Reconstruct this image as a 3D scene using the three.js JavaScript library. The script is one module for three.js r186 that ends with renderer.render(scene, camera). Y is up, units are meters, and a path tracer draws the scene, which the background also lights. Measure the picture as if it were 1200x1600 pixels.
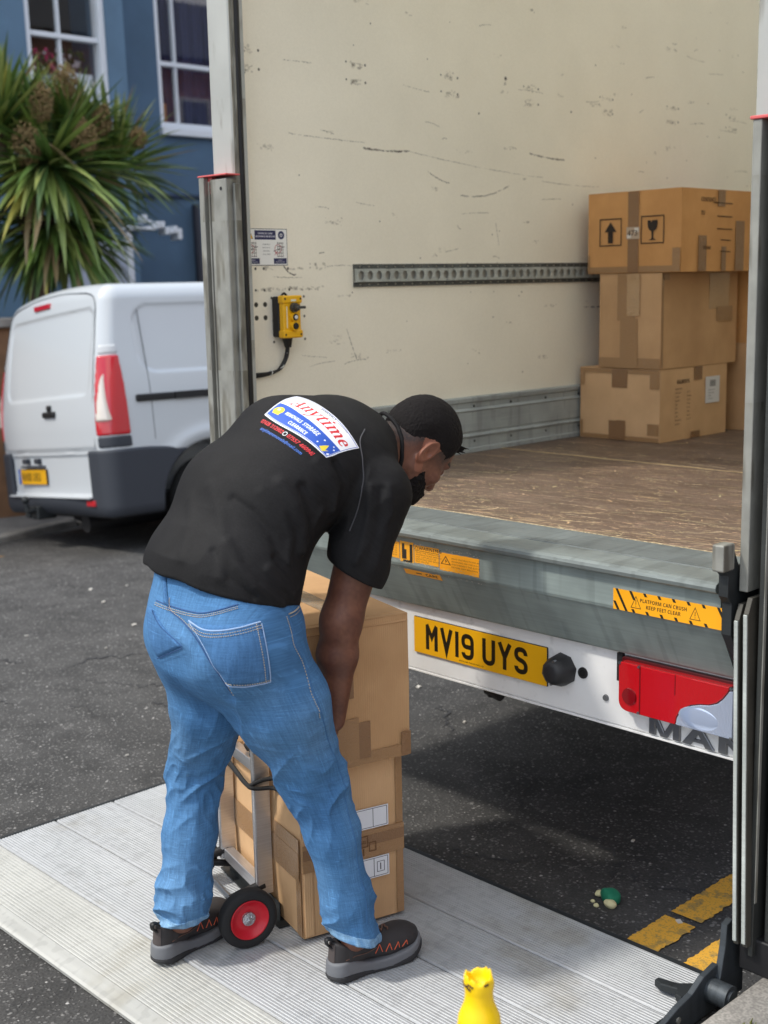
import * as THREE from 'three';
import { RoundedBoxGeometry } from 'three/addons/geometries/RoundedBoxGeometry.js';
import { mergeGeometries } from 'three/addons/utils/BufferGeometryUtils.js';
import { FontLoader } from 'three/addons/loaders/FontLoader.js';
import { TextGeometry } from 'three/addons/geometries/TextGeometry.js';

// ---------------------------------------------------------------- camera, sky, sun, exposure
const scene = new THREE.Scene();
const camera = new THREE.PerspectiveCamera(43.87, 0.75, 0.1, 400);
camera.rotation.order = 'YXZ';
camera.position.set(2.4205, 1.7825, 2.684);
camera.rotation.set(-0.177793, 0.808619, -0.020775);
camera.focus = 3.35;
camera.userData.fStop = 3.4;
const renderer = new THREE.WebGLRenderer({ antialias: true });
renderer.toneMapping = THREE.LinearToneMapping;
renderer.toneMappingExposure = 0.97;
renderer.shadowMap.enabled = true;
const SUN = new THREE.Vector3(-0.34, 0.92, 0.64).normalize();
const sun = new THREE.DirectionalLight(new THREE.Color().setRGB(1, 0.955, 0.87), 2.7);
sun.position.copy(SUN).multiplyScalar(30);
sun.castShadow = true;
sun.shadow.mapSize.set(4096, 4096);
Object.assign(sun.shadow.camera, { left: -12, right: 12, top: 12, bottom: -12, near: 1, far: 70 });
sun.shadow.radius = 8;
scene.add(sun, sun.target);

// ---------------------------------------------------------------- helpers
function rng(seed) { let a = seed >>> 0; return () => { a = (a + 0x6D2B79F5) | 0; let t = Math.imul(a ^ (a >>> 15), 1 | a); t = (t + Math.imul(t ^ (t >>> 7), 61 | t)) ^ t; return ((t ^ (t >>> 14)) >>> 0) / 4294967296; }; }
const clamp = (x, a = 0, b = 1) => Math.min(b, Math.max(a, x));
const lerp = (a, b, t) => a + (b - a) * t;
const sstep = (a, b, x) => { const t = clamp((x - a) / (b - a)); return t * t * (3 - 2 * t); };
const V = (x, y, z) => new THREE.Vector3(x, y, z);
// value noise that tiles with a period (in lattice cells)
const LAT = new Float32Array(65536); { const r = rng(77); for (let i = 0; i < 65536; i++) LAT[i] = r(); }
function n2(x, y, per = 256, s = 0) {
  const xi = Math.floor(x), yi = Math.floor(y), fx = x - xi, fy = y - yi;
  const u = fx * fx * (3 - 2 * fx), v = fy * fy * (3 - 2 * fy);
  const m = (a) => ((a % per) + per) % per;
  const h = (a, b) => LAT[((m(a) * 311 + m(b) * 7919 + s * 1013) * 2654435761 >>> 8) & 65535];
  return lerp(lerp(h(xi, yi), h(xi + 1, yi), u), lerp(h(xi, yi + 1), h(xi + 1, yi + 1), u), v);
}
function fbm(x, y, per, oct = 4, s = 0) { let a = 0, w = 0.5, t = 0; for (let i = 0; i < oct; i++) { a += w * n2(x, y, per, s + i); t += w; x *= 2; y *= 2; per *= 2; w *= 0.5; } return a / t; }
function n3(x, y, z, s = 0) {
  const xi = Math.floor(x), yi = Math.floor(y), zi = Math.floor(z), fx = x - xi, fy = y - yi, fz = z - zi;
  const u = fx * fx * (3 - 2 * fx), v = fy * fy * (3 - 2 * fy), w = fz * fz * (3 - 2 * fz);
  const h = (a, b, c) => LAT[(Math.imul(a, 73856093) ^ Math.imul(b, 19349663) ^ Math.imul(c, 83492791) ^ (s * 7919)) >>> 5 & 65535];
  const l = (c) => lerp(lerp(h(xi, yi, c), h(xi + 1, yi, c), u), lerp(h(xi, yi + 1, c), h(xi + 1, yi + 1, c), u), v);
  return lerp(l(zi), l(zi + 1), w);
}
const sRGB = (r, g, b) => new THREE.Color().setRGB(r / 255, g / 255, b / 255, THREE.SRGBColorSpace);
function tex(size, fn, metres = 1, srgb = true) {      // tiling data texture; uv are metres
  const d = new Uint8Array(size * size * 4);
  for (let y = 0; y < size; y++) for (let x = 0; x < size; x++) {
    const c = fn(x / size, y / size), k = (y * size + x) * 4;
    if (c.length) { d[k] = clamp(c[0], 0, 255); d[k + 1] = clamp(c[1], 0, 255); d[k + 2] = clamp(c[2], 0, 255); } else d[k] = d[k + 1] = d[k + 2] = clamp(c, 0, 255);
    d[k + 3] = 255;
  }
  const t = new THREE.DataTexture(d, size, size);
  t.wrapS = t.wrapT = THREE.RepeatWrapping; t.magFilter = THREE.LinearFilter; t.minFilter = THREE.LinearMipmapLinearFilter; t.generateMipmaps = true;
  t.repeat.set(1 / metres, 1 / metres);
  if (srgb) t.colorSpace = THREE.SRGBColorSpace;
  t.needsUpdate = true; return t;
}
function canvasTex(w, h, draw, srgb = true) {           // print: uv 0..1
  const c = document.createElement('canvas'); c.width = w; c.height = h;
  const g = c.getContext('2d'); draw(g, w, h);
  const t = new THREE.CanvasTexture(c); if (srgb) t.colorSpace = THREE.SRGBColorSpace; t.anisotropy = 8; return t;
}
const std = (o) => new THREE.MeshStandardMaterial(o);
const phys = (o) => new THREE.MeshPhysicalMaterial(o);
const names = {};
function numbered(n) { if (names[n] === undefined) { names[n] = 0; return n; } names[n]++; return n + '_' + String(names[n]).padStart(3, '0'); }
function mesh(name, geo, mat, parent) { const m = new THREE.Mesh(geo, mat); m.name = parent ? name : numbered(name); m.castShadow = m.receiveShadow = true; (parent || scene).add(m); return m; }
function thing(name, label, category, pos = [0, 0, 0], group, yaw = 0) { const o = new THREE.Group(); o.name = numbered(name); o.userData = { label, category }; if (group) o.userData.group = group; o.position.set(...pos); o.rotation.y = yaw; scene.add(o); return o; }
function struct(name, geo, mat, label) { const m = mesh(name, geo, mat); m.userData.kind = 'structure'; if (label) m.userData.label = label; return m; }
function uvm(g, ox = 0, oy = 0) {                        // uv in metres by dominant axis
  g = g.index ? g.toNonIndexed() : g;
  const p = g.attributes.position, uv = new Float32Array(p.count * 2);
  const a = V(), b = V(), c = V(), n = V();
  for (let i = 0; i < p.count; i += 3) {
    a.fromBufferAttribute(p, i); b.fromBufferAttribute(p, i + 1); c.fromBufferAttribute(p, i + 2);
    n.copy(b).sub(a).cross(c.sub(a)); const x = Math.abs(n.x), y = Math.abs(n.y), z = Math.abs(n.z);
    for (let k = 0; k < 3; k++) { const X = p.getX(i + k), Y = p.getY(i + k), Z = p.getZ(i + k), q = (i + k) * 2; if (y >= x && y >= z) { uv[q] = X + ox; uv[q + 1] = -Z + oy; } else if (x >= z) { uv[q] = -Z + ox; uv[q + 1] = Y + oy; } else { uv[q] = X + ox; uv[q + 1] = Y + oy; } }
  }
  g.setAttribute('uv', new THREE.BufferAttribute(uv, 2)); return g;
}
function box(x0, x1, y0, y1, z0, z1, r = 0.002, seg = 1) {
  const w = x1 - x0, h = y1 - y0, d = z1 - z0;
  const g = r > 0 ? new RoundedBoxGeometry(w, h, d, seg, Math.min(r, w * 0.45, h * 0.45, d * 0.45)) : new THREE.BoxGeometry(w, h, d);
  g.translate((x0 + x1) / 2, (y0 + y1) / 2, (z0 + z1) / 2); return uvm(g);
}
const strip = (g) => { g = g.index ? g.toNonIndexed() : g; for (const k of Object.keys(g.attributes)) if (!['position', 'normal', 'uv'].includes(k)) g.deleteAttribute(k); return g; };
const merge = (...l) => mergeGeometries(l.flat().map(strip));
function extrude(pts, len, bevel = 0, holes = []) {      // shape in xy, depth along +z
  const s = new THREE.Shape(pts.map((p) => new THREE.Vector2(p[0], p[1])));
  for (const h of holes) s.holes.push(h);
  return new THREE.ExtrudeGeometry(s, { depth: len, bevelEnabled: bevel > 0, bevelSize: bevel, bevelThickness: bevel, bevelSegments: 2, bevelOffset: -bevel, curveSegments: 14 });
}
// profile given as [z, y] points, swept along x from x0 to x1
function profX(pts, x0, x1) { const g = extrude(pts.map(([z, y]) => [-z, y]), x1 - x0); g.applyMatrix4(new THREE.Matrix4().makeBasis(V(0, 0, -1), V(0, 1, 0), V(1, 0, 0))); g.translate(x0, 0, 0); return uvm(g); }
// profile given as [x, y] points, swept along z from z0 to z1
function profZ(pts, z0, z1) { const g = extrude(pts, z1 - z0); g.translate(0, 0, z0); return uvm(g); }
// profile given as [x, z] points, swept up from y0 to y1
function profY(pts, y0, y1) { const g = extrude(pts.map(([x, z]) => [x, -z]), y1 - y0); g.applyMatrix4(new THREE.Matrix4().makeBasis(V(1, 0, 0), V(0, 0, -1), V(0, 1, 0))); g.translate(0, y0, 0); return uvm(g); }
function cyl(a, b, r0, r1 = r0, seg = 20, caps = true) {
  const d = V().subVectors(b, a), L = d.length(); const g = new THREE.CylinderGeometry(r1, r0, L, seg, 1, !caps); g.translate(0, L / 2, 0);
  g.applyQuaternion(new THREE.Quaternion().setFromUnitVectors(V(0, 1, 0), d.normalize())); g.translate(a.x, a.y, a.z); return g.toNonIndexed();
}
function tube(pts, r, seg = 40, rad = 8) { return new THREE.TubeGeometry(new THREE.CatmullRomCurve3(pts.map((p) => p.isVector3 ? p : V(...p))), seg, r, rad, false).toNonIndexed(); }
// print: a flat thin sheet on a face; centre c, normal n, up u
function sheet(w, h, c, n, u, t = 0.0008, flat = false) {
  const g = flat ? new THREE.PlaneGeometry(w, h) : new THREE.BoxGeometry(w, h, t); const uv = g.attributes.uv; // front face keeps 0..1
  const N = n.clone().normalize(), U = u.clone().addScaledVector(N, -u.dot(N)).normalize(), X = V().crossVectors(U, N);
  g.applyMatrix4(new THREE.Matrix4().makeBasis(X, U, N).setPosition(c.clone().addScaledVector(N, t / 2))); return g.toNonIndexed();
}
// ---- surface nets: meshes the zero set of f inside a box
function nets(f, lo, hi, c, opt = {}) {
  const nx = Math.ceil((hi[0] - lo[0]) / c) + 1, ny = Math.ceil((hi[1] - lo[1]) / c) + 1, nz = Math.ceil((hi[2] - lo[2]) / c) + 1;
  const val = new Float32Array(nx * ny * nz), B = 4, at = (i, j, k) => i + nx * (j + ny * k), far = B * c * 0.87 * (opt.slack || 1.6) + 0.012;
  for (let k = 0; k < nz; k += B) for (let j = 0; j < ny; j += B) for (let i = 0; i < nx; i += B) {
    const m = f(lo[0] + (i + 1.5) * c, lo[1] + (j + 1.5) * c, lo[2] + (k + 1.5) * c), skip = Math.abs(m) > far;
    for (let z = k; z < Math.min(nz, k + B); z++) for (let y = j; y < Math.min(ny, j + B); y++) for (let x = i; x < Math.min(nx, i + B); x++) val[at(x, y, z)] = skip ? m : f(lo[0] + x * c, lo[1] + y * c, lo[2] + z * c);
  }
  const id = new Int32Array(nx * ny * nz).fill(-1), pos = [], E = [[0, 1], [2, 3], [4, 5], [6, 7], [0, 2], [1, 3], [4, 6], [5, 7], [0, 4], [1, 5], [2, 6], [3, 7]];
  const cv = new Float32Array(8);
  for (let k = 0; k < nz - 1; k++) for (let j = 0; j < ny - 1; j++) for (let i = 0; i < nx - 1; i++) {
    let neg = 0; for (let q = 0; q < 8; q++) { cv[q] = val[at(i + (q & 1), j + (q >> 1 & 1), k + (q >> 2))]; if (cv[q] < 0) neg++; }
    if (neg === 0 || neg === 8) continue;
    let sx = 0, sy = 0, sz = 0, n = 0;
    for (const [a, b] of E) if ((cv[a] < 0) !== (cv[b] < 0)) { const t = cv[a] / (cv[a] - cv[b]); sx += lerp(a & 1, b & 1, t); sy += lerp(a >> 1 & 1, b >> 1 & 1, t); sz += lerp(a >> 2, b >> 2, t); n++; }
    id[at(i, j, k)] = pos.length / 3; pos.push(lo[0] + (i + sx / n) * c, lo[1] + (j + sy / n) * c, lo[2] + (k + sz / n) * c);
  }
  const idx = [], quad = (a, b, cc, d, flip) => { if (a < 0 || b < 0 || cc < 0 || d < 0) return; if (flip) idx.push(a, d, cc, a, cc, b); else idx.push(a, b, cc, a, cc, d); };
  for (let k = 1; k < nz - 1; k++) for (let j = 1; j < ny - 1; j++) for (let i = 1; i < nx - 1; i++) {
    const s = val[at(i, j, k)] < 0;
    if (s !== (val[at(i + 1, j, k)] < 0)) quad(id[at(i, j - 1, k - 1)], id[at(i, j, k - 1)], id[at(i, j, k)], id[at(i, j - 1, k)], !s);
    if (s !== (val[at(i, j + 1, k)] < 0)) quad(id[at(i - 1, j, k - 1)], id[at(i - 1, j, k)], id[at(i, j, k)], id[at(i, j, k - 1)], !s);
    if (s !== (val[at(i, j, k + 1)] < 0)) quad(id[at(i - 1, j - 1, k)], id[at(i, j - 1, k)], id[at(i, j, k)], id[at(i - 1, j, k)], !s);
  }
  const N = new Float32Array(pos.length), e = opt.eps || c * 0.6, col = opt.color ? new Float32Array(pos.length) : null, uv = new Float32Array(pos.length / 3 * 2);
  for (let q = 0; q < pos.length; q += 3) {
    const x = pos[q], y = pos[q + 1], z = pos[q + 2];
    let a = f(x + e, y, z) - f(x - e, y, z), b = f(x, y + e, z) - f(x, y - e, z), d = f(x, y, z + e) - f(x, y, z - e); const l = Math.hypot(a, b, d) || 1;
    a /= l; b /= l; d /= l; N[q] = a; N[q + 1] = b; N[q + 2] = d;
    if (col) { const cc = opt.color(x, y, z, a, b, d); col[q] = cc[0]; col[q + 1] = cc[1]; col[q + 2] = cc[2]; }
    const w = opt.uv ? opt.uv(x, y, z, a, b, d) : [x + z, y]; uv[q / 3 * 2] = w[0]; uv[q / 3 * 2 + 1] = w[1];
  }
  const g = new THREE.BufferGeometry();
  g.setAttribute('position', new THREE.BufferAttribute(new Float32Array(pos), 3)); g.setAttribute('normal', new THREE.BufferAttribute(N, 3)); g.setAttribute('uv', new THREE.BufferAttribute(uv, 2));
  if (col) g.setAttribute('color', new THREE.BufferAttribute(col, 3));
  g.setIndex(idx); return g;
}
const smin = (a, b, k) => { const h = Math.max(k - Math.abs(a - b), 0) / k; return Math.min(a, b) - h * h * k * 0.25; };
const smax = (a, b, k) => -smin(-a, -b, k);
function cap(x, y, z, a, b, ra, rb) { const bx = b[0] - a[0], by = b[1] - a[1], bz = b[2] - a[2], px = x - a[0], py = y - a[1], pz = z - a[2]; const t = clamp((px * bx + py * by + pz * bz) / (bx * bx + by * by + bz * bz)); return Math.hypot(px - bx * t, py - by * t, pz - bz * t) - lerp(ra, rb, t); }

// ---------------------------------------------------------------- sky: high thin cloud with blue between
{
  const W = 1024, H = 512, d = new Float32Array(W * H * 4);
  for (let j = 0; j < H; j++) for (let i = 0; i < W; i++) {
    const el = ((j + 0.5) / H - 0.5) * Math.PI, az = ((i + 0.5) / W - 0.5) * 2 * Math.PI;
    const dir = [Math.cos(el) * Math.cos(az), Math.sin(el), Math.cos(el) * Math.sin(az)];
    let r, g, b;
    if (dir[1] > 0) {
      const k = 1.9 / (dir[1] + 0.28), c = sstep(0.34, 0.6, n3(dir[0] * k + 9, 3.1, dir[2] * k + 4, 1) * 0.55 + n3(dir[0] * k * 2.3, 7, dir[2] * k * 2.3, 2) * 0.3 + n3(dir[0] * k * 5, 2, dir[2] * k * 5, 3) * 0.15);
      const hz = Math.pow(1 - dir[1], 3), sd = Math.max(0, dir[0] * SUN.x + dir[1] * SUN.y + dir[2] * SUN.z), glow = Math.pow(sd, 24) * 0.9 + Math.pow(sd, 5) * 0.25;
      const B = [lerp(0.30, 0.70, hz), lerp(0.44, 0.76, hz), lerp(0.70, 0.84, hz)], C = [0.90, 0.90, 0.90];
      r = lerp(B[0], C[0], c) + glow; g = lerp(B[1], C[1], c) + glow * 0.95; b = lerp(B[2], C[2], c) + glow * 0.85;
      r *= 1.85; g *= 1.85; b *= 1.85;
    } else { const k = sstep(0, -0.12, dir[1]); r = lerp(1.25, 0.3, k); g = lerp(1.32, 0.3, k); b = lerp(1.45, 0.29, k); }
    const q = (j * W + i) * 4; d[q] = r; d[q + 1] = g; d[q + 2] = b; d[q + 3] = 1;
  }
  const t = new THREE.DataTexture(d, W, H, THREE.RGBAFormat, THREE.FloatType);
  t.mapping = THREE.EquirectangularReflectionMapping; t.magFilter = THREE.LinearFilter; t.needsUpdate = true;
  scene.background = t; scene.environment = t;
}
// ---------------------------------------------------------------- surfaces
const grain = tex(256, (u, v) => 118 + 20 * n2(u * 128, v * 128, 128, 3) + 10 * n2(u * 64, v * 64, 64, 4) + 60 * (fbm(u * 8, v * 8, 8, 3, 9) - 0.5), 0.25, false);
const M = {};
{
  const R = rng(5), S = 1024, spots = [];
  // chippings: position, radius (in texture px), tone
  for (let i = 0; i < 15000; i++) { const big = R() < 0.03; spots.push([R() * S, R() * S, big ? 2.2 + R() * 1.6 : 1 + R() * 1.5, R() < 0.04 ? 138 + R() * 60 : 66 + R() * 66, R()]); }
  const val = new Float32Array(S * S), hgt = new Float32Array(S * S);
  for (let y = 0; y < S; y++) for (let x = 0; x < S; x++) { const k = y * S + x; val[k] = 50 + 20 * n2(x / 2, y / 2, S / 2, 2) + 30 * (fbm(x / 64, y / 64, 16, 3, 5) - 0.5); hgt[k] = 40 + 60 * n2(x / 3, y / 3, 341, 6); }
  for (const [cx, cy, r, t, q] of spots) for (let y = Math.floor(cy - r); y <= cy + r; y++) for (let x = Math.floor(cx - r); x <= cx + r; x++) { const d = Math.hypot(x - cx, (y - cy) * (0.7 + q * 0.6)); if (d < r) { const k = ((y + S) % S) * S + ((x + S) % S); val[k] = lerp(val[k], t, 0.85); hgt[k] = Math.max(hgt[k], 130 + 100 * q * (1 - d * d / r / r)); } }
  const asphaltMap = tex(S, (u, v) => { const t = val[Math.round(v * S) * S + Math.round(u * S)]; return [t * 1.0, t * 0.985, t * 0.97]; }, 1.9);
  const asphaltBump = tex(S, (u, v) => hgt[Math.round(v * S) * S + Math.round(u * S)], 1.9, false);
  M.asphalt = std({ map: asphaltMap, bumpMap: asphaltBump, bumpScale: 0.006, roughness: 0.86, vertexColors: true });
}
M.paving = std({ map: tex(512, (u, v) => { const t = 150 + 60 * (fbm(u * 8, v * 8, 8, 4, 2) - 0.5) + 26 * (n2(u * 256, v * 256, 256, 3) - 0.5); return [t, t * 0.965, t * 0.92]; }, 0.9), bumpMap: grain, bumpScale: 0.002, roughness: 0.92 });
M.kerb = std({ map: tex(512, (u, v) => { const t = 138 + 50 * (fbm(u * 8, v * 8, 8, 4, 12) - 0.5) + 40 * (n2(u * 200, v * 200, 200, 3) - 0.5); return [t, t * 0.97, t * 0.92]; }, 0.8), bumpMap: grain, bumpScale: 0.002, roughness: 0.9 });

// road height: level under the lorry, falling to the far gutter
const gy = (x) => x > -4 ? 0 : -0.035 * Math.pow(Math.min(3.2, -4 - x), 1.8);
const kerbX = (z) => z > -4.6 ? -6.66 + 0.29 * (Math.max(-4.6, Math.min(z, 9)) + 1.85) : -7.4575;       // far kerb line
{
  const xs = [], zs = []; for (let x = -60; x < 60.01;) { xs.push(x); x += x > -9 && x < 3 ? 0.2 : 3; } for (let z = -90; z < 60.01;) { zs.push(z); z += z > -8 && z < 4 ? 0.2 : 3; }
  const pos = [], uv = [], col = [], idx = [];
  for (const z of zs) for (const x of xs) {
    pos.push(x, gy(x), z); uv.push(x, -z);
    let t = 1.0 + 0.34 * (n3(x * 0.8, 0.5, z * 0.8, 4) - 0.5) + 0.28 * (n3(x * 2.6, 0.5, z * 2.6, 5) - 0.5);
    t = t + 0.14 * sstep(-1.3, -2.2, x + 0.25 * (n3(x * 3, 1, z * 3, 9) - 0.5)); col.push(t, t * 0.995, t * 0.985);
  }
  const n = xs.length; for (let j = 0; j < zs.length - 1; j++) for (let i = 0; i < n - 1; i++) { const a = j * n + i; idx.push(a, a + n, a + 1, a + 1, a + n, a + n + 1); }
  const g = new THREE.BufferGeometry(); g.setAttribute('position', new THREE.Float32BufferAttribute(pos, 3)); g.setAttribute('uv', new THREE.Float32BufferAttribute(uv, 2)); g.setAttribute('color', new THREE.Float32BufferAttribute(col, 3)); g.setIndex(idx); g.computeVertexNormals();
  struct('road', g, M.asphalt);
}
// ragged strips laid 3 mm above the road: cracks filled with tar, worn yellow lines
function ragged(pts, w, y, seed, jag = 0.35, step = 0.012, wander = 0) {
  const c = new THREE.CatmullRomCurve3(pts.map(([x, z]) => V(x, 0, z)), false, 'centripetal'), L = c.getLength(), n = Math.max(4, Math.round(L / step)), pos = [], idx = [], uv = [];
  for (let i = 0; i <= n; i++) {
    const t = i / n, p = c.getPoint(t), d = c.getTangent(t), wob = wander * (n3(i * step * 7, seed, 20, 5) + 0.5 * n3(i * step * 26, seed, 21, 6) + 0.3 * n3(i * step * 80, seed, 22, 7) - 0.9), gap = wander > 0 ? sstep(0.3, 0.5, n3(i * step * 5, seed, 30, 8)) : 1; p.x -= d.z * wob; p.z += d.x * wob; const a = gap * w / 2 * (1 + jag * (n3(i * step * 30, seed, 1, 3) + n3(i * step * 110, seed, 1, 4) - 1)), b = gap * w / 2 * (1 + jag * (n3(i * step * 30, seed, 9, 3) + n3(i * step * 110, seed, 9, 4) - 1));
    const A = [p.x - d.z * a, p.z + d.x * a], B = [p.x + d.z * b, p.z - d.x * b];
    for (const [x, z] of [A, B]) pos.push(x, gy(x) + y, z); uv.push(A[0], -A[1], B[0], -B[1]);
    if (i < n) { const q = i * 2; idx.push(q, q + 1, q + 2, q + 1, q + 3, q + 2); }
  }
  const g = new THREE.BufferGeometry(); g.setAttribute('position', new THREE.Float32BufferAttribute(pos, 3)); g.setAttribute('uv', new THREE.Float32BufferAttribute(uv, 2)); g.setIndex(idx); g.computeVertexNormals(); return g.toNonIndexed();
}
{
  const tar = std({ color: sRGB(52, 52, 54), roughness: 0.8, bumpMap: grain, bumpScale: 0.002 });
  const g = [];
  g.push(ragged([[-3.9, 0.32], [-3.5, 0.02], [-3.05, -0.2], [-2.8, -0.62], [-2.45, -0.9]], 0.012, 0.0035, 1, 1.2, 0.012, 0.16), ragged([[-3.3, 0.75], [-3.05, 0.5], [-2.6, 0.42]], 0.010, 0.0035, 2, 1.2, 0.012, 0.16), ragged([[-2.75, 0.42], [-2.3, 0.05], [-1.95, -0.35], [-1.6, -0.75]], 0.010, 0.0035, 3, 1.2, 0.012, 0.16), ragged([[-2.6, -0.15], [-2.25, -0.4], [-2.2, -0.9]], 0.011, 0.0035, 5, 1.2, 0.012, 0.16),
    ragged([[-1.2, -1.05], [-0.5, -0.62], [0.2, -0.42], [0.8, -0.25]], 0.009, 0.0035, 8, 1.2, 0.012, 0.16), ragged([[-0.2, -0.1], [0.3, -0.36], [0.75, -0.5]], 0.007, 0.0035, 9, 1.2, 0.012, 0.16));
  struct('road_crack', merge(g), tar, 'thin dark cracks wandering across the worn asphalt');
  const yellow = std({ map: tex(512, (u, v) => { const w = fbm(u * 16, v * 16, 16, 4, 31), k = sstep(0.56, 0.7, w) * 0.4 + 0.3 * sstep(0.62, 0.8, n2(u * 128, v * 128, 128, 7)); return [lerp(222, 110, k), lerp(166, 104, k), lerp(56, 90, k)]; }, 0.5), roughness: 0.8, bumpMap: grain, bumpScale: 0.002 });
  const l = [ragged([[0.584, -0.545], [0.584, -0.215]], 0.1, 0.004, 11, 0.14, 0.006), ragged([[0.587, -0.185], [0.585, 0.07]], 0.1, 0.004, 12, 0.16, 0.006)];
  struct('yellow_line', merge(l), yellow, 'worn yellow line on the road, further from the kerb');
  struct('yellow_line', ragged([[0.763, -0.9], [0.763, 0.04]], 0.094, 0.004, 14, 0.15, 0.006), yellow, 'worn yellow line on the road, nearer the kerb');
}
// near pavement, under the camera's side of the lorry
{
  const R = rng(8);
  for (let k = 0; k < 14; k++) { const z = -3.2 + k * 0.75; const s = struct('kerbstone', box(0.985, 1.11, -0.1, 0.108, z + 0.004, z + 0.746, 0.012, 2), M.kerb); if (k) s.userData.label = undefined; }
  const rows = [1.116, 1.72, 2.33]; const under = struct('pavement', box(1.1, 8, -0.2, 0.085, -8, 8, 0), std({ color: sRGB(88, 82, 70), roughness: 1 }));
  for (let i = 0; i < 3; i++) for (let k = 0; k < 6; k++) { const z = -1.4 + k * 0.72 + i * 0.24; mesh('paving_slab', box(rows[i], rows[i] + 0.594, 0.06, 0.1045 + R() * 0.004, z + 0.006, z + 0.714, 0.006, 2), M.paving, under); }
  const moss = std({ color: sRGB(104, 108, 52), roughness: 1 }); const blades = [];
  for (let i = 0; i < 420; i++) { const a = R() * 6.28, h = 0.008 + R() * 0.016, along = R() < 0.6; const x = along ? 1.113 + (R() - 0.5) * 0.02 : 1.06 + R() * 0.3, z = along ? 0.0 + R() * 0.55 : 0.285 + (R() - 0.5) * 0.03; const g = new THREE.ConeGeometry(0.0022 + R() * 0.003, h, 3); g.rotateX((R() - 0.5) * 1.2); g.rotateY(a); g.translate(x, 0.103 + h * 0.4, z); blades.push(g.toNonIndexed()); }
  const m = mesh('moss', merge(blades), moss); m.userData = { kind: 'stuff', label: 'green moss and grass in the joints of the pavement', category: 'moss' };
}
// far kerb, gutter litter and pavement
{
  const stones = []; const host = struct('far_pavement', (() => {
    const pos = [], idx = []; let n = 0; for (let z = 12; z >= -60; z -= 0.5) { const x = kerbX(z) - 0.1, y = gy(x) + 0.105; pos.push(x, y, z, -40, y + 0.05, z); if (n) { const a = n * 2; idx.push(a - 2, a, a - 1, a, a + 1, a - 1); } n++; }
    const g = new THREE.BufferGeometry(); g.setAttribute('position', new THREE.Float32BufferAttribute(pos, 3)); g.setIndex(idx.reverse()); g.computeVertexNormals(); return uvm(g);
  })(), std({ map: tex(256, (u, v) => { const t = 112 + 40 * (fbm(u * 8, v * 8, 8, 4, 22) - 0.5) + 24 * (n2(u * 128, v * 128, 128, 3) - 0.5); return [t, t * 0.98, t * 0.95]; }, 1.1), roughness: 0.92 }));
  const R = rng(31);
  for (let z = 6; z > -14; z -= 0.92) { const x = kerbX(z), a = Math.atan2(kerbX(z - 0.45) - kerbX(z + 0.45), -0.9); const g = box(-0.12, 0, -0.15, 0.112, -0.455, 0.455, 0.02, 2); g.rotateY(a + Math.PI); g.translate(x - 0.06, gy(x), z); mesh('kerbstone', g, M.kerb, host); }
  const leaf = [], cols = [sRGB(150, 110, 60), sRGB(170, 140, 95), sRGB(120, 84, 48)];
  for (let i = 0; i < 700; i++) { const z = -7 + R() * 9, x = kerbX(z) + 0.03 + Math.pow(R(), 2) * 0.45; const g = new THREE.BoxGeometry(0.015 + R() * 0.045, 0.004, 0.01 + R() * 0.03); g.rotateY(R() * 6); g.rotateZ((R() - 0.5) * 0.7); g.translate(x, gy(x) + 0.008, z); leaf.push(g.toNonIndexed()); }
  const m = mesh('dead_leaves', merge(leaf), std({ color: sRGB(146, 112, 70), roughness: 1 })); m.userData = { kind: 'stuff', label: 'dry brown leaf litter gathered along the far gutter', category: 'leaf litter' };
  // small pale scraps lying on the road
  const bits = []; for (let i = 0; i < 60; i++) { const x = -4.5 + R() * 6, z = -2 + R() * 3.4; if (x > -1.3 && z > 0) continue; const g = new THREE.BoxGeometry(0.006 + R() * 0.022, 0.005, 0.004 + R() * 0.012); g.rotateY(R() * 6); g.rotateZ((R() - 0.5) * 0.6); g.translate(x, gy(x) + 0.005, z); bits.push(g.toNonIndexed()); }
  const s = mesh('road_grit', merge(bits), std({ color: sRGB(205, 200, 190), roughness: 0.9 })); s.userData = { kind: 'stuff', label: 'pale chips and paper scraps scattered on the asphalt', category: 'grit' };
}
// ---------------------------------------------------------------- the lorry
const metalNoise = tex(512, (u, v) => { const a = fbm(u * 6, v * 6, 6, 4, 41), s = n2(u * 4, v * 220, 220, 42); const t = 205 + 56 * (a - 0.5) + 12 * (s - 0.5) - 14 * sstep(0.6, 0.8, n2(u * 40, v * 5, 40, 47)); return [t * 0.97, t, t]; }, 0.7);
const metalRough = tex(512, (u, v) => 110 + 90 * fbm(u * 10, v * 10, 10, 4, 44) + 30 * n2(u * 4, v * 256, 256, 45), 0.7, false);
M.steel = std({ map: metalNoise, color: sRGB(176, 184, 180), metalness: 0.15, roughness: 0.9, roughnessMap: metalRough, bumpMap: grain, bumpScale: 0.0006 });
M.galv = std({ map: tex(512, (u, v) => { const a = fbm(u * 9, v * 9, 9, 4, 51), st = 0.7 * sstep(0.5, 0.72, fbm(u * 16, v * 3, 16, 3, 53)); const t = 182 + 44 * (a - 0.5) - st * 56; return [t * (1 - 0.02 * st), t * (1 - 0.05 * st), t * (0.98 - 0.1 * st)]; }, 0.5), color: sRGB(205, 205, 200), metalness: 0.35, roughness: 0.62, bumpMap: grain, bumpScale: 0.001 });
M.darkSteel = std({ map: metalNoise, color: sRGB(66, 68, 70), metalness: 0.4, roughness: 0.55, bumpMap: grain, bumpScale: 0.0008 });
M.black = std({ color: sRGB(24, 24, 26), roughness: 0.55 });
M.rubber = std({ color: sRGB(30, 30, 31), roughness: 0.8, bumpMap: grain, bumpScale: 0.001 });
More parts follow.
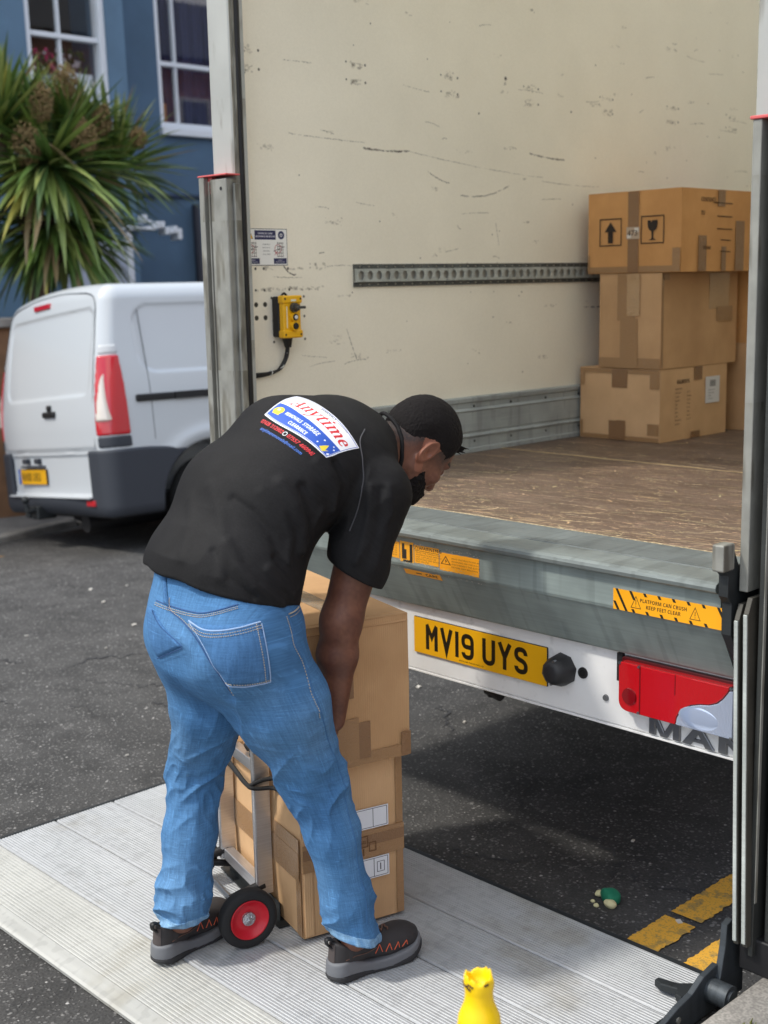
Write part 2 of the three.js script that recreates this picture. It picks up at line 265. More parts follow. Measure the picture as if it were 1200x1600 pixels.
M.postPaint = std({ map: tex(512, (u, v) => { const a = fbm(u * 5, v * 5, 5, 5, 61), st = 0.4 * sstep(0.62, 0.8, fbm(u * 22, v * 5, 22, 4, 63)); const t = 168 + 22 * (a - 0.5); return [t - 60 * st, t * 1.01 - 66 * st, t * 0.985 - 74 * st]; }, 0.8), roughness: 0.5, bumpMap: grain, bumpScale: 0.0008 });
M.white = phys({ map: tex(256, (u, v) => { const t = 226 + 20 * (fbm(u * 6, v * 6, 6, 4, 71) - 0.5) - 16 * sstep(0.66, 0.85, fbm(u * 20, v * 20, 20, 3, 73)); return [t, t, t * 0.995]; }, 0.6), roughness: 0.42, clearcoat: 0.35, clearcoatRoughness: 0.3 });
M.redCap = std({ color: sRGB(206, 92, 92), roughness: 0.5 });
M.chrome = std({ color: sRGB(150, 152, 156), metalness: 0.9, roughness: 0.28 });

const truck = thing('box_lorry', 'cream lined removal lorry with its rear open and yellow number plate', 'lorry', [0, 0, 0]);
// ---- left inner wall with its scuffs and screw holes; uv in metres: u = -z, v = y
{
  const UW = 4.2, Y0 = 1.08, Y1 = 3.34;
  const wallPrint = canvasTex(2048, 1102, (g, w, h) => {
    const X = (z) => -z / UW * w, Y = (y) => (1 - (y - Y0) / (Y1 - Y0)) * h, R = rng(91), img = g.createImageData(w, h);
    for (let j = 0; j < h; j++) for (let i = 0; i < w; i++) { const k = (j * w + i) * 4, t = 16 * (fbm(i / 170, j / 170, 64, 4, 81) - 0.5) + 5 * (n2(i / 2, j / 2, 1024, 82) - 0.5); img.data[k] = 237 + t; img.data[k + 1] = 231 + t; img.data[k + 2] = 214 + t; img.data[k + 3] = 255; }
    g.putImageData(img, 0, 0);
    const dot = (z, y, r, a = 0.85) => { g.fillStyle = `rgba(40,38,34,${a})`; g.beginPath(); g.ellipse(X(z), Y(y), r, r, 0, 0, 7); g.fill(); };
    const smudge = (z, y, wz, hy, n, a) => { for (let i = 0; i < n; i++) { g.fillStyle = `rgba(84,78,68,${0.8 * a * R()})`; g.beginPath(); g.ellipse(X(z) + (R() - 0.5) * wz, Y(y) + (R() - 0.5) * hy, 1 + R() * 4, 0.6 + R() * 1.8, (R() - 0.5) * 0.8, 0, 7); g.fill(); } };
    const scratch = (z0, y0, z1, y1, bow, lw, a) => { g.lineCap = 'round'; const n = 26; for (let i = 0; i < n; i++) { if (R() < 0.16) continue; const t0 = i / n, t1 = (i + 1.2) / n, f = (t) => [X(lerp(z0, z1, t)), Y(lerp(y0, y1, t)) + bow * 4 * t * (1 - t)]; g.strokeStyle = `rgba(54,50,44,${a * (0.35 + 0.65 * R())})`; g.lineWidth = lw * (0.4 + R()); const [a0, b0] = f(t0), [a1, b1] = f(t1); g.beginPath(); g.moveTo(a0, b0 + (R() - 0.5) * 1.5); g.lineTo(a1, b1 + (R() - 0.5) * 1.5); g.stroke(); } };
    // old bracket feet: pairs of screw holes with torn glue
    for (const z of [-0.13, -0.63, -1.13, -1.63, -2.155, -2.68, -3.2]) for (const y of [2.575, 2.513]) { if (R() < 0.8) dot(z - 0.045, y, 2.2, 0.7); if (R() < 0.7) dot(z + 0.05, y + 0.004, 1.8, 0.7); smudge(z + 0.03 * (R() - 0.5), y + 0.01 * (R() - 0.5), 18 + 26 * R(), 8 + 9 * R(), 12 + 14 * R(), 0.22 + 0.25 * R()); smudge(z + 0.05 * (R() - 0.5), y - 0.004, 14, 7, 10 * R(), 0.4); }
    dot(-1.465, 2.6, 3.4); smudge(-1.465, 2.59, 6, 16, 10, 0.6); dot(-1.3, 2.45, 2); dot(-1.9, 2.5, 2);
    scratch(-0.66, 2.279, -0.9, 2.281, 2, 2.6, 0.7); scratch(-0.3, 2.31, -0.66, 2.3, 1, 1.5, 0.3); scratch(-1.188, 2.126, -1.483, 2.172, 10, 2.2, 0.6); scratch(-1.62, 2.31, -1.86, 2.295, 2, 2.4, 0.6); scratch(-0.9, 2.28, -1.7, 2.215, 4, 1.2, 0.35); scratch(-1.7, 2.2, -2.1, 2.19, 2, 1.4, 0.4); scratch(-1.0, 2.21, -1.12, 2.17, 3, 1.6, 0.5); scratch(-0.25, 1.86, -0.31, 1.82, 6, 2.2, 0.6); scratch(-0.55, 1.62, -0.6, 1.5, 2, 1.6, 0.35); scratch(-2.0, 1.66, -2.2, 1.66, 1, 2.2, 0.6); scratch(-1.4, 2.02, -1.42, 1.93, 1, 1.4, 0.4);
    for (let i = 0; i < 64; i++) { const z = -0.15 - R() * 3.2, y = 1.4 + R() * 1.6; smudge(z, y, 10 + R() * 40, 3 + R() * 8, 4 + Math.floor(R() * 12), 0.28); }
    for (let i = 0; i < 46; i++) { const z = -0.15 - R() * 3.2, y = 1.4 + R() * 1.5, l = 0.02 + R() * 0.16; scratch(z, y, z - l, y + (R() - 0.5) * 0.03, (R() - 0.5) * 5, 1.1, 0.3 + R() * 0.2); }
    for (let i = 0; i < 60; i++) dot(-0.1 - R() * 3.3, 1.35 + R() * 1.8, 0.9 + R() * 1.0, 0.5);
    // around the controller: bolt holes, glue lines
    for (const z of [-0.125, -0.165]) for (const y of [1.718, 1.672]) dot(z, y, 4.2, 0.95);
    for (const [z, y] of [[-0.128, 1.842], [-0.165, 1.842], [-0.275, 1.842], [-0.126, 1.768], [-0.165, 1.768], [-0.278, 1.768], [-0.195, 1.74], [-0.345, 1.742], [-0.345, 1.672], [-0.2, 1.66], [-0.2, 1.585], [-0.345, 1.59]]) dot(z, y, 2.1, 0.9);
    smudge(-0.2, 1.77, 150, 6, 40, 0.5); smudge(-0.36, 1.772, 90, 6, 26, 0.45); smudge(-0.22, 1.842, 120, 5, 22, 0.4); smudge(-0.42, 1.848, 40, 12, 20, 0.4); smudge(-0.5, 2.01, 40, 14, 18, 0.35); smudge(-0.5, 1.58, 40, 16, 18, 0.3);
  });
  const m = std({ map: wallPrint, roughness: 0.62, bumpMap: grain, bumpScale: 0.0003 });
  const g = new THREE.BoxGeometry(0.05, 2.26, 5.14).toNonIndexed(); g.translate(-1.175, 2.21, -2.65); const p = g.attributes.position, u = g.attributes.uv; for (let i = 0; i < p.count; i++) u.setXY(i, -p.getZ(i) / UW, (p.getY(i) - Y0) / (Y1 - Y0));
  wallPrint.wrapS = wallPrint.wrapT = THREE.RepeatWrapping;
  mesh('wall_panel', g, m, truck);
  mesh('wall_panel', box(0.85, 0.9, 1.08, 3.34, -5.22, -0.08, 0), std({ color: sRGB(237, 231, 214), roughness: 0.62 }), truck);
}
mesh('roof_panel', box(-1.2, 0.9, 3.342, 3.4, -5.3, 0, 0.004), phys({ color: sRGB(232, 232, 228), roughness: 1, transmission: 0.85, thickness: 0 }), truck);
mesh('bulkhead', box(-1.148, 0.848, 1.08, 3.34, -5.3, -5.222, 0), std({ color: sRGB(226, 219, 200), roughness: 0.7 }), truck);
// ---- grey aluminium kick rail with ridges
{
  const pr = [[-1.149, 1.081], [-1.128, 1.081], [-1.128, 1.098], [-1.133, 1.102], [-1.133, 1.142], [-1.128, 1.146], [-1.124, 1.151], [-1.128, 1.157], [-1.134, 1.160], [-1.134, 1.166], [-1.130, 1.170], [-1.130, 1.252], [-1.125, 1.257], [-1.130, 1.262], [-1.136, 1.266], [-1.136, 1.288], [-1.128, 1.293], [-1.126, 1.308], [-1.130, 1.3135], [-1.149, 1.3135]];
  const kick = mesh('kick_rail', profZ(pr, -5.2, -0.095), std({ map: metalNoise, color: sRGB(196, 198, 198), metalness: 0.0, roughness: 0.6, bumpMap: grain, bumpScale: 0.0006 }), truck);
  const rv = []; for (let z = -0.3; z > -3; z -= 0.235) for (const y of [1.274, 1.128]) { const g = new THREE.SphereGeometry(0.006, 8, 6); g.scale(0.6, 1, 1); g.translate(-1.1345, y, z); rv.push(g.toNonIndexed()); }
  mesh('rivet', merge(rv), M.darkSteel, kick).userData.kind = 'stuff';
}
// ---- cargo lashing track: pressed steel with a row of round holes and small slots
{
  const track = mesh('lashing_track', box(-1.149, -1.1475, 1.771, 1.856, -4.8, -0.588, 0), std({ color: sRGB(168, 164, 152), roughness: 0.8 }), truck);
  const holes = []; const L = 4.2; for (let z = 0.03; z < L - 0.02; z += 0.0462) { const h = new THREE.Path(); h.absellipse(z, 0.0235, 0.0145, 0.0165, 0, Math.PI * 2); holes.push(h); }
  const g = extrude([[0, 0], [L, 0], [L, 0.047], [0, 0.047]], 0.003, 0, holes); g.rotateY(Math.PI / 2); g.translate(-1.137, 1.790, -0.588);
  const web = mesh('track_web', uvm(g), std({ map: metalNoise, color: sRGB(215, 214, 208), metalness: 0.1, roughness: 0.5 }), track);
  const slots = (y0) => { const hs = []; for (let z = 0.024; z < L - 0.03; z += 0.0462) { const h = new THREE.Path(); h.absellipse(z + 0.01, 0.0085, 0.0075, 0.0028, 0, Math.PI * 2); hs.push(h); } const q = extrude([[0, 0], [L, 0], [L, 0.018], [0, 0.018]], 0.003, 0, hs); q.rotateY(Math.PI / 2); q.translate(-1.1465, y0, -0.588); return uvm(q); };
  const fl = std({ map: metalNoise, color: sRGB(112, 112, 110), metalness: 0.2, roughness: 0.55 }); mesh('track_flange', slots(1.772), fl, track); mesh('track_flange', slots(1.8375), fl, track);
  mesh('track_side', merge(box(-1.1465, -1.137, 1.7885, 1.791, -4.78, -0.588, 0), box(-1.1465, -1.137, 1.836, 1.8385, -4.78, -0.588, 0)), std({ map: metalNoise, color: sRGB(205, 203, 196), metalness: 0.1, roughness: 0.5 }), track);
}
// ---- rear frame: painted posts, rubber seals, header
{
  const postL = mesh('rear_post', profY([[-1.2, -0.06], [-1.2, -0.004], [-1.194, 0], [-1.088, 0], [-1.083, -0.004], [-1.083, -0.06]], 0.835, 3.34), M.postPaint, truck);
  mesh('post_trim', merge(box(-1.0829, -1.0795, 0.85, 3.34, -0.0125, -0.002, 0.001), box(-1.0829, -1.0785, 0.85, 3.34, -0.021, -0.0135, 0.001)), M.galv, postL);
  const se = []; { const c = [V(-1.088, 0.9, -0.034), V(-1.088, 1.6, -0.034), V(-1.088, 2.35, -0.034), V(-1.086, 2.5, -0.031), V(-1.087, 2.62, -0.034), V(-1.088, 3.34, -0.034)]; const g = new THREE.TubeGeometry(new THREE.CatmullRomCurve3(c), 60, 0.0125, 8).toNonIndexed(); se.push(g); }
  mesh('door_seal', merge(se, box(-1.148, -1.082, 1.09, 3.34, -0.0465, -0.022, 0.002)), M.black, truck);
  const postR = mesh('rear_post', profY([[0.852, -0.05], [0.852, -0.004], [0.856, 0], [0.894, 0], [0.894, -0.05]], 1.06, 3.34), M.postPaint, truck);
  mesh('header', box(-1.2, 0.9, 3.16, 3.34, -0.0595, -0.003, 0.004), M.postPaint, truck);
  mesh('side_skin', box(0.9005, 0.92, 0.9, 3.4, -5.3, -0.02, 0), M.white, truck); mesh('side_skin', box(-1.222, -1.2005, 0.9, 3.4, -5.3, -0.02, 0), M.white, truck);
}
// ---- floor boards: worn phenolic ply
{
  const FW = 2.05, FD = 2.6; const print = (seed, n) => canvasTex(1024, 1300, (g, w, h) => {
    const R = rng(seed), img = g.createImageData(w, h);
    for (let j = 0; j < h; j++) for (let i = 0; i < w; i++) { const k = (j * w + i) * 4, t = 34 * (fbm(i / 90, j / 90, 64, 5, seed) - 0.5) + 10 * (n2(i / 1.5, j / 1.5, 1024, 8) - 0.5); img.data[k] = 98 + t; img.data[k + 1] = 81 + t * 0.9; img.data[k + 2] = 69 + t * 0.85; img.data[k + 3] = 255; }
    g.putImageData(img, 0, 0); g.lineCap = 'round';
    for (let i = 0; i < n; i++) {                                             // scratches down to pale wood, most of them lengthways
      const near = Math.pow(R(), 1.5), x = R() * w, y = h - near * h, wild = R() < 0.22, a = wild ? (R() - 0.5) * 2.6 : (R() - 0.5) * 0.7 + 1.15, l = (wild ? 8 + R() * 26 : 8 + Math.pow(R(), 2.5) * 110), al = 0.3 + 0.65 * Math.pow(R(), 1.3);
      g.strokeStyle = `rgba(${196 + R() * 30},${172 + R() * 26},${132 + R() * 26},${al})`; g.lineWidth = 0.8 + Math.pow(R(), 3) * 3.2; let px = x, py = y; const q = Math.max(3, Math.round(l / 7)), cv = (R() - 0.5) * 0.16;
      for (let s = 0, aa = a; s < q; s++) { const nx = px + Math.sin(aa) * l / q, ny = py - Math.cos(aa) * l / q; if (R() > 0.2) { g.beginPath(); g.moveTo(px, py); g.lineTo(nx, ny); g.stroke(); } px = nx; py = ny; aa += cv; }
    }
    for (let i = 0; i < n / 7; i++) { const x = R() * w, y = h - Math.pow(R(), 1.3) * h; g.fillStyle = `rgba(205,184,146,${0.25 + 0.5 * R()})`; g.beginPath(); g.ellipse(x, y, 1 + R() * 5, 0.7 + R() * 1.6, 1.2 + (R() - 0.5), 0, 7); g.fill(); }
    for (let i = 0; i < w; i += 3) { const e = 2 + 7 * n2(i / 30, 1, 512, 9) * n2(i / 6, 3, 512, 4); g.fillStyle = `rgba(208,190,154,${0.55 + 0.45 * R()})`; g.fillRect(i, h - e, 3, e); }
  });
  const board = (z0, z1, seed, n) => { const g = new THREE.BoxGeometry(1.998, 0.03, z1 - z0).toNonIndexed(); g.translate(-0.15, 1.065, (z0 + z1) / 2); const p = g.attributes.position, u = g.attributes.uv; for (let i = 0; i < p.count; i++) u.setXY(i, (p.getX(i) + 1.15) / 2, (p.getZ(i) - z1) / (z0 - z1)); mesh('floor_board', g, std({ map: print(seed, n), roughness: 0.5, bumpMap: grain, bumpScale: 0.0005 }), truck); };
  board(-1.402, -0.158, 101, 3600); board(-2.75, -1.412, 102, 1400); board(-5.2, -2.76, 103, 300);
  mesh('floor_joint', ragged2(-1.13, 0.83, -1.407, 0.012, 1.0812, 5), std({ color: sRGB(196, 172, 130), roughness: 0.9 }), truck);
  mesh('floor_frame', box(-1.2, 0.9, 0.86, 1.048, -5.2, -0.06, 0), M.darkSteel, truck);
}
function ragged2(x0, x1, z, w, y, seed) { const pos = [], idx = []; const n = 160; for (let i = 0; i <= n; i++) { const x = lerp(x0, x1, i / n), a = w * (0.15 + 0.9 * n3(i * 0.21, seed, 2)), b = w * (0.1 + 0.7 * n3(i * 0.3, seed, 7)); pos.push(x, y, z - a, x, y, z + b); if (i < n) { const q = i * 2; idx.push(q, q + 1, q + 2, q + 1, q + 3, q + 2); } } const g = new THREE.BufferGeometry(); g.setAttribute('position', new THREE.Float32BufferAttribute(pos, 3)); g.setIndex(idx); g.computeVertexNormals(); return uvm(g); }
// ---- sill and rear beam
mesh('sill_plate', box(-1.148, 0.848, 1.066, 1.0795, -0.156, 0.012, 0.003), std({ map: metalNoise, color: sRGB(138, 142, 142), metalness: 0.2, roughness: 0.9, roughnessMap: metalRough, bumpMap: grain, bumpScale: 0.0008 }), truck);
const lip = mesh('rear_lip', profX([[0.014, 1.05], [0.014, 1.0775], [0.10, 1.0775], [0.118, 1.0765], [0.128, 1.0715], [0.131, 1.064], [0.129, 1.055], [0.122, 1.050]], -1.15, 0.862), std({ map: metalNoise, color: sRGB(164, 168, 166), metalness: 0.3, roughness: 0.8, roughnessMap: metalRough, bumpMap: grain, bumpScale: 0.001 }), truck);
mesh('rear_beam', profX([[-0.1, 1.047], [0.106, 1.047], [0.106, 0.966], [0.103, 0.958], [0.098, 0.952], [0.026, 0.824], [0.02, 0.818], [-0.1, 0.818]], -1.15, 0.862), M.steel, truck);
// ---- bumper with number plate
const bumper = mesh('bumper', profX([[-0.06, 0.606], [-0.004, 0.606], [0, 0.610], [0, 0.816], [-0.06, 0.816]], -1.2, 0.9), M.white, truck);
mesh('bumper_edge', box(-1.2, 0.9, 0.6, 0.6055, -0.06, 0.0035, 0.001), M.white, bumper);
{
  const plateTex = canvasTex(1560, 333, (g, w, h) => {
    g.fillStyle = '#e9ab12'; g.fillRect(0, 0, w, h);
    g.strokeStyle = '#17150f'; g.lineWidth = 42; g.lineCap = 'butt'; g.lineJoin = 'miter';
    const y0 = 48, H = 237, W = 150, s = 21; const L = {
      M: [150, (x) => { g.beginPath(); g.moveTo(x + s, y0 + H); g.lineTo(x + s, y0 + 8); g.stroke(); g.beginPath(); g.moveTo(x + W - s, y0 + H); g.lineTo(x + W - s, y0 + 8); g.stroke(); g.lineWidth = 38; g.beginPath(); g.moveTo(x + 16, y0); g.lineTo(x + W / 2, y0 + 118); g.lineTo(x + W - 16, y0); g.stroke(); g.lineWidth = 42; }],
      V: [150, (x) => { g.beginPath(); g.moveTo(x + 17, y0); g.lineTo(x + W / 2, y0 + H - 30); g.lineTo(x + W - 17, y0); g.stroke(); }],
      1: [42, (x) => g.fillRect2(x, y0, 42, H)],
      9: [150, (x) => { g.beginPath(); g.moveTo(x + W - s, y0 + 120); g.lineTo(x + 62, y0 + 120); g.quadraticCurveTo(x + s, y0 + 120, x + s, y0 + 70); g.quadraticCurveTo(x + s, y0 + s, x + 75, y0 + s); g.quadraticCurveTo(x + W - s, y0 + s, x + W - s, y0 + 75); g.lineTo(x + W - s, y0 + H - 75); g.quadraticCurveTo(x + W - s, y0 + H - s, x + 75, y0 + H - s); g.quadraticCurveTo(x + 26, y0 + H - s, x + 22, y0 + H - 62); g.stroke(); }],
      U: [150, (x) => { g.beginPath(); g.moveTo(x + s, y0); g.lineTo(x + s, y0 + H - 75); g.quadraticCurveTo(x + s, y0 + H - s, x + 75, y0 + H - s); g.quadraticCurveTo(x + W - s, y0 + H - s, x + W - s, y0 + H - 75); g.lineTo(x + W - s, y0); g.stroke(); }],
      Y: [150, (x) => { g.beginPath(); g.moveTo(x + 16, y0); g.lineTo(x + W / 2, y0 + 128); g.lineTo(x + W - 16, y0); g.stroke(); g.beginPath(); g.moveTo(x + W / 2, y0 + 112); g.lineTo(x + W / 2, y0 + H); g.stroke(); }],
      S: [150, (x) => { g.beginPath(); g.moveTo(x + W - 24, y0 + 68); g.quadraticCurveTo(x + W - 26, y0 + s, x + 75, y0 + s); g.quadraticCurveTo(x + s, y0 + s, x + s, y0 + 66); g.quadraticCurveTo(x + s, y0 + 106, x + 75, y0 + 116); g.quadraticCurveTo(x + W - s, y0 + 128, x + W - s, y0 + 172); g.quadraticCurveTo(x + W - s, y0 + H - s, x + 75, y0 + H - s); g.quadraticCurveTo(x + 24, y0 + H - s, x + 22, y0 + H - 64); g.stroke(); }],
    };
    g.fillRect2 = (a, b, c, d) => { g.fillStyle = '#17150f'; g.fillRect(a, b, c, d); };
    let x = 150; for (const ch of 'MV19 UYS') { if (ch === ' ') { x += 66; continue; } L[ch][1](x); x += L[ch][0] + 33; }
    g.fillStyle = '#3a2f10'; g.font = 'bold 19px sans-serif'; g.fillText('MOTOR AND TRAILER PARTS LTD', 560, 316);
  });
  const np = mesh('number_plate', box(-0.2615, 0.2615, 0.663, 0.777, 0.0005, 0.006, 0.002), M.black, truck);
  mesh('plate_face', sheet(0.52, 0.111, V(0, 0.72, 0.0062), V(0, 0, 1), V(0, 1, 0), 0.001), phys({ map: plateTex, roughness: 0.3, clearcoat: 0.6, clearcoatRoughness: 0.15 }), np);
  // black reversing sensor housing, plug, bolts
  const pts = [[0, 0.062], [0.020, 0.061], [0.032, 0.054], [0.040, 0.034], [0.045, 0.02], [0.047, 0.003], [0.047, 0]].map(([a, b]) => new THREE.Vector2(a, b));
  const lg = new THREE.LatheGeometry(pts, 8); lg.rotateX(Math.PI / 2); lg.rotateZ(0.2); lg.translate(0.313, 0.725, 0.001);
  const cover = mesh('plate_lamp', uvm(lg), std({ color: sRGB(34, 34, 36), roughness: 0.5, bumpMap: grain, bumpScale: 0.001 }), truck);
  mesh('screw', merge([[0.318, 0.757, 0.05], [0.31, 0.692, 0.05]].map(([x, y, z]) => cyl(V(x, y, z - 0.01), V(x, y, z + 0.002), 0.004, 0.004, 8))), M.chrome, cover);
  mesh('bumper_plug', cyl(V(0.381, 0.728, -0.002), V(0.381, 0.728, 0.0035), 0.0165, 0.0155, 24), M.black, truck);
  mesh('bumper_plug', cyl(V(0.381, 0.728, 0.0036), V(0.381, 0.728, 0.0042), 0.0095, 0.0095, 24), std({ color: sRGB(8, 8, 8), roughness: 0.9 }), truck);
  mesh('bolt', merge(cyl(V(0.458, 0.675, 0), V(0.458, 0.675, 0.005), 0.0095, 0.008, 12)), std({ color: sRGB(104, 106, 108), roughness: 0.5, metalness: 0.4 }), truck);
  mesh('tow_hook', merge(cyl(V(0.03, 0.62, -0.03), V(0.03, 0.575, -0.03), 0.012, 0.018, 8), cyl(V(0.005, 0.592, -0.03), V(0.062, 0.586, -0.028), 0.016, 0.02, 8)), M.black, truck);
}
// ---- warning labels
{
  const labelL = canvasTex(1024, 384, (g, w, h) => {
    g.clearRect(0, 0, w, h); const R = rng(3);
    const patch = (x, y, pw, ph, c) => { g.fillStyle = c; g.beginPath(); g.moveTo(x, y); for (let i = 0; i <= 20; i++) g.lineTo(x + pw * i / 20, y + R() * 7); for (let i = 0; i <= 20; i++) g.lineTo(x + pw - R() * 5, y + ph * i / 20); for (let i = 20; i >= 0; i--) g.lineTo(x + pw * i / 20, y + ph - R() * 9); g.closePath(); g.fill(); };
        patch(0, 20, 190, 215, '#f0a41c'); patch(195, 0, 150, 262, '#f0a81e'); patch(350, 18, 262, 230, '#f2a41a'); patch(618, 50, 402, 226, '#f09e12'); patch(205, 282, 395, 86, '#eda024');
    g.fillStyle = '#22201a'; g.fillRect(215, 30, 28, 195); g.fillRect(243, 100, 22, 122); g.fillRect(300, 30, 30, 215); g.fillRect(228, 232, 96, 26); 
    g.font = 'bold 50px sans-serif'; g.fillText('WARNING', 398, 72); g.lineWidth = 5; g.strokeStyle = '#3a2c0c'; g.beginPath(); g.moveTo(374, 30); g.lineTo(394, 72); g.lineTo(354, 72); g.closePath(); g.stroke(); g.beginPath(); g.moveTo(352, 88); g.lineTo(608, 88); g.stroke();
    g.globalAlpha = 0.7; g.font = '26px sans-serif'; ['READ THE OPERATING', 'INSTRUCTIONS BEFORE', 'USE. LIFT MUST BE', 'SWITCHED OFF WHEN', 'NOT IN USE'].forEach((s, i) => g.fillText(s, 366, 118 + i * 28)); ['READ INSTRUCTIONS BEFORE', 'WORKING ON THE ELECTRICS', 'DISCONNECT THE BATTERY', 'BEFORE ANY WELDING'].forEach((s, i) => g.fillText(s, 740, 118 + i * 34)); g.font = '22px sans-serif'; for (let i = 0; i < 6; i++) g.fillText('KEEP CLEAR OF', 12, 60 + i * 28); g.globalAlpha = 1;
    g.lineWidth = 8; g.beginPath(); g.moveTo(682, 96); g.lineTo(728, 190); g.lineTo(636, 190); g.closePath(); g.stroke(); g.fillStyle = '#2a220e'; g.beginPath(); g.moveTo(688, 122); g.lineTo(672, 156); g.lineTo(684, 156); g.lineTo(676, 182); g.lineTo(698, 146); g.lineTo(685, 146); g.closePath(); g.fill();
    g.font = 'bold 54px sans-serif'; g.fillText('CARE', 430, 345); g.fillRect(330, 318, 60, 14);
    for (let i = 0; i < 240; i++) { g.fillStyle = `rgba(190,184,170,${0.3 + 0.6 * R()})`; const x = R() * w, y = R() < 0.5 ? 232 + R() * 60 : R() * 40; g.fillRect(x, y, 3 + R() * 18, 2 + R() * 6); }
  });
  { const lm = std({ map: labelL, roughness: 0.5, transparent: true, alphaTest: 0.4 }), part = (g, a, b) => { const u = g.attributes.uv; for (let i = 0; i < u.count; i++) u.setY(i, lerp(a, b, u.getY(i))); return g; };
    mesh('warning_label', part(sheet(0.39, 0.066, V(-0.093, 1.0015, 0.1066), V(0, 0, 1), V(0, 1, 0), 0, true), 0.281, 1), lm, truck); mesh('label_scrap', part(sheet(0.39, 0.0275, V(-0.093, 0.9395, 0.0916), V(0, -0.49, 0.871), V(0, 1, 0), 0, true), 0, 0.281), lm, truck); }
  const labelR = canvasTex(1024, 160, (g, w, h) => {
    g.fillStyle = '#f2a616'; g.fillRect(0, 0, w, h); g.fillStyle = '#231f16';
    const bar = (x, a, b) => { g.beginPath(); const sh = 0.62; g.moveTo(x + a * h * sh, a * h); g.lineTo(x + 26 + a * h * sh, a * h); g.lineTo(x + 26 + b * h * sh, b * h); g.lineTo(x + b * h * sh, b * h); g.closePath(); g.fill(); };
    for (let i = 0; i < 9; i++) { const full = i === 0 || i === 7; bar(i * 134 - 70 + 90, 0, full ? 1 : i === 1 ? 0.4 : 0.16); if (!full) bar(i * 134 - 70 + 30, 0.84, 1); } bar(-60, 0.6, 1);
    g.font = 'bold 40px sans-serif'; g.textAlign = 'center'; g.fillText('PLATFORM CAN CRUSH', 478, 72); g.fillText('KEEP FEET CLEAR', 478, 116);
    g.strokeStyle = '#231f16'; g.lineWidth = 5; for (const x of [222, 770]) { g.beginPath(); g.moveTo(x, 34); g.lineTo(x + 46, 122); g.lineTo(x - 46, 122); g.closePath(); g.stroke(); g.fillRect(x - 3, 62, 6, 34); g.fillRect(x - 3, 104, 6, 7); }
  });
  mesh('warning_label', sheet(0.318, 0.054, V(0.714, 0.9865, 0.1062), V(0, 0, 1), V(0, 1, 0)), std({ map: labelR, roughness: 0.42 }), truck);
}
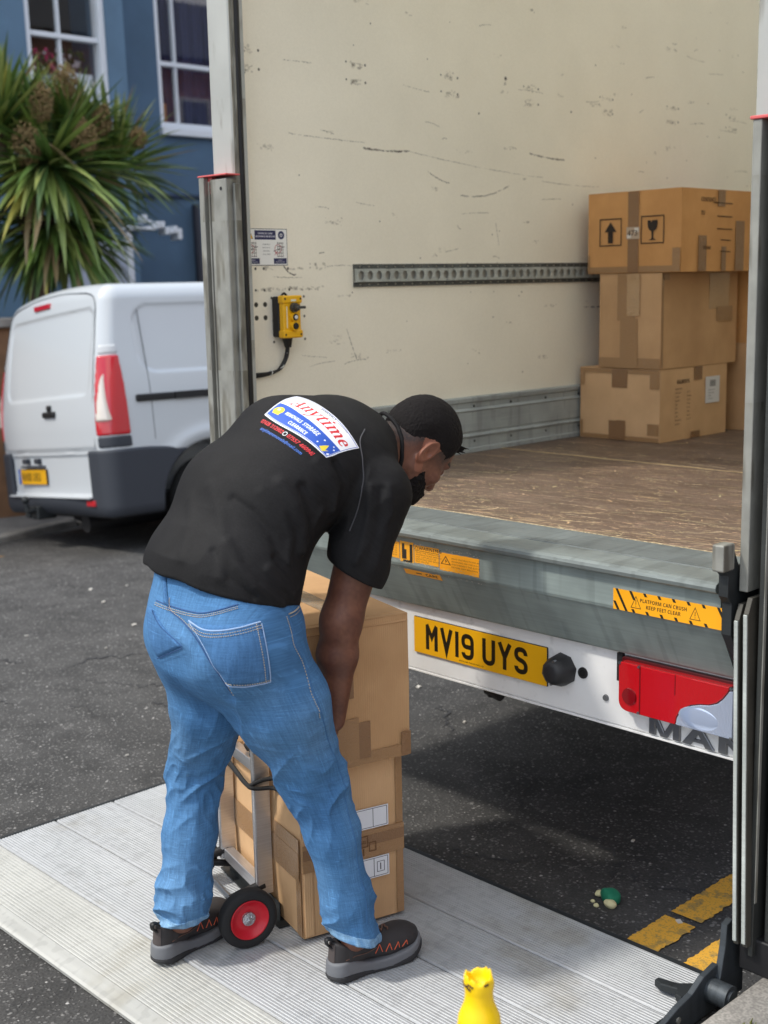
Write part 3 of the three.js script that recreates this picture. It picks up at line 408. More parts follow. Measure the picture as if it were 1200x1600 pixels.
// ---- rear lamp
{
  const X0 = 0.52, X1 = 0.868, Y0 = 0.663, Y1 = 0.806; const sh = (i) => { const s = new THREE.Shape(), r = 0.03; s.moveTo(X0 + i + r, Y0 + i); s.lineTo(X1 - i - 0.008, Y0 + i); s.lineTo(X1 - i, Y0 + i + 0.008); s.lineTo(X1 - i, Y1 - i - 0.012); s.lineTo(X1 - i - 0.012, Y1 - i); s.lineTo(X0 + i + 0.01, Y1 - i); s.quadraticCurveTo(X0 + i, Y1 - i, X0 + i, Y1 - i - 0.01); s.lineTo(X0 + i, Y0 + i + r); s.quadraticCurveTo(X0 + i, Y0 + i, X0 + i + r, Y0 + i); return s; };
  const hous = new THREE.ExtrudeGeometry(sh(0), { depth: 0.012, bevelEnabled: true, bevelSize: 0.002, bevelThickness: 0.002, bevelSegments: 2 }); hous.translate(0, 0, 0.002);
  const lamp = mesh('tail_lamp', uvm(hous), std({ color: sRGB(70, 6, 10), roughness: 0.4 }), truck);
  mesh('lamp_bracket', box(0.5, 0.518, 0.735, 0.812, 0.001, 0.012, 0.001), M.black, lamp);
  const split = [[0.70, 0.67], [0.704, 0.69], [0.717, 0.712], [0.745, 0.73], [0.77, 0.738], [0.797, 0.743], [0.818, 0.752], [0.834, 0.767], [0.845, 0.782], [0.85, 0.79]];
  const red = new THREE.Shape(); red.moveTo(X0 + 0.036, Y0 + 0.006); red.lineTo(split[0][0], Y0 + 0.006); for (const [x, y] of split) red.lineTo(x, y); red.lineTo(0.852, Y1 - 0.006); red.lineTo(X0 + 0.014, Y1 - 0.006); red.lineTo(X0 + 0.007, Y1 - 0.014); red.lineTo(X0 + 0.007, Y0 + 0.034); red.quadraticCurveTo(X0 + 0.008, Y0 + 0.008, X0 + 0.036, Y0 + 0.006);
  const clear = new THREE.Shape(); clear.moveTo(split[0][0] + 0.002, Y0 + 0.006); for (const [x, y] of split) clear.lineTo(x + 0.002, y - 0.001); clear.lineTo(X1 - 0.004, Y1 - 0.012); clear.lineTo(X1 - 0.004, Y0 + 0.006); clear.closePath();
  const ext = (s, d, z) => { const g = new THREE.ExtrudeGeometry(s, { depth: d, bevelEnabled: true, bevelSize: 0.002, bevelThickness: 0.003, bevelSegments: 3, bevelOffset: -0.002 }); g.translate(0, 0, z); return uvm(g); };
  const ribs = tex(256, (u, v) => 128 + 100 * Math.sin(u * Math.PI * 2 * 24), 0.12, false);
  mesh('red_lens', ext(red, 0.024, 0.014), phys({ color: sRGB(182, 6, 18), roughness: 0.16, clearcoat: 1, clearcoatRoughness: 0.05, bumpMap: ribs, bumpScale: 0.0003 }), lamp);
  mesh('clear_lens', ext(clear, 0.024, 0.014), phys({ color: sRGB(200, 212, 236), metalness: 0.55, roughness: 0.2, clearcoat: 1, clearcoatRoughness: 0.05, bumpMap: ribs, bumpScale: 0.0006 }), lamp);
  mesh('reflector', cyl(V(0.562, 0.712, 0.0385), V(0.562, 0.712, 0.0445), 0.024, 0.021, 28), phys({ color: sRGB(120, 4, 12), roughness: 0.12, clearcoat: 1 }), lamp);
  mesh('lens_divider', box(0.5925, 0.5955, 0.672, 0.8, 0.039, 0.0425, 0.001), std({ color: sRGB(104, 4, 12), roughness: 0.3 }), lamp); mesh('lens_divider', box(0.6985, 0.7005, 0.746, 0.8, 0.039, 0.0422, 0.001), std({ color: sRGB(104, 4, 12), roughness: 0.3 }), lamp);
  { const g = new THREE.SphereGeometry(0.05, 24, 12, 0, Math.PI * 2, 0, Math.PI / 2); g.rotateX(Math.PI / 2); g.scale(1.15, 0.6, 0.07); g.translate(0.768, 0.7, 0.0402); mesh('bulb_dome', uvm(g), phys({ color: sRGB(196, 210, 238), metalness: 0.55, roughness: 0.12, clearcoat: 1, clearcoatRoughness: 0.03 }), lamp); }
  mesh('screw', merge([[0.53, 0.797], [0.59, 0.797], [0.858, 0.797], [0.59, 0.674], [0.86, 0.672]].map(([x, y]) => cyl(V(x, y, 0.035), V(x, y, 0.0435), 0.0038, 0.0036, 8))), M.chrome, lamp);
}
// ---- raised letters on the bumper
{
  const font = await new FontLoader().loadAsync('fonts/droid/droid_sans_bold.typeface.json');
  let k = 0; for (const [ch, x, w] of [['M', 0.6, 0.094], ['A', 0.7, 0.094], ['N', 0.806, 0.09]]) { const g = new TextGeometry(ch, { font, size: 0.05, depth: 0.005, curveSegments: 4, bevelEnabled: true, bevelSize: 0.001, bevelThickness: 0.001, bevelSegments: 1 }); g.computeBoundingBox(); const b = g.boundingBox; g.translate(-b.min.x, -b.min.y, 0); g.scale(w / (b.max.x - b.min.x), 0.044 / (b.max.y - b.min.y), 1); g.translate(x, 0.612, 0.001); mesh('letter', uvm(g), std({ color: sRGB(120, 122, 126), metalness: 0.75, roughness: 0.32 }), truck); }
}
// ---- end plate beside the lip, chassis rails, wheels
mesh('guard_plate', uvm((() => { const g = extrude([[-0.02, 0.83], [0.03, 0.83], [0.118, 0.955], [0.118, 1.03], [0.135, 1.05], [0.135, 1.1], [0.15, 1.115], [0.158, 1.15], [0.145, 1.172], [0.12, 1.175], [0.09, 1.12], [-0.02, 1.1]].map(([z, y]) => [-z, y]), 0.022, 0.002); g.applyMatrix4(new THREE.Matrix4().makeBasis(V(0, 0, -1), V(0, 1, 0), V(1, 0, 0))); g.translate(0.874, 0, 0); return g; })()), M.darkSteel, truck);
mesh('grab_end', box(0.868, 0.901, 1.112, 1.177, 0.112, 0.162, 0.006, 2), M.galv, truck);
mesh('chassis_rail', box(-0.6, -0.52, 0.62, 0.85, -5.2, -0.08, 0), M.black, truck); mesh('chassis_rail', box(0.24, 0.32, 0.62, 0.85, -5.2, -0.08, 0), M.black, truck);
for (const x of [-1.17, 0.66]) { const w = mesh('wheel', cyl(V(x, 0.39, -1.95), V(x + 0.21, 0.39, -1.95), 0.39, 0.39, 36), M.rubber, truck); mesh('hub', cyl(V(x - 0.01, 0.39, -1.95), V(x + 0.22, 0.39, -1.95), 0.2, 0.2, 24), M.galv, w); }
// ---- sign inside
{
  const sign = canvasTex(768, 512, (g, w, h) => {
    g.fillStyle = '#e9e9e6'; g.fillRect(0, 0, w, h); g.strokeStyle = '#3b3b48'; g.lineWidth = 8; g.strokeRect(4, 4, w - 8, h - 8);
    g.fillStyle = '#272a55'; g.fillRect(180, 24, 380, 128); g.fillRect(20, 410, 236, 78); g.fillRect(512, 410, 236, 78); g.fillStyle = '#e8e8ee'; g.font = 'bold 30px sans-serif'; g.textAlign = 'center'; g.fillText('ENSURE ALL LOAD', 370, 76); g.fillText('RESTRAINTS ARE SECURE', 370, 118); g.font = '20px sans-serif'; for (const x of [138, 630]) { g.fillText('CORRECT', x, 444); g.fillText('SECURE THE LOAD', x, 470); }
    g.fillStyle = '#30323e'; g.font = '23px sans-serif'; ['STRAPS MUST', 'BE FITTED TO', 'BOTH RAILS', 'AT ALL TIMES'].forEach((s, i) => g.fillText(s, 384, 226 + i * 46));
    g.fillStyle = '#e7b416'; g.strokeStyle = '#6a5410'; g.lineWidth = 6; g.beginPath(); g.moveTo(92, 34); g.lineTo(148, 140); g.lineTo(36, 140); g.closePath(); g.fill(); g.stroke(); g.fillStyle = '#4a3c10'; g.fillRect(87, 70, 10, 40); g.fillRect(87, 118, 10, 10);
    g.fillStyle = '#1f2a5a'; g.beginPath(); g.arc(660, 88, 58, 0, 7); g.fill(); g.fillStyle = '#e9e9e6'; g.beginPath(); g.arc(660, 88, 24, 0, 7); g.fill(); g.fillStyle = '#1f2a5a'; g.beginPath(); g.moveTo(660, 68); g.lineTo(678, 100); g.lineTo(642, 100); g.fill();
    for (const ox of [40, 530]) { g.strokeStyle = '#3a3030'; g.lineWidth = 7; for (let i = 0; i < 4; i++) { g.beginPath(); g.moveTo(ox + 60 + i * 32, 185); g.lineTo(ox + 60 + i * 32, 395); g.stroke(); } for (let i = 0; i < 5; i++) { g.beginPath(); g.moveTo(ox + 50, 200 + i * 46); g.lineTo(ox + 166, 200 + i * 46); g.stroke(); } g.strokeStyle = '#a22a34'; g.lineWidth = 8; g.beginPath(); g.arc(ox + 66, 280, 58, 0, 7); g.stroke(); g.strokeStyle = '#2c2426'; g.beginPath(); g.moveTo(ox - 16, 310); g.lineTo(ox + 190, 250); g.stroke(); if (ox > 400) { g.strokeStyle = '#a22a34'; g.beginPath(); g.moveTo(ox, 310); g.lineTo(ox + 56, 366); g.moveTo(ox + 56, 310); g.lineTo(ox, 366); g.stroke(); } else { g.strokeStyle = '#2c2426'; g.beginPath(); g.moveTo(ox - 2, 340); g.lineTo(ox + 14, 362); g.lineTo(ox + 40, 322); g.stroke(); } }
  });
  mesh('safety_sign', sheet(0.190, 0.127, V(-1.1497, 1.9165, -0.179), V(1, 0, 0), V(0, 1, 0), 0.0012), std({ map: sign, roughness: 0.4 }), truck);
}
// ---- yellow lift controller with its cable
{
  const c = V(-1.15, 1.672, -0.236), lo = mesh('controller_box', box(-1.149, -1.112, 1.602, 1.745, -0.278, -0.192, 0.008, 3), M.black, truck);
  const yel = std({ color: sRGB(232, 176, 16), roughness: 0.42, bumpMap: grain, bumpScale: 0.0006 });
  mesh('controller_lid', merge(box(-1.1115, -1.085, 1.604, 1.743, -0.276, -0.194, 0.008, 3), box(-1.1118, -1.081, 1.720, 1.748, -0.280, -0.190, 0.006, 2), box(-1.1118, -1.081, 1.599, 1.627, -0.280, -0.190, 0.006, 2)), yel, lo);
  mesh('rotary_switch', merge(cyl(V(-1.082, 1.706, -0.238), V(-1.068, 1.706, -0.238), 0.017, 0.016, 24), cyl(V(-1.068, 1.706, -0.238), V(-1.055, 1.706, -0.238), 0.012, 0.011, 20), box(-1.06, -1.04, 1.701, 1.711, -0.262, -0.222, 0.003)), std({ color: sRGB(74, 74, 72), metalness: 0.3, roughness: 0.4 }), lo);
  mesh('push_button', cyl(V(-1.084, 1.672, -0.238), V(-1.072, 1.672, -0.238), 0.017, 0.016, 24), yel, lo); mesh('push_button', cyl(V(-1.072, 1.672, -0.238), V(-1.069, 1.672, -0.238), 0.012, 0.011, 24), M.black, lo); mesh('push_button', cyl(V(-1.069, 1.672, -0.238), V(-1.0665, 1.672, -0.238), 0.007, 0.007, 20), std({ color: sRGB(225, 225, 222), roughness: 0.4 }), lo);
  mesh('push_button', cyl(V(-1.084, 1.641, -0.238), V(-1.072, 1.641, -0.238), 0.018, 0.017, 24), yel, lo); mesh('push_button', cyl(V(-1.072, 1.641, -0.238), V(-1.068, 1.641, -0.238), 0.012, 0.011, 24), M.black, lo);
  mesh('controller_text', merge(box(-1.0849, -1.0842, 1.634, 1.71, -0.2115, -0.2075, 0), box(-1.0849, -1.0842, 1.613, 1.617, -0.252, -0.228, 0), box(-1.0809, -1.0802, 1.727, 1.7345, -0.25, -0.226, 0)), std({ color: sRGB(226, 222, 200), roughness: 0.5 }), lo);
  mesh('screw', merge([[1.736, -0.2], [1.736, -0.27], [1.611, -0.2], [1.611, -0.27]].map(([y, z]) => cyl(V(-1.0825, y, z), V(-1.0805, y, z), 0.0042, 0.004, 10))), M.black, lo);
  mesh('cable_gland', cyl(V(-1.12, 1.606, -0.236), V(-1.125, 1.566, -0.243), 0.021, 0.012, 14), M.black, lo);
  mesh('hanging_loop', tube([[-1.13, 1.744, -0.222], [-1.13, 1.756, -0.236], [-1.13, 1.744, -0.25]], 0.004, 16, 6), M.black, lo);
  const cab = mesh('controller_cable', merge(tube([[-1.125, 1.572, -0.244], [-1.13, 1.53, -0.24], [-1.135, 1.49, -0.212], [-1.138, 1.478, -0.17], [-1.138, 1.476, -0.09], [-1.138, 1.476, -0.05]], 0.0055, 40, 8), tube([[-1.127, 1.57, -0.24], [-1.133, 1.525, -0.232], [-1.138, 1.484, -0.2], [-1.141, 1.47, -0.15], [-1.141, 1.466, -0.08], [-1.141, 1.466, -0.05]], 0.0045, 40, 8)), M.black, truck);
  mesh('cable_tie', merge([[1.545, -0.243, 0], [1.498, -0.218, 0.7], [1.478, -0.168, 1.4]].map(([y, z, a]) => { const g = new THREE.TorusGeometry(0.0095, 0.0016, 6, 16); g.rotateX(Math.PI / 2 + a); g.translate(-1.135, y, z); return g.toNonIndexed(); })), std({ color: sRGB(220, 220, 215), roughness: 0.5 }), cab);
}
// ---------------------------------------------------------------- tail lift: two columns and a ribbed aluminium platform on the ground
const lift = thing('tail_lift', 'galvanised column tail lift with its ribbed aluminium platform lowered to the road', 'tail lift', [0, 0, 0]);
{
  const alu = (seed, tint) => std({ map: tex(512, (u, v) => { const a = fbm(u * 5, v * 5, 5, 4, seed), d = 0.5 * sstep(0.6, 0.9, fbm(u * 7 + 0.1, v * 7, 7, 4, seed + 3)), s = n2(u * 5, v * 160, 160, seed + 5), f = sstep(0.66, 0.8, n2(u * 90, v * 60, 60, seed + 8)); const t = 178 + 18 * (a - 0.5) + 12 * (s - 0.5) - 8 * f; return [(t - 34 * d) * tint[0], (t - 40 * d) * tint[1], (t - 52 * d) * tint[2]]; }, 1.15), metalness: 0.3, roughness: 0.55, bumpMap: grain, bumpScale: 0.0008 });
  const m0 = alu(111, [0.965, 0.975, 0.985]), m1 = alu(121, [0.99, 0.99, 0.965]);
  const X0 = -1.235, X1 = 0.862;
  const plank = (z0, z1, top) => { const p = [[z0, 0.012]]; const n = Math.round((z1 - z0 - 0.006) / 0.01), s = (z1 - z0 - 0.006) / n; p.push([z0, 0.041], [z0 + 0.0025, 0.0445]); for (let i = 0; i < n; i++) { const a = z0 + 0.003 + i * s; p.push([a + 0.08 * s, 0.0437], [a + 0.26 * s, 0.0452], [a + 0.76 * s, 0.0452], [a + 0.94 * s, 0.0437]); } p.push([z1 - 0.0025, 0.0445], [z1, 0.041], [z1, 0.012]); return profX(p, X0, X1); };
  const platform = mesh('platform', box(X0 + 0.01, X1 - 0.01, 0.006, 0.0115, 0.08, 1.12, 0), M.darkSteel, lift);
  for (const [a, b] of [[0.076, 0.2885], [0.2935, 0.5115], [0.5165, 0.7325], [0.7375, 0.9525]]) mesh('plank', plank(a, b), m0, platform);
  { const p = [[0.9565, 0.008], [0.9565, 0.0425], [0.958, 0.0445]]; const n = 16; for (let i = 0; i < n; i++) { const s = 0.0105, a = 0.961 + i * s, y = lerp(0.0452, 0.0295, i / n); p.push([a + 0.001, y - 0.002], [a + 0.003, y], [a + 0.0072, y - 0.0007], [a + 0.0092, y - 0.003]); } p.push([1.132, 0.0285], [1.172, 0.0165], [1.179, 0.012], [1.179, 0.004]); mesh('ramp_edge', profX(p, X0, X1), m1, platform); }
  mesh('edge_trim', box(X0 - 0.012, X0 - 0.0005, 0.004, 0.0475, 0.06, 0.955, 0.002), M.darkSteel, platform); mesh('edge_trim', box(X1 + 0.0005, X1 + 0.012, 0.004, 0.05, 0.06, 0.955, 0.002), M.darkSteel, platform);
  mesh('hinge_bar', box(X0, X1, 0.008, 0.04, 0.05, 0.0745, 0.004), M.darkSteel, platform);
  // left column: flange, slot, face
  const cl = mesh('column', box(-1.155, -1.062, 0.1, 2.138, 0.004, 0.052, 0.006, 2), M.galv, lift);
  mesh('column_flange', box(-1.206, -1.178, 0.1, 2.146, 0.004, 0.058, 0.002), M.galv, cl); mesh('column_slot', box(-1.1775, -1.1555, 0.1, 2.12, 0.004, 0.02, 0), M.black, cl); mesh('column_edge', merge(box(-1.061, -1.048, 0.1, 2.12, 0.001, 0.026, 0.002), box(-1.155, -1.15, 0.11, 2.13, 0.0522, 0.058, 0.002)), M.galv, cl);
  mesh('column_cap', merge(box(-1.21, -1.05, 2.1465, 2.152, 0.0, 0.06, 0.002), box(-1.1775, -1.156, 2.09, 2.146, 0.0205, 0.04, 0.001)), M.redCap, cl); mesh('column_bolt', cyl(V(-1.09, 2.105, 0.05), V(-1.09, 2.105, 0.0535), 0.006, 0.006, 10), M.black, cl);
  // right column, nearer the camera
  const cr = mesh('column', box(0.905, 0.928, 1.06, 2.118, 0.004, 0.1, 0.003, 2), M.galv, lift);
  mesh('column_slot', box(0.9, 1.045, 0.12, 2.1, -0.045, 0.004, 0.002), std({ map: metalNoise, color: sRGB(78, 78, 76), metalness: 0.2, roughness: 0.6 }), cr); mesh('column_cap', box(0.9, 1.05, 2.1185, 2.126, -0.02, 0.104, 0.002), M.redCap, cr);
  mesh('column_flange', merge(box(0.958, 0.97, 0.16, 2.118, 0.0045, 0.1, 0.002), box(0.985, 1.04, 0.13, 2.118, 0.0045, 0.075, 0.004), box(0.9285, 0.9575, 0.16, 1.06, 0.0045, 0.03, 0.002)), std({ map: metalNoise, color: sRGB(74, 74, 72), metalness: 0.25, roughness: 0.45, bumpMap: grain, bumpScale: 0.001 }), cr);
  mesh('column_edge', merge(box(0.9702, 0.9732, 0.3, 2.1, 0.09, 0.1005, 0.001), box(1.036, 1.0405, 0.5, 2.0, 0.07, 0.0758, 0.001)), M.galv, cr);
  mesh('column_bolt', merge([0.3, 0.42, 0.62].map((y) => cyl(V(0.943, y, 0.03), V(0.943, y, 0.037), 0.009, 0.008, 8))), M.galv, cr);
  mesh('column_foot', box(0.925, 1.03, 0.108, 0.2, -0.03, 0.085, 0.006), M.black, cr);
  const brownSteel = std({ map: metalNoise, color: sRGB(96, 90, 82), metalness: 0.3, roughness: 0.55, bumpMap: grain, bumpScale: 0.001 }), brightEdge = std({ map: metalNoise, color: sRGB(240, 240, 234), metalness: 0.15, roughness: 0.45 });
  // carriage: two upright plates with bright worn edges
  for (const [x, y1] of [[0.925, 1.032], [0.949, 1.05]]) { const g = extrude([[0.06, 0.19], [0.118, 0.19], [0.122, 0.22], [0.122, y1 - 0.035], [0.104, y1], [0.06, y1]].map(([z, y]) => [-z, y]), 0.0105, 0.0012); g.applyMatrix4(new THREE.Matrix4().makeBasis(V(0, 0, -1), V(0, 1, 0), V(1, 0, 0))); g.translate(-0.005, -0.6, 0); g.rotateZ(0.026); g.translate(x, 0.6, 0); const cp = mesh('carriage_plate', uvm(g), brownSteel, lift); const e = box(0.0002, 0.0102, 0.2, y1 - 0.036, 0.1222, 0.1272, 0.002); e.translate(-0.005, -0.6, 0); e.rotateZ(0.026); e.translate(x, 0.6, 0); mesh('worn_edge', e, brightEdge, cp); }
  // foot bracket, pivot and catch at the platform's corner
  const brk = (pts, x, t) => { const g = extrude(pts.map(([z, y]) => [-z, y]), t, 0.003); g.applyMatrix4(new THREE.Matrix4().makeBasis(V(0, 0, -1), V(0, 1, 0), V(1, 0, 0))); g.translate(x, 0, 0); return uvm(g); };
  const dark = std({ map: metalNoise, color: sRGB(92, 96, 102), metalness: 0.45, roughness: 0.5, bumpMap: grain, bumpScale: 0.001 });
  mesh('foot_bracket', brk([[0.03, 0.02], [0.13, 0.02], [0.15, 0.05], [0.135, 0.1], [0.118, 0.17], [0.112, 0.225], [0.09, 0.232], [0.03, 0.2]], 0.893, 0.012), dark, lift);
  mesh('side_arm', brk([[0.1, 0.008], [0.5, 0.008], [0.5, 0.05], [0.36, 0.062], [0.3, 0.08], [0.24, 0.09], [0.19, 0.115], [0.13, 0.125], [0.1, 0.1]], 0.882, 0.010), dark, lift);
  mesh('pivot_pin', merge(cyl(V(0.885, 0.07, 0.16), V(0.952, 0.07, 0.16), 0.03, 0.03, 20), cyl(V(0.952, 0.07, 0.16), V(0.957, 0.07, 0.16), 0.02, 0.018, 16)), dark, lift); for (const [y, z] of [[0.05, 0.3], [0.035, 0.42]]) mesh('bolt', cyl(V(0.891, y, z), V(0.899, y, z), 0.009, 0.008, 8), M.galv, lift);
  { const g = extrude([[0.868, -0.125], [0.86, -0.168], [0.828, -0.198], [0.778, -0.21], [0.778, -0.224], [0.8, -0.232], [0.84, -0.222], [0.852, -0.245], [0.87, -0.25], [0.876, -0.2], [0.885, -0.14]], 0.014, 0.003); g.applyMatrix4(new THREE.Matrix4().makeBasis(V(1, 0, 0), V(0, 0, -1), V(0, 1, 0))); g.translate(0, 0.06, 0); mesh('catch', uvm(g), M.darkSteel, lift); }
}

// ---------------------------------------------------------------- cardboard boxes
const cardTex = (seed, r, g0, b) => tex(512, (u, v) => { const t = 26 * (fbm(u * 5, v * 5, 5, 4, seed) - 0.5) + 3 * (n2(u * 200, v * 30, 200, seed + 4) - 0.5) + 1.5 * Math.sin(u * Math.PI * 2 * 100); return [r + t, g0 + t * 0.95, b + t * 0.85]; }, 0.6);
const corr = tex(256, (u, v) => 128 + 60 * Math.sin(u * Math.PI * 2 * 40) + 50 * (fbm(u * 6, v * 6, 6, 3, 8) - 0.5), 0.26, false);
const cardMat = (seed, r, g, b) => std({ map: cardTex(seed, r, g, b), roughness: 0.82, bumpMap: corr, bumpScale: 0.0009 });
const wrinkle = tex(512, (u, v) => { const a = fbm(u * 9, v * 9, 9, 4, 141); return 255 * Math.abs(Math.sin(a * 22)); }, 0.22, false);
M.tape = phys({ color: sRGB(160, 122, 82), roughness: 0.28, clearcoat: 0.5, clearcoatRoughness: 0.2, bumpMap: wrinkle, bumpScale: 0.0007 });
M.tapeDark = phys({ color: sRGB(138, 102, 68), roughness: 0.3, clearcoat: 0.5, clearcoatRoughness: 0.2, bumpMap: wrinkle, bumpScale: 0.0007 });
M.clearTape = phys({ color: sRGB(186, 150, 108), roughness: 0.12, clearcoat: 1, clearcoatRoughness: 0.05, bumpMap: wrinkle, bumpScale: 0.0012 });
// w along x, h up, d along z; origin at the middle of the base. The top is two flaps meeting in the middle.
function carton(name, label, pos, yaw, w, h, d, mat, opt = {}) {
  const t = thing(name, label, 'box', pos, undefined, yaw), R = rng(opt.seed || 1), nx = 10, ny = 8;
  const body = new RoundedBoxGeometry(w, h - 0.004, d, 6, 0.006); body.translate(0, (h - 0.004) / 2, 0); const p = body.attributes.position;
  const bul = opt.bulge === undefined ? 0.005 : opt.bulge, s1 = R() * 9;
  const g2 = new THREE.BoxGeometry(w - 0.001, h - 0.004, d - 0.001, nx, ny, nx); g2.translate(0, (h - 0.004) / 2, 0);
  const q = g2.attributes.position, nn = g2.attributes.normal; for (let i = 0; i < q.count; i++) { const x = q.getX(i) / w * 2, y = q.getY(i) / h * 2 - 1, z = q.getZ(i) / d * 2, b = bul * (1 - x * x * Math.abs(1 - Math.abs(nn.getX(i)))) * (1 - y * y) * (1 - z * z * Math.abs(1 - Math.abs(nn.getZ(i)))) + 0.003 * (n3(x * 2 + s1, y * 2, z * 2, 5) - 0.5); if (Math.abs(nn.getY(i)) < 0.5) q.setXYZ(i, q.getX(i) + nn.getX(i) * b, q.getY(i), q.getZ(i) + nn.getZ(i) * b); else if (nn.getY(i) > 0) q.setY(i, q.getY(i) - 0.004); }
  g2.computeVertexNormals(); mesh('carton_body', uvm(g2, R(), R()), mat, t);
  for (const s of [-1, 1]) { const alongX = (opt.seam || 'x') === 'x'; const f = alongX ? box(-w / 2, w / 2, h - 0.0042, h, s > 0 ? 0.0015 : -d / 2, s > 0 ? d / 2 : -0.0015, 0.0018) : box(s > 0 ? 0.0015 : -w / 2, s > 0 ? w / 2 : -0.0015, h - 0.0042, h, -d / 2, d / 2, 0.0018); mesh('flap', f, mat, t); }
  return t;
}
// thin strip on a face of a box; face: 'x' (+x), 'z' (+z), 'y' (top), '-x'
function onFace(t, name, face, w, h, d, a0, a1, b0, b1, mat, lift = 0.0065, th = 0.0008) {
  let g; if (face === 'z') g = box(a0, a1, b0, b1, d / 2 + lift - th, d / 2 + lift, 0); else if (face === 'x') g = box(w / 2 + lift - th, w / 2 + lift, b0, b1, a0, a1, 0); else g = box(a0, a1, h + 0.0003, h + 0.0003 + th, b0, b1, 0);
  return mesh(name, g, mat, t);
}
const printOn = (t, name, face, w, h, d, ca, cb, pw, ph, map, lift = 0.007, extra = {}) => mesh(name, face === 'z' ? sheet(pw, ph, V(ca, cb, d / 2 + lift), V(0, 0, 1), V(0, 1, 0), 0.0006, !!extra.transparent) : sheet(pw, ph, V(w / 2 + lift, cb, ca), V(1, 0, 0), V(0, 1, 0), 0.0006, !!extra.transparent), std({ map, roughness: 0.7, ...extra }), t);
const inkOn = (w, h, draw) => { const t = canvasTex(w, h, (g) => { g.clearRect(0, 0, w, h); draw(g, w, h); }); return t; };
const ink = (t, face, w, h, d, ca, cb, pw, ph, map, lift) => printOn(t, 'print', face, w, h, d, ca, cb, pw, ph, map, lift, { transparent: true, alphaTest: 0.35 });
{
  const A = cardMat(151, 206, 166, 122), B = cardMat(152, 196, 155, 111), Cc = cardMat(153, 202, 148, 90);
  // the stack in the lorry: bottom, middle, top
  { const w = 0.425, h = 0.316, d = 0.53, t = carton('cardboard_box', 'pale brown carton with a white barcode label, lowest of the lorry stack', [-0.903, 1.0805, -2.198], 0.0, w, h, d, A, { seed: 2 });
    onFace(t, 'tape', 'z', w, h, d, -0.035, 0.045, h - 0.085, h - 0.002, M.tapeDark); onFace(t, 'tape', 'z', w, h, d, -0.05, -0.005, 0.002, 0.085, M.tapeDark); onFace(t, 'tape', 'z', w, h, d, -0.01, 0.038, 0.002, 0.088, M.tapeDark, 0.0074); onFace(t, 'tape', 'z', w, h, d, -w / 2 + 0.003, -w / 2 + 0.025, h - 0.08, h - 0.004, M.tape, 0.005); onFace(t, 'tape', 'z', w, h, d, w / 2 - 0.05, w / 2 - 0.003, h - 0.085, h - 0.012, M.tape, 0.005); onFace(t, 'tape', 'z', w, h, d, -w / 2 + 0.003, -w / 2 + 0.018, 0.012, 0.08, M.tape, 0.005); onFace(t, 'tape', 'z', w, h, d, w / 2 - 0.06, w / 2 - 0.003, 0.03, 0.08, M.tape, 0.005); onFace(t, 'tape', 'z', w, h, d, -w / 2 + 0.003, w / 2 - 0.003, h - 0.022, h - 0.003, M.tape, 0.0045); onFace(t, 'tape', 'z', w, h, d, -w / 2 + 0.003, w / 2 - 0.003, 0.003, 0.02, M.tape, 0.0045);
    onFace(t, 'tape', 'x', w, h, d, -0.05, 0.01, h - 0.06, h - 0.002, M.tapeDark); onFace(t, 'tape', 'x', w, h, d, -0.04, 0.03, 0.002, 0.03, M.tapeDark);
    ink(t, 'x', w, h, d, 0.075, 0.16, 0.21, 0.22, inkOn(420, 440, (g) => { g.fillStyle = 'rgba(60,42,24,0.95)'; g.font = 'bold 44px sans-serif'; g.fillText('GILBERTS', 60, 44); g.font = '17px sans-serif'; ['DESCRIPTION', 'ITEM CODE', 'COLOUR', 'QUANTITY', 'N.W.', 'G.W.', 'MEAS', 'C/NO', 'PO NUMBER', 'COUNTRY'].forEach((s, i) => { g.fillText(s, 40, 96 + i * 34); if (i > 0) g.fillText(['', 'VK 210', 'NATURAL', '12 PCS', '8.4 KG', '9.2 KG', '53X42', '18 / 40', '20 1174', ''][i], 220, 96 + i * 34); }); }));
    printOn(t, 'barcode_label', 'x', w, h, d, -0.135, 0.205, 0.115, 0.118, canvasTex(256, 256, (g) => { g.fillStyle = '#d8d6d4'; g.fillRect(0, 0, 256, 256); g.fillStyle = '#26262a'; const R = rng(4); for (let x = 80; x < 176; x += 3 + R() * 6) g.fillRect(x, 36, 1.5 + R() * 4, 62); g.font = '15px sans-serif'; ['CARTON 18 OF 40', 'ROOM  LOUNGE', 'FRAGILE', 'THIS WAY UP'].forEach((s, i) => g.fillText(s, 50, 136 + i * 28)); }));
  }
  { const w = 0.322, h = 0.405, d = 0.6, t = carton('cardboard_box', 'plain brown taped carton in the middle of the stack in the lorry', [-0.849, 1.3975, -2.228], 0.0, w, h, d, B, { seed: 3 });
    onFace(t, 'tape', 'z', w, h, d, -0.045, 0.045, 0.002, h - 0.19, M.tape); onFace(t, 'tape', 'z', w, h, d, -0.06, 0.03, h - 0.2, h - 0.002, M.tape, 0.0074); onFace(t, 'tape', 'z', w, h, d, -0.01, 0.055, h - 0.18, h - 0.002, M.clearTape, 0.0082); onFace(t, 'tape', 'z', w, h, d, -w / 2 + 0.003, w / 2 - 0.003, 0.003, 0.045, M.tape, 0.005); onFace(t, 'tape', 'x', w, h, d, 0.25, 0.297, h - 0.03, h - 0.003, M.tape, 0.005);
    onFace(t, 'tape', 'x', w, h, d, -0.22, -0.06, h - 0.16, h - 0.002, M.clearTape, 0.006); onFace(t, 'tape', 'x', w, h, d, -0.25, -0.12, h - 0.215, h - 0.15, M.tape, 0.0072); onFace(t, 'tape', 'x', w, h, d, 0.29, 0.298, 0.004, h - 0.004, M.tape, 0.005);
  }
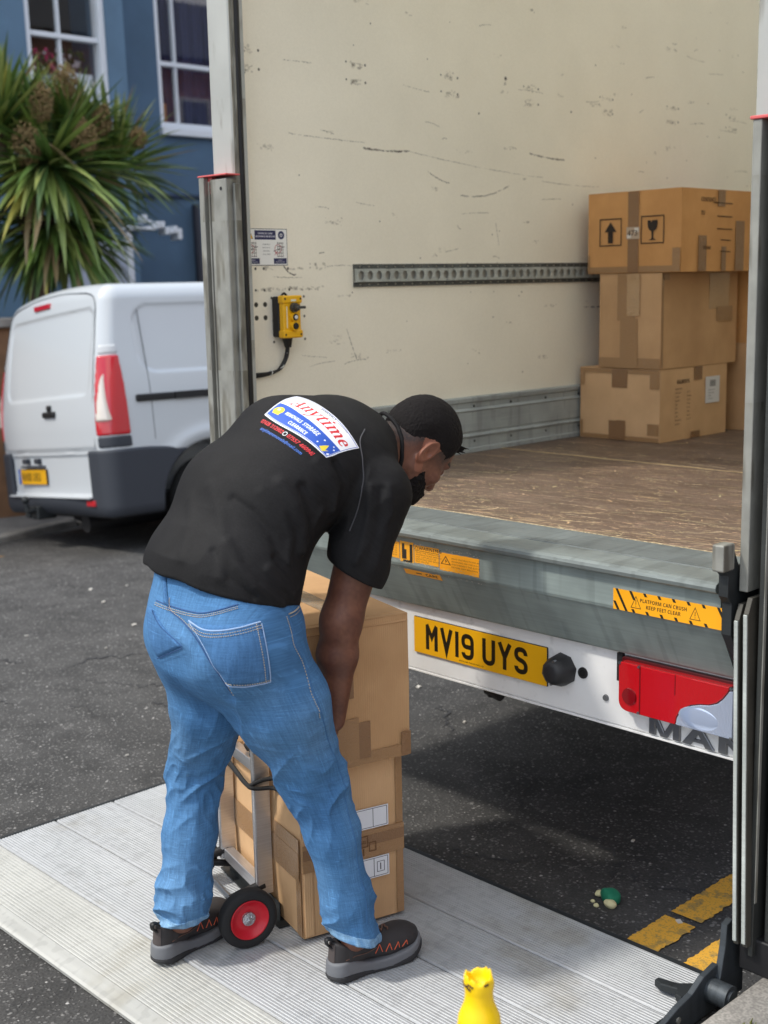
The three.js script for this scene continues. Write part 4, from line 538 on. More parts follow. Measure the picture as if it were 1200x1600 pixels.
  { const w = 0.478, h = 0.343, d = 0.6, t = carton('cardboard_box', 'orange brown carton on top of the lorry stack, printed with arrow and glass signs', [-0.84, 1.8045, -2.235], 0.0, w, h, d, Cc, { seed: 4 });
    onFace(t, 'tape', 'z', w, h, d, -0.025, 0.03, 0.002, h - 0.002, M.tapeDark); onFace(t, 'tape', 'x', w, h, d, -0.02, 0.035, h - 0.07, h - 0.002, M.tapeDark); onFace(t, 'tape', 'z', w, h, d, -w / 2 + 0.003, w / 2 - 0.003, 0.003, 0.028, M.tape, 0.005); onFace(t, 'tape', 'z', w, h, d, w / 2 - 0.04, w / 2 - 0.003, 0.003, 0.1, M.tape, 0.0054); onFace(t, 'tape', 'z', w, h, d, -w / 2 + 0.002, -w / 2 + 0.012, 0.01, 0.08, M.tape, 0.0054);
    onFace(t, 'tape', 'x', w, h, d, 0.12, 0.18, 0.002, 0.15, M.tapeDark); onFace(t, 'tape', 'x', w, h, d, -0.035, 0.0, 0.002, 0.105, M.tapeDark); onFace(t, 'tape', 'x', w, h, d, -0.18, -0.11, 0.002, 0.215, M.tapeDark);
    const frame = (g, s) => { g.strokeStyle = '#2c2118'; g.lineWidth = 9; g.strokeRect(7, 7, s - 14, s - 14); g.fillStyle = '#2c2118'; };
    ink(t, 'z', w, h, d, -0.115, 0.175, 0.118, 0.118, inkOn(256, 256, (g) => { frame(g, 256); g.beginPath(); g.moveTo(128, 34); g.lineTo(196, 124); g.lineTo(156, 124); g.lineTo(156, 228); g.lineTo(100, 228); g.lineTo(100, 124); g.lineTo(60, 124); g.fill(); }));
    ink(t, 'z', w, h, d, 0.1, 0.175, 0.118, 0.125, inkOn(256, 272, (g) => { frame(g, 256); g.beginPath(); g.moveTo(76, 44); g.lineTo(104, 44); g.lineTo(118, 66); g.lineTo(124, 44); g.lineTo(182, 44); g.quadraticCurveTo(188, 128, 140, 142); g.lineTo(138, 206); g.quadraticCurveTo(150, 216, 172, 222); g.lineTo(84, 222); g.quadraticCurveTo(108, 216, 120, 206); g.lineTo(118, 142); g.quadraticCurveTo(68, 128, 76, 44); g.fill(); }));
    printOn(t, 'number_label', 'z', w, h, d, 0.002, 0.168, 0.066, 0.05, canvasTex(192, 144, (g) => { g.fillStyle = '#b9a38c'; g.fillRect(0, 0, 192, 144); g.fillStyle = '#dcd6cc'; g.fillRect(10, 90, 60, 40); g.fillRect(120, 12, 60, 50); g.fillStyle = '#3a2a20'; g.font = 'bold 92px sans-serif'; g.fillText('473', 16, 104); }), 0.0078);
    ink(t, 'x', w, h, d, 0.02, 0.2, 0.36, 0.26, inkOn(480, 346, (g) => { g.fillStyle = g.strokeStyle = '#4c3113'; g.font = 'bold 30px sans-serif'; g.fillText('CONTENTS', 40, 52); g.fillText('TO', 44, 126); g.font = 'bold 26px sans-serif'; g.fillText('ROOM', 70, 316); g.lineWidth = 5; for (const [x, y, l] of [[170, 56, 200], [210, 130, 160], [210, 200, 160], [250, 262, 110], [250, 326, 110]]) { g.beginPath(); g.moveTo(x, y); g.lineTo(x + l, y + 3); g.stroke(); } }));
  }
  // boxes standing further in, seen as strips beside the stack
  { const w = 0.5, h = 0.4, d = 0.42, t = carton('cardboard_box', 'brown carton on the lorry floor just behind the stack of three', [-0.872, 1.0805, -2.775], 0.0, w, h, d, B, { seed: 6 }); onFace(t, 'tape', 'x', w, h, d, 0.1, 0.2, 0.0, 0.09, M.tapeDark); onFace(t, 'tape', 'x', w, h, d, 0.12, 0.2, h - 0.08, h - 0.002, M.tapeDark); }
  { const w = 0.5, h = 0.48, d = 0.42, t = carton('cardboard_box', 'brown carton on another behind the stack of three', [-0.866, 1.4815, -2.78], 0.0, w, h, d, Cc, { seed: 7 }); onFace(t, 'tape', 'x', w, h, d, 0.12, 0.2, h - 0.25, h - 0.05, M.tapeDark); }
  { const w = 0.42, h = 0.17, d = 0.32; carton('plastic_crate', 'dark pink box lying highest, behind the stack of cartons', [-0.83, 1.9625, -2.8], 0.0, w, h, d, std({ color: sRGB(150, 40, 66), roughness: 0.5 }), { seed: 8 }); }
  // the two on the hand truck
  const yaw = -0.262, o = [-0.028, 0.676], at = (lx, lz) => [o[0] + lx * Math.cos(yaw) + lz * Math.sin(yaw), o[1] - lx * Math.sin(yaw) + lz * Math.cos(yaw)];
  { const w = 0.572, h = 0.47, d = 0.308, [x, z] = at(-w / 2, -d / 2), t = carton('cardboard_box', 'large brown carton standing on the hand truck with white labels and a band of tape', [x, 0.054, z], yaw, w, h, d, A, { seed: 9, bulge: 0.008 });
    onFace(t, 'tape', 'z', w, h, d, -w / 2 + 0.002, w / 2 - 0.002, 0.165, 0.245, M.tape, 0.0092); onFace(t, 'tape', 'z', w, h, d, w / 2 - 0.16, w / 2 - 0.0, 0.195, 0.285, M.tape, 0.0082); onFace(t, 'tape', 'x', w, h, d, -d / 2, d / 2, 0.19, 0.268, M.tape, 0.0092); onFace(t, 'tape', 'x', w, h, d, -d / 2 + 0.0, d / 2, 0.225, 0.255, M.tapeDark, 0.0098); onFace(t, 'tape', 'z', w, h, d, -w / 2 + 0.02, -w / 2 + 0.1, 0.24, 0.3, M.clearTape, 0.0084); onFace(t, 'tape', 'x', w, h, d, -d / 2 + 0.001, -d / 2 + 0.022, 0.004, h - 0.004, M.tape, 0.0052); onFace(t, 'tape', 'z', w, h, d, w / 2 - 0.03, w / 2 - 0.001, 0.004, 0.19, M.tape, 0.0048);
    mesh('corner_flap', box(w / 2 - 0.004, w / 2 + 0.0052, 0.006, 0.2, d / 2 - 0.03, d / 2 - 0.004, 0.001), A, t);
    const lab = (n) => canvasTex(256, 128, (g) => { g.fillStyle = '#e4e6ea'; g.fillRect(0, 0, 256, 128); g.strokeStyle = '#30323a'; g.lineWidth = 3; g.strokeRect(8, 8, 240, 112); g.beginPath(); g.moveTo(170, 8); g.lineTo(170, 120); g.stroke(); if (n) { g.strokeRect(188, 34, 40, 62); g.fillStyle = '#30323a'; g.fillRect(204, 44, 6, 42); } });
    printOn(t, 'address_label', 'x', w, h, d, -0.035, 0.303, 0.14, 0.06, lab(0), 0.0104); printOn(t, 'address_label', 'x', w, h, d, -0.035, 0.158, 0.14, 0.06, lab(1), 0.0104);
    ink(t, 'x', w, h, d, -0.03, 0.228, 0.09, 0.07, inkOn(180, 140, (g) => { g.strokeStyle = g.fillStyle = 'rgba(104,70,40,0.9)'; g.lineWidth = 5; g.strokeRect(60, 20, 50, 60); g.fillRect(80, 90, 8, 40); g.strokeRect(120, 60, 40, 50); g.font = 'bold 24px sans-serif'; g.fillText('FRAGILE', 20, 60); }), 0.0102);
  }
  { const w = 0.66, h = 0.395, d = 0.318, [x, z] = at(0.038 - w / 2, 0.002 - d / 2), t = carton('cardboard_box', 'large brown carton on top of the hand truck load, held by the man', [x, 0.5265, z], yaw, w, h, d, B, { seed: 10, bulge: 0.007 });
    onFace(t, 'tape', 'x', w, h, d, -0.0, 0.075, 0.002, 0.135, M.tape, 0.0092); onFace(t, 'tape', 'x', w, h, d, -0.035, 0.03, 0.02, 0.12, M.tapeDark, 0.0084); onFace(t, 'tape', 'x', w, h, d, -d / 2 + 0.01, d / 2, 0.002, 0.035, M.tape, 0.0058); onFace(t, 'tape', 'x', w, h, d, 0.012, 0.05, 0.19, 0.26, M.tapeDark, 0.0086); onFace(t, 'tape', 'x', w, h, d, 0.04, 0.08, h - 0.14, h - 0.002, M.tape, 0.0084); onFace(t, 'tape', 'x', w, h, d, -d / 2 + 0.001, -d / 2 + 0.03, 0.004, 0.07, M.tapeDark, 0.007); onFace(t, 'tape', 'y', w, h, d, -w / 2 + 0.01, w / 2 - 0.01, -0.03, 0.03, M.clearTape);
    mesh('raised_flap', (() => { const g = box(-0.004, 0, 0, 0.035, -d / 2 + 0.006, d / 2 - 0.006, 0.001); g.rotateZ(0.9); g.translate(w / 2 + 0.004, h - 0.02, 0); return g; })(), B, t);
  }
  // ---- hand truck; local frame: origin at the carton's near lower corner, +x towards it, +z towards the man
  const ht = thing('hand_truck', 'aluminium hand truck with red wheels holding two cartons', 'hand truck', [o[0], 0.0452, o[1]], undefined, yaw);
  const al = std({ map: tex(256, (u, v) => { const t = 205 + 16 * (n2(u * 3, v * 128, 128, 8) - 0.5) + 16 * (fbm(u * 5, v * 5, 5, 3, 9) - 0.5); return [t, t, t * 1.01]; }, 0.3), metalness: 0.85, roughness: 0.34 });
  const rail = (x) => profY([[x, 0.012], [x, 0.056], [x + 0.004, 0.058], [x + 0.0055, 0.053], [x + 0.009, 0.053], [x + 0.0105, 0.058], [x + 0.02, 0.058], [x + 0.022, 0.055], [x + 0.022, 0.012]], 0.075, 0.98);
  mesh('frame_rail', rail(-0.192), al, ht); mesh('frame_rail', rail(-0.462), al, ht);
  for (const [y, hh] of [[0.425, 0.034], [0.072, 0.034], [0.8, 0.03]]) mesh('cross_bar', box(-0.4395, -0.1925, y, y + hh, 0.02, 0.05, 0.003, 2), al, ht);
  mesh('handle', tube([[-0.452, 0.97, 0.035], [-0.452, 1.03, 0.06], [-0.42, 1.06, 0.07], [-0.32, 1.065, 0.072], [-0.21, 1.06, 0.07], [-0.18, 1.03, 0.06], [-0.18, 0.97, 0.035]], 0.013, 40, 10), M.black, ht);
  mesh('toe_plate', merge(box(-0.53, -0.1, 0.001, 0.006, -0.25, 0.03, 0.002), box(-0.5, -0.13, 0.006, 0.06, 0.009, 0.0118, 0.001)), M.darkSteel, ht);
  const dk = M.black; for (const x of [-0.181, -0.451]) mesh('axle_bracket', merge(cyl(V(x, 0.1, 0.035), V(x, 0.082, 0.135), 0.014, 0.012, 8), cyl(V(x, 0.05, 0.025), V(x, 0.08, 0.135), 0.011, 0.011, 8)), dk, ht);
  mesh('axle', merge(cyl(V(-0.5, 0.081, 0.135), V(-0.05, 0.081, 0.135), 0.0075, 0.0075, 14), cyl(V(-0.44, 0.081, 0.135), V(-0.19, 0.081, 0.135), 0.0085, 0.0085, 14)), M.chrome, ht);
  const red = std({ color: sRGB(196, 22, 40), roughness: 0.36 });
  for (const [x, s] of [[-0.061, 1], [-0.492, -1]]) {
    const prof = (pts) => { const g = new THREE.LatheGeometry(pts.map(([r, a]) => new THREE.Vector2(r, a)), 48); g.rotateZ(-Math.PI / 2); if (s < 0) g.rotateY(Math.PI); g.translate(x, 0.081, 0.135); return uvm(g); };
    const w = mesh('wheel', prof([[0.054, -0.016], [0.062, -0.019], [0.072, -0.019], [0.079, -0.015], [0.0808, -0.008], [0.0808, 0.008], [0.079, 0.015], [0.072, 0.019], [0.062, 0.0195], [0.056, 0.017], [0.052, 0.013]]), M.rubber, ht);
    mesh('rim', prof([[0.015, 0.004], [0.03, 0.004], [0.036, 0.006], [0.044, 0.0105], [0.0505, 0.017], [0.0535, 0.0195], [0.0545, 0.0165], [0.0545, -0.016]]), red, w);
    mesh('hub', prof([[0.0, 0.016], [0.007, 0.016], [0.009, 0.013], [0.017, 0.013], [0.0185, 0.011], [0.0185, 0.003]]), std({ color: sRGB(190, 196, 200), metalness: 0.8, roughness: 0.3, bumpMap: wrinkle, bumpScale: 0.002 }), w);
  }
  const st = thing('bungee_strap', 'black elastic strap tied round the hand truck and lower carton', 'strap', [o[0], 0.0452, o[1]], undefined, yaw);
  const band = (pts, hh) => { const c = new THREE.CatmullRomCurve3(pts.map((p) => V(...p)), false, 'centripetal'); const g = new THREE.TubeGeometry(c, 60, 0.006, 8, false); return g.toNonIndexed(); };
  mesh('strap_band', merge(band([[-0.53, 0.43, 0.02], [-0.47, 0.424, 0.062], [-0.4, 0.418, 0.064], [-0.3, 0.405, 0.064], [-0.21, 0.394, 0.067], [-0.175, 0.398, 0.067], [-0.162, 0.41, 0.05], [-0.14, 0.42, 0.012], [-0.06, 0.43, 0.014], [0.008, 0.44, 0.01], [0.014, 0.44, -0.06]]), band([[-0.46, 0.432, 0.064], [-0.3, 0.413, 0.066], [-0.2, 0.397, 0.069], [-0.166, 0.394, 0.066], [-0.158, 0.392, 0.05], [-0.14, 0.392, 0.013], [-0.05, 0.397, 0.014], [0.006, 0.4, 0.012], [0.013, 0.4, -0.05]])), M.rubber, st);
  mesh('strap_hook', merge(tube([[-0.4, 0.46, 0.03], [-0.405, 0.478, 0.036], [-0.385, 0.482, 0.04], [-0.37, 0.468, 0.034], [-0.35, 0.474, 0.03]], 0.006, 24, 7), tube([[-0.27, 0.462, 0.03], [-0.265, 0.482, 0.04], [-0.24, 0.48, 0.04], [-0.225, 0.464, 0.036], [-0.21, 0.462, 0.036]], 0.0042, 24, 7), (() => { const g = new THREE.SphereGeometry(0.012, 10, 8); g.translate(-0.385, 0.473, 0.034); return g.toNonIndexed(); })(), (() => { const g = new THREE.SphereGeometry(0.013, 10, 8); g.scale(1.3, 0.8, 1); g.translate(-0.215, 0.468, 0.036); return g.toNonIndexed(); })()), M.rubber, st);
}
// ---------------------------------------------------------------- yellow cone with a torn top, near the camera
{
  const t = thing('traffic_cone', 'bright yellow plastic no waiting cone with a torn top, nearest the camera', 'cone', [1.045, 0.095, 1.165]);
  const pts = [[0.172, 0.006], [0.170, 0.012], [0.112, 0.03], [0.1, 0.06], [0.085, 0.2], [0.068, 0.33], [0.057, 0.41], [0.0555, 0.418], [0.047, 0.432], [0.041, 0.442], [0.0385, 0.452], [0.0375, 0.462], [0.0385, 0.468], [0.0405, 0.474], [0.0405, 0.483], [0.039, 0.492], [0.037, 0.496], [0.033, 0.494], [0.031, 0.478], [0.024, 0.47], [0.012, 0.474], [0.0, 0.469]];
  const g = new THREE.LatheGeometry(pts.map(([r, y]) => new THREE.Vector2(r * (y > 0.4 ? 0.66 : lerp(1, 0.66, sstep(0, 0.4, y))), y)), 72), p = g.attributes.position, nR = [];
  for (let i = 0; i < p.count; i++) { const y = p.getY(i), a = Math.atan2(p.getZ(i), p.getX(i)); if (y > 0.476) { const tear = 0.011 * sstep(0.35, 0.75, n3(Math.cos(a) * 1.6 + 3, Math.sin(a) * 1.6, 0.5, 6)) + 0.006 * n3(Math.cos(a) * 6, Math.sin(a) * 6, 2, 7); p.setY(i, Math.max(0.472, y - tear * sstep(0.476, 0.492, y) * 1.3 + 0.006)); } }
  g.computeVertexNormals();
  const yel = std({ map: tex(512, (u, v) => { const d = sstep(0.68, 0.8, fbm(u * 14, v * 14, 14, 4, 171)); return [lerp(246, 110, d * 0.5), lerp(205, 90, d * 0.5), lerp(4, 30, d)]; }, 0.5), roughness: 0.42, bumpMap: grain, bumpScale: 0.0006 });
  mesh('cone_body', uvm(g), yel, t); mesh('cone_base', box(-0.19, 0.19, 0, 0.02, -0.19, 0.19, 0.01, 2), M.rubber, t);
  const w = []; const R = rng(17); for (let i = 0; i < 8; i++) { const a = 0.2 + R() * 2.2, y = 0.478 + R() * 0.012, gg = new THREE.BoxGeometry(0.005 + R() * 0.012, 0.002 + R() * 0.004, 0.0016); gg.rotateZ((R() - 0.5) * 0.8); gg.rotateY(Math.PI / 2 - a); gg.translate(Math.cos(a) * 0.0271, y, Math.sin(a) * 0.0271); w.push(gg.toNonIndexed()); }
  mesh('torn_edge', merge(w), std({ color: sRGB(84, 62, 30), roughness: 0.9 }), t);
}
// ---------------------------------------------------------------- crushed green and cream scrap lying on the road
{
  const t = thing('crushed_ball', 'small crushed green ball with cream patches lying on the asphalt', 'ball', [0.372, 0, -0.145]);
  const f = (x, y, z) => { const e = Math.hypot(x / 0.036, (y - 0.018) / 0.022, z / 0.03); return (e - 1) * 0.022 + 0.006 * (n3(x * 60 + 5, y * 60, z * 60, 5) - 0.5) + 0.012 * sstep(0.5, 1, z / 0.03 - x / 0.05); };
  mesh('ball_shell', nets(f, [-0.05, -0.004, -0.045], [0.05, 0.05, 0.045], 0.0025), std({ color: sRGB(22, 116, 86), roughness: 0.75, bumpMap: grain, bumpScale: 0.002 }), t);
  const cr = std({ color: sRGB(214, 206, 160), roughness: 0.85 });
  const lump = (cx, cy, cz, a, b, c) => nets((x, y, z) => (Math.hypot((x - cx) / a, (y - cy) / b, (z - cz) / c) - 1) * Math.min(a, b, c) + 0.004 * (n3(x * 90, y * 90, z * 90, 4) - 0.5), [cx - a - 0.006, Math.max(-0.003, cy - b - 0.006), cz - c - 0.006], [cx + a + 0.006, cy + b + 0.006, cz + c + 0.006], 0.002);
  mesh('cream_patch', lump(0.022, 0.012, 0.026, 0.021, 0.012, 0.014), cr, t); mesh('cream_patch', lump(-0.04, 0.012, -0.004, 0.012, 0.01, 0.014), cr, t); mesh('crumb', merge(lump(-0.012, 0.004, 0.05, 0.009, 0.005, 0.007).toNonIndexed(), lump(-0.034, 0.003, 0.034, 0.006, 0.004, 0.006).toNonIndexed()), cr, t);
}
// ---------------------------------------------------------------- white panel van parked across the road
{
  const t = thing('white_van', 'white panel van with blank rear door and red lamps parked at the far kerb', 'van', [-6.02, -0.152, -1.93]);
  t.rotation.order = 'YXZ'; t.rotation.set(0, -0.096, 0.105);
  const XC = 0.1, rb = (x, y, z, hx, hy, hz, r) => { const a = Math.abs(x) - hx + r, b = Math.abs(y) - hy + r, c = Math.abs(z) - hz + r; return Math.min(Math.max(a, b, c), 0) + Math.hypot(Math.max(a, 0), Math.max(b, 0), Math.max(c, 0)) - r; };
  const rr = (u, v, hu, hv, r) => { const a = Math.abs(u) - hu + r, b = Math.abs(v) - hv + r; return Math.min(Math.max(a, b), 0) + Math.hypot(Math.max(a, 0), Math.max(b, 0)) - r; };
  const shell = (x, y, z) => {                        // x from the van's middle, z = 0 at the rear, forward negative
    const tum = 0.105 * sstep(1.0, 1.95, y), X = x / (0.93 - tum) * 0.93, lean = 0.15 * Math.pow(clamp((y - 0.9) / 0.95), 1.6) + 0.045 * X * X, Z = z + lean, bow = 0.05 * X * X, front = z < -3.3 ? 0.5 * Math.max(0, y - 1.0) * sstep(-3.3, -4.2, z) * 1.4 : 0;
    return rb(X, y + bow - 1.115, Z + 2.35, 0.93, 0.815, 2.35 - front, 0.11);
  };
  const arch = (x, y, z) => { const d = Math.min(Math.hypot(y - 0.33, z + 0.87), Math.hypot(y - 0.33, z + 4.0)) - 0.43; return Math.max(d, 0.55 - Math.abs(x)); };
  const body = (x, y, z) => {
    let d = shell(x, y, z);
    if (z > -0.35) { d += 0.013 * sstep(0.012, -0.012, rr(x - 0.02, y - 1.44, 0.72, 0.295, 0.09)) * sstep(-0.3, -0.2, z); d += 0.02 * sstep(0.012, -0.012, rr(x - 0.0, y - 0.585, 0.71, 0.145, 0.03)) * sstep(-0.2, -0.12, z) * (y < 0.74 ? 1 : 0); d += 0.014 * Math.exp(-Math.pow((y - 0.755) / 0.014, 2)) * sstep(-0.2, -0.1, z) * (Math.abs(x) < 0.8 ? 1 : 0); }
    if (x > 0.6) { d += 0.012 * sstep(0.012, -0.012, rr(z + 1.35, y - 1.5 - 0.0, 0.98, 0.235, 0.14)); d -= 0.02 * Math.exp(-Math.pow((Math.hypot(y - 0.33, z + 0.87) - 0.49) / 0.05, 2)) * (y > 0.5 ? 1 : 0); d += 0.006 * Math.exp(-Math.pow((y - 1.02 + 0.05 * z) / 0.02, 2)) * (z > -3.4 ? 0 : 1); }
    return smax(d, -arch(x, y, z), 0.02);
  };
  const shift = (g) => { g.translate(XC, 0, 0); return g; };
  const paint = phys({ color: sRGB(198, 203, 207), roughness: 0.38, clearcoat: 0.7, clearcoatRoughness: 0.12 });
  const grey = std({ color: sRGB(52, 56, 64), roughness: 0.62, bumpMap: grain, bumpScale: 0.001 });
  mesh('body', shift(nets((x, y, z) => smax(body(x, y, z), 0.30 - y, 0.02), [-1, 0.26, -4.76], [1, 1.99, 0.06], 0.0175)), paint, t);
  const bump = (x, y, z) => { const reg = Math.min(Math.max(y - 0.755 + 0.05 * sstep(-0.3, -0.9, z), 0.70 - Math.abs(x), -z - 0.75), Math.max(y - 0.43, -z - 0.4)); return smax(smax(shell(x, y, z) - 0.022, reg, 0.02), smax(-arch(x, y, z), 0.285 - y, 0.02), 0.02); };
  mesh('bumper', shift(nets(bump, [-1.02, 0.24, -0.9], [1.02, 0.8, 0.1], 0.0125)), grey, t);
  const on = (x, y) => { let a = -0.6, b = 0.2; for (let i = 0; i < 40; i++) { const m = (a + b) / 2; if (shell(x, y, m) < 0) a = m; else b = m; } return a; };
  const onS = (y, z) => { let a = 0.4, b = 1.2; for (let i = 0; i < 40; i++) { const m = (a + b) / 2; if (shell(m, y, z) < 0) a = m; else b = m; } return a; };
  { const loop = [[-0.79, 0.78], [-0.8, 1.2], [-0.775, 1.6], [-0.72, 1.8], [-0.4, 1.865], [0, 1.88], [0.4, 1.865], [0.72, 1.8], [0.775, 1.6], [0.8, 1.2], [0.79, 0.78]].map(([x, y]) => V(x, y, on(x, y) - 0.001)); mesh('shut_line', shift(new THREE.TubeGeometry(new THREE.CatmullRomCurve3(loop), 120, 0.0045, 6).toNonIndexed()), grey, t); const sp = []; for (let y = 0.8; y < 1.8; y += 0.1) sp.push(V(onS(y, -0.42) - 0.001, y, -0.42)); mesh('shut_line', shift(new THREE.TubeGeometry(new THREE.CatmullRomCurve3(sp), 40, 0.003, 6).toNonIndexed()), grey, t); }
  mesh('bumper_step', shift(box(-0.7, 0.72, 0.424, 0.438, -0.01, 0.028, 0.004)), paint, t);
  // lamps wrap the corner: shell offset cut to a tall region
  const lamp = (s, lo, hi, off) => nets((x, y, z) => smax(shell(x, y, z) - off, Math.max(lo - y, y - hi, (0.835 - 0.02 * (y - 0.8)) - s * x, -z - 0.24 + 0.03 * (y - 0.8)), 0.012), [s > 0 ? 0.7 : -1, lo - 0.05, -0.4], [s > 0 ? 1 : -0.7, hi + 0.05, 0.06], 0.0125);
  const lens = phys({ color: sRGB(196, 16, 34), roughness: 0.16, clearcoat: 1 }), pale = phys({ color: sRGB(226, 216, 204), metalness: 0.2, roughness: 0.2, clearcoat: 1 });
  for (const s of [1, -1]) {
    const l = mesh('tail_lamp', shift(lamp(s, 0.85, 1.4, 0.012)), lens, t);
    mesh('indicator_lens', shift(nets((x, y, z) => { const k = (y - 0.95) / 0.32; return smax(shell(x, y, z) - 0.022, Math.max(0.95 - y, y - 1.27, 0.848 + 0.03 * k - s * x, s * x - (0.935 - 0.045 * k), -z - 0.2), 0.012); }, [s > 0 ? 0.75 : -1, 0.9, -0.3], [s > 0 ? 1 : -0.75, 1.32, 0.06], 0.0115)), pale, l);
    mesh('lamp_foot', shift(lamp(s, 0.765, 0.846, 0.010)), grey, l); mesh('lamp_top', shift(lamp(s, 1.404, 1.47, 0.008)), std({ color: sRGB(196, 198, 200), roughness: 0.3 }), l);
  }
  mesh('brake_light', shift(box(-0.22, 0.06, 1.795, 1.835, on(0, 1.81) - 0.02, on(0, 1.81) + 0.014, 0.008, 2)), lens, t);
  mesh('door_handle', shift(merge(box(0.04, 0.24, 1.005, 1.05, on(0.15, 1.03) - 0.02, on(0.15, 1.03) + 0.024, 0.016, 2), box(0.11, 0.17, 1.05, 1.095, on(0.15, 1.06) - 0.02, on(0.15, 1.06) + 0.018, 0.012, 2))), M.black, t);
  const px = -0.295, pz = on(px, 0.575) - 0.012;
  const pl = mesh('number_plate', shift(box(px - 0.262, px + 0.262, 0.518, 0.634, pz - 0.03, pz + 0.012, 0.004)), M.black, t);
  mesh('plate_face', shift(sheet(0.515, 0.11, V(px, 0.576, pz + 0.0125), V(0, 0, 1), V(0, 1, 0))), std({ roughness: 0.4, map: canvasTex(512, 110, (g, w, h) => { g.fillStyle = '#e2a81c'; g.fillRect(0, 0, w, h); g.fillStyle = '#2c62b4'; g.fillRect(0, 0, 46, h); g.fillStyle = '#d8c860'; for (let i = 0; i < 10; i++) { g.beginPath(); g.arc(23 + Math.cos(i * 0.63) * 12, 40 + Math.sin(i * 0.63) * 12, 2.4, 0, 7); g.fill(); } g.fillStyle = '#231d10'; g.font = 'bold 92px sans-serif'; g.save(); g.translate(62, 88); g.scale(0.78, 1); g.fillText('NH08 UKU', 0, 0); g.restore(); }) }), pl);
  mesh('plate_light', shift(merge(box(-0.42, -0.35, 0.672, 0.712, pz - 0.02, pz + 0.03, 0.006), box(-0.2, -0.13, 0.672, 0.712, pz - 0.02, pz + 0.03, 0.006), box(-0.46, -0.06, 0.646, 0.66, pz - 0.02, pz + 0.03, 0.004))), grey, t);
  mesh('tow_bar', shift(merge(cyl(V(-0.2, 0.34, -0.1), V(-0.2, 0.33, 0.1), 0.028, 0.024, 10), box(-0.26, -0.14, 0.26, 0.36, -0.1, 0.05, 0.01), cyl(V(-0.2, 0.33, 0.1), V(-0.2, 0.4, 0.11), 0.02, 0.016, 10), (() => { const g = new THREE.SphereGeometry(0.03, 12, 10); g.translate(-0.2, 0.415, 0.11); return g.toNonIndexed(); })(), box(-0.36, -0.28, 0.27, 0.35, 0.0, 0.06, 0.01))), M.darkSteel, t);
  mesh('reflector', shift(box(0.63, 0.76, 0.37, 0.41, on(0.7, 0.39) + 0.0, on(0.7, 0.39) + 0.03, 0.006)), lens, t);
  { const g = []; for (let z = -0.3; z > -3.2; z -= 0.3) { const a = onS(1.09, z), b = onS(1.09, z - 0.3); g.push(box(Math.min(a, b) - 0.01, Math.max(a, b) + 0.022, 1.066, 1.116, z - 0.301, z, z > -0.31 ? 0.012 : 0.0)); } mesh('rub_strip', shift(merge(g)), M.black, t); }
  mesh('underbody', shift(merge(box(-0.75, 0.75, 0.26, 0.42, -4.2, -0.15, 0.02), box(-0.35, 0.25, 0.2, 0.3, -0.9, -0.3, 0.04), cyl(V(0.35, 0.23, -0.1), V(0.35, 0.25, -0.9), 0.07, 0.07, 14))), M.black, t);
  for (const [x, z] of [[0.83, -0.87], [-0.83, -0.87], [0.83, -4.0], [-0.83, -4.0]]) { const w = mesh('wheel', shift((() => { const g = new THREE.TorusGeometry(0.235, 0.095, 12, 40); g.scale(1, 1, 1.15); g.rotateY(Math.PI / 2); g.translate(x, 0.325, z); return g.toNonIndexed(); })()), M.rubber, t); mesh('wheel_disc', shift(cyl(V(x - 0.07, 0.325, z), V(x + 0.07, 0.325, z), 0.2, 0.2, 28)), std({ color: sRGB(92, 94, 98), metalness: 0.6, roughness: 0.45 }), w); }
}
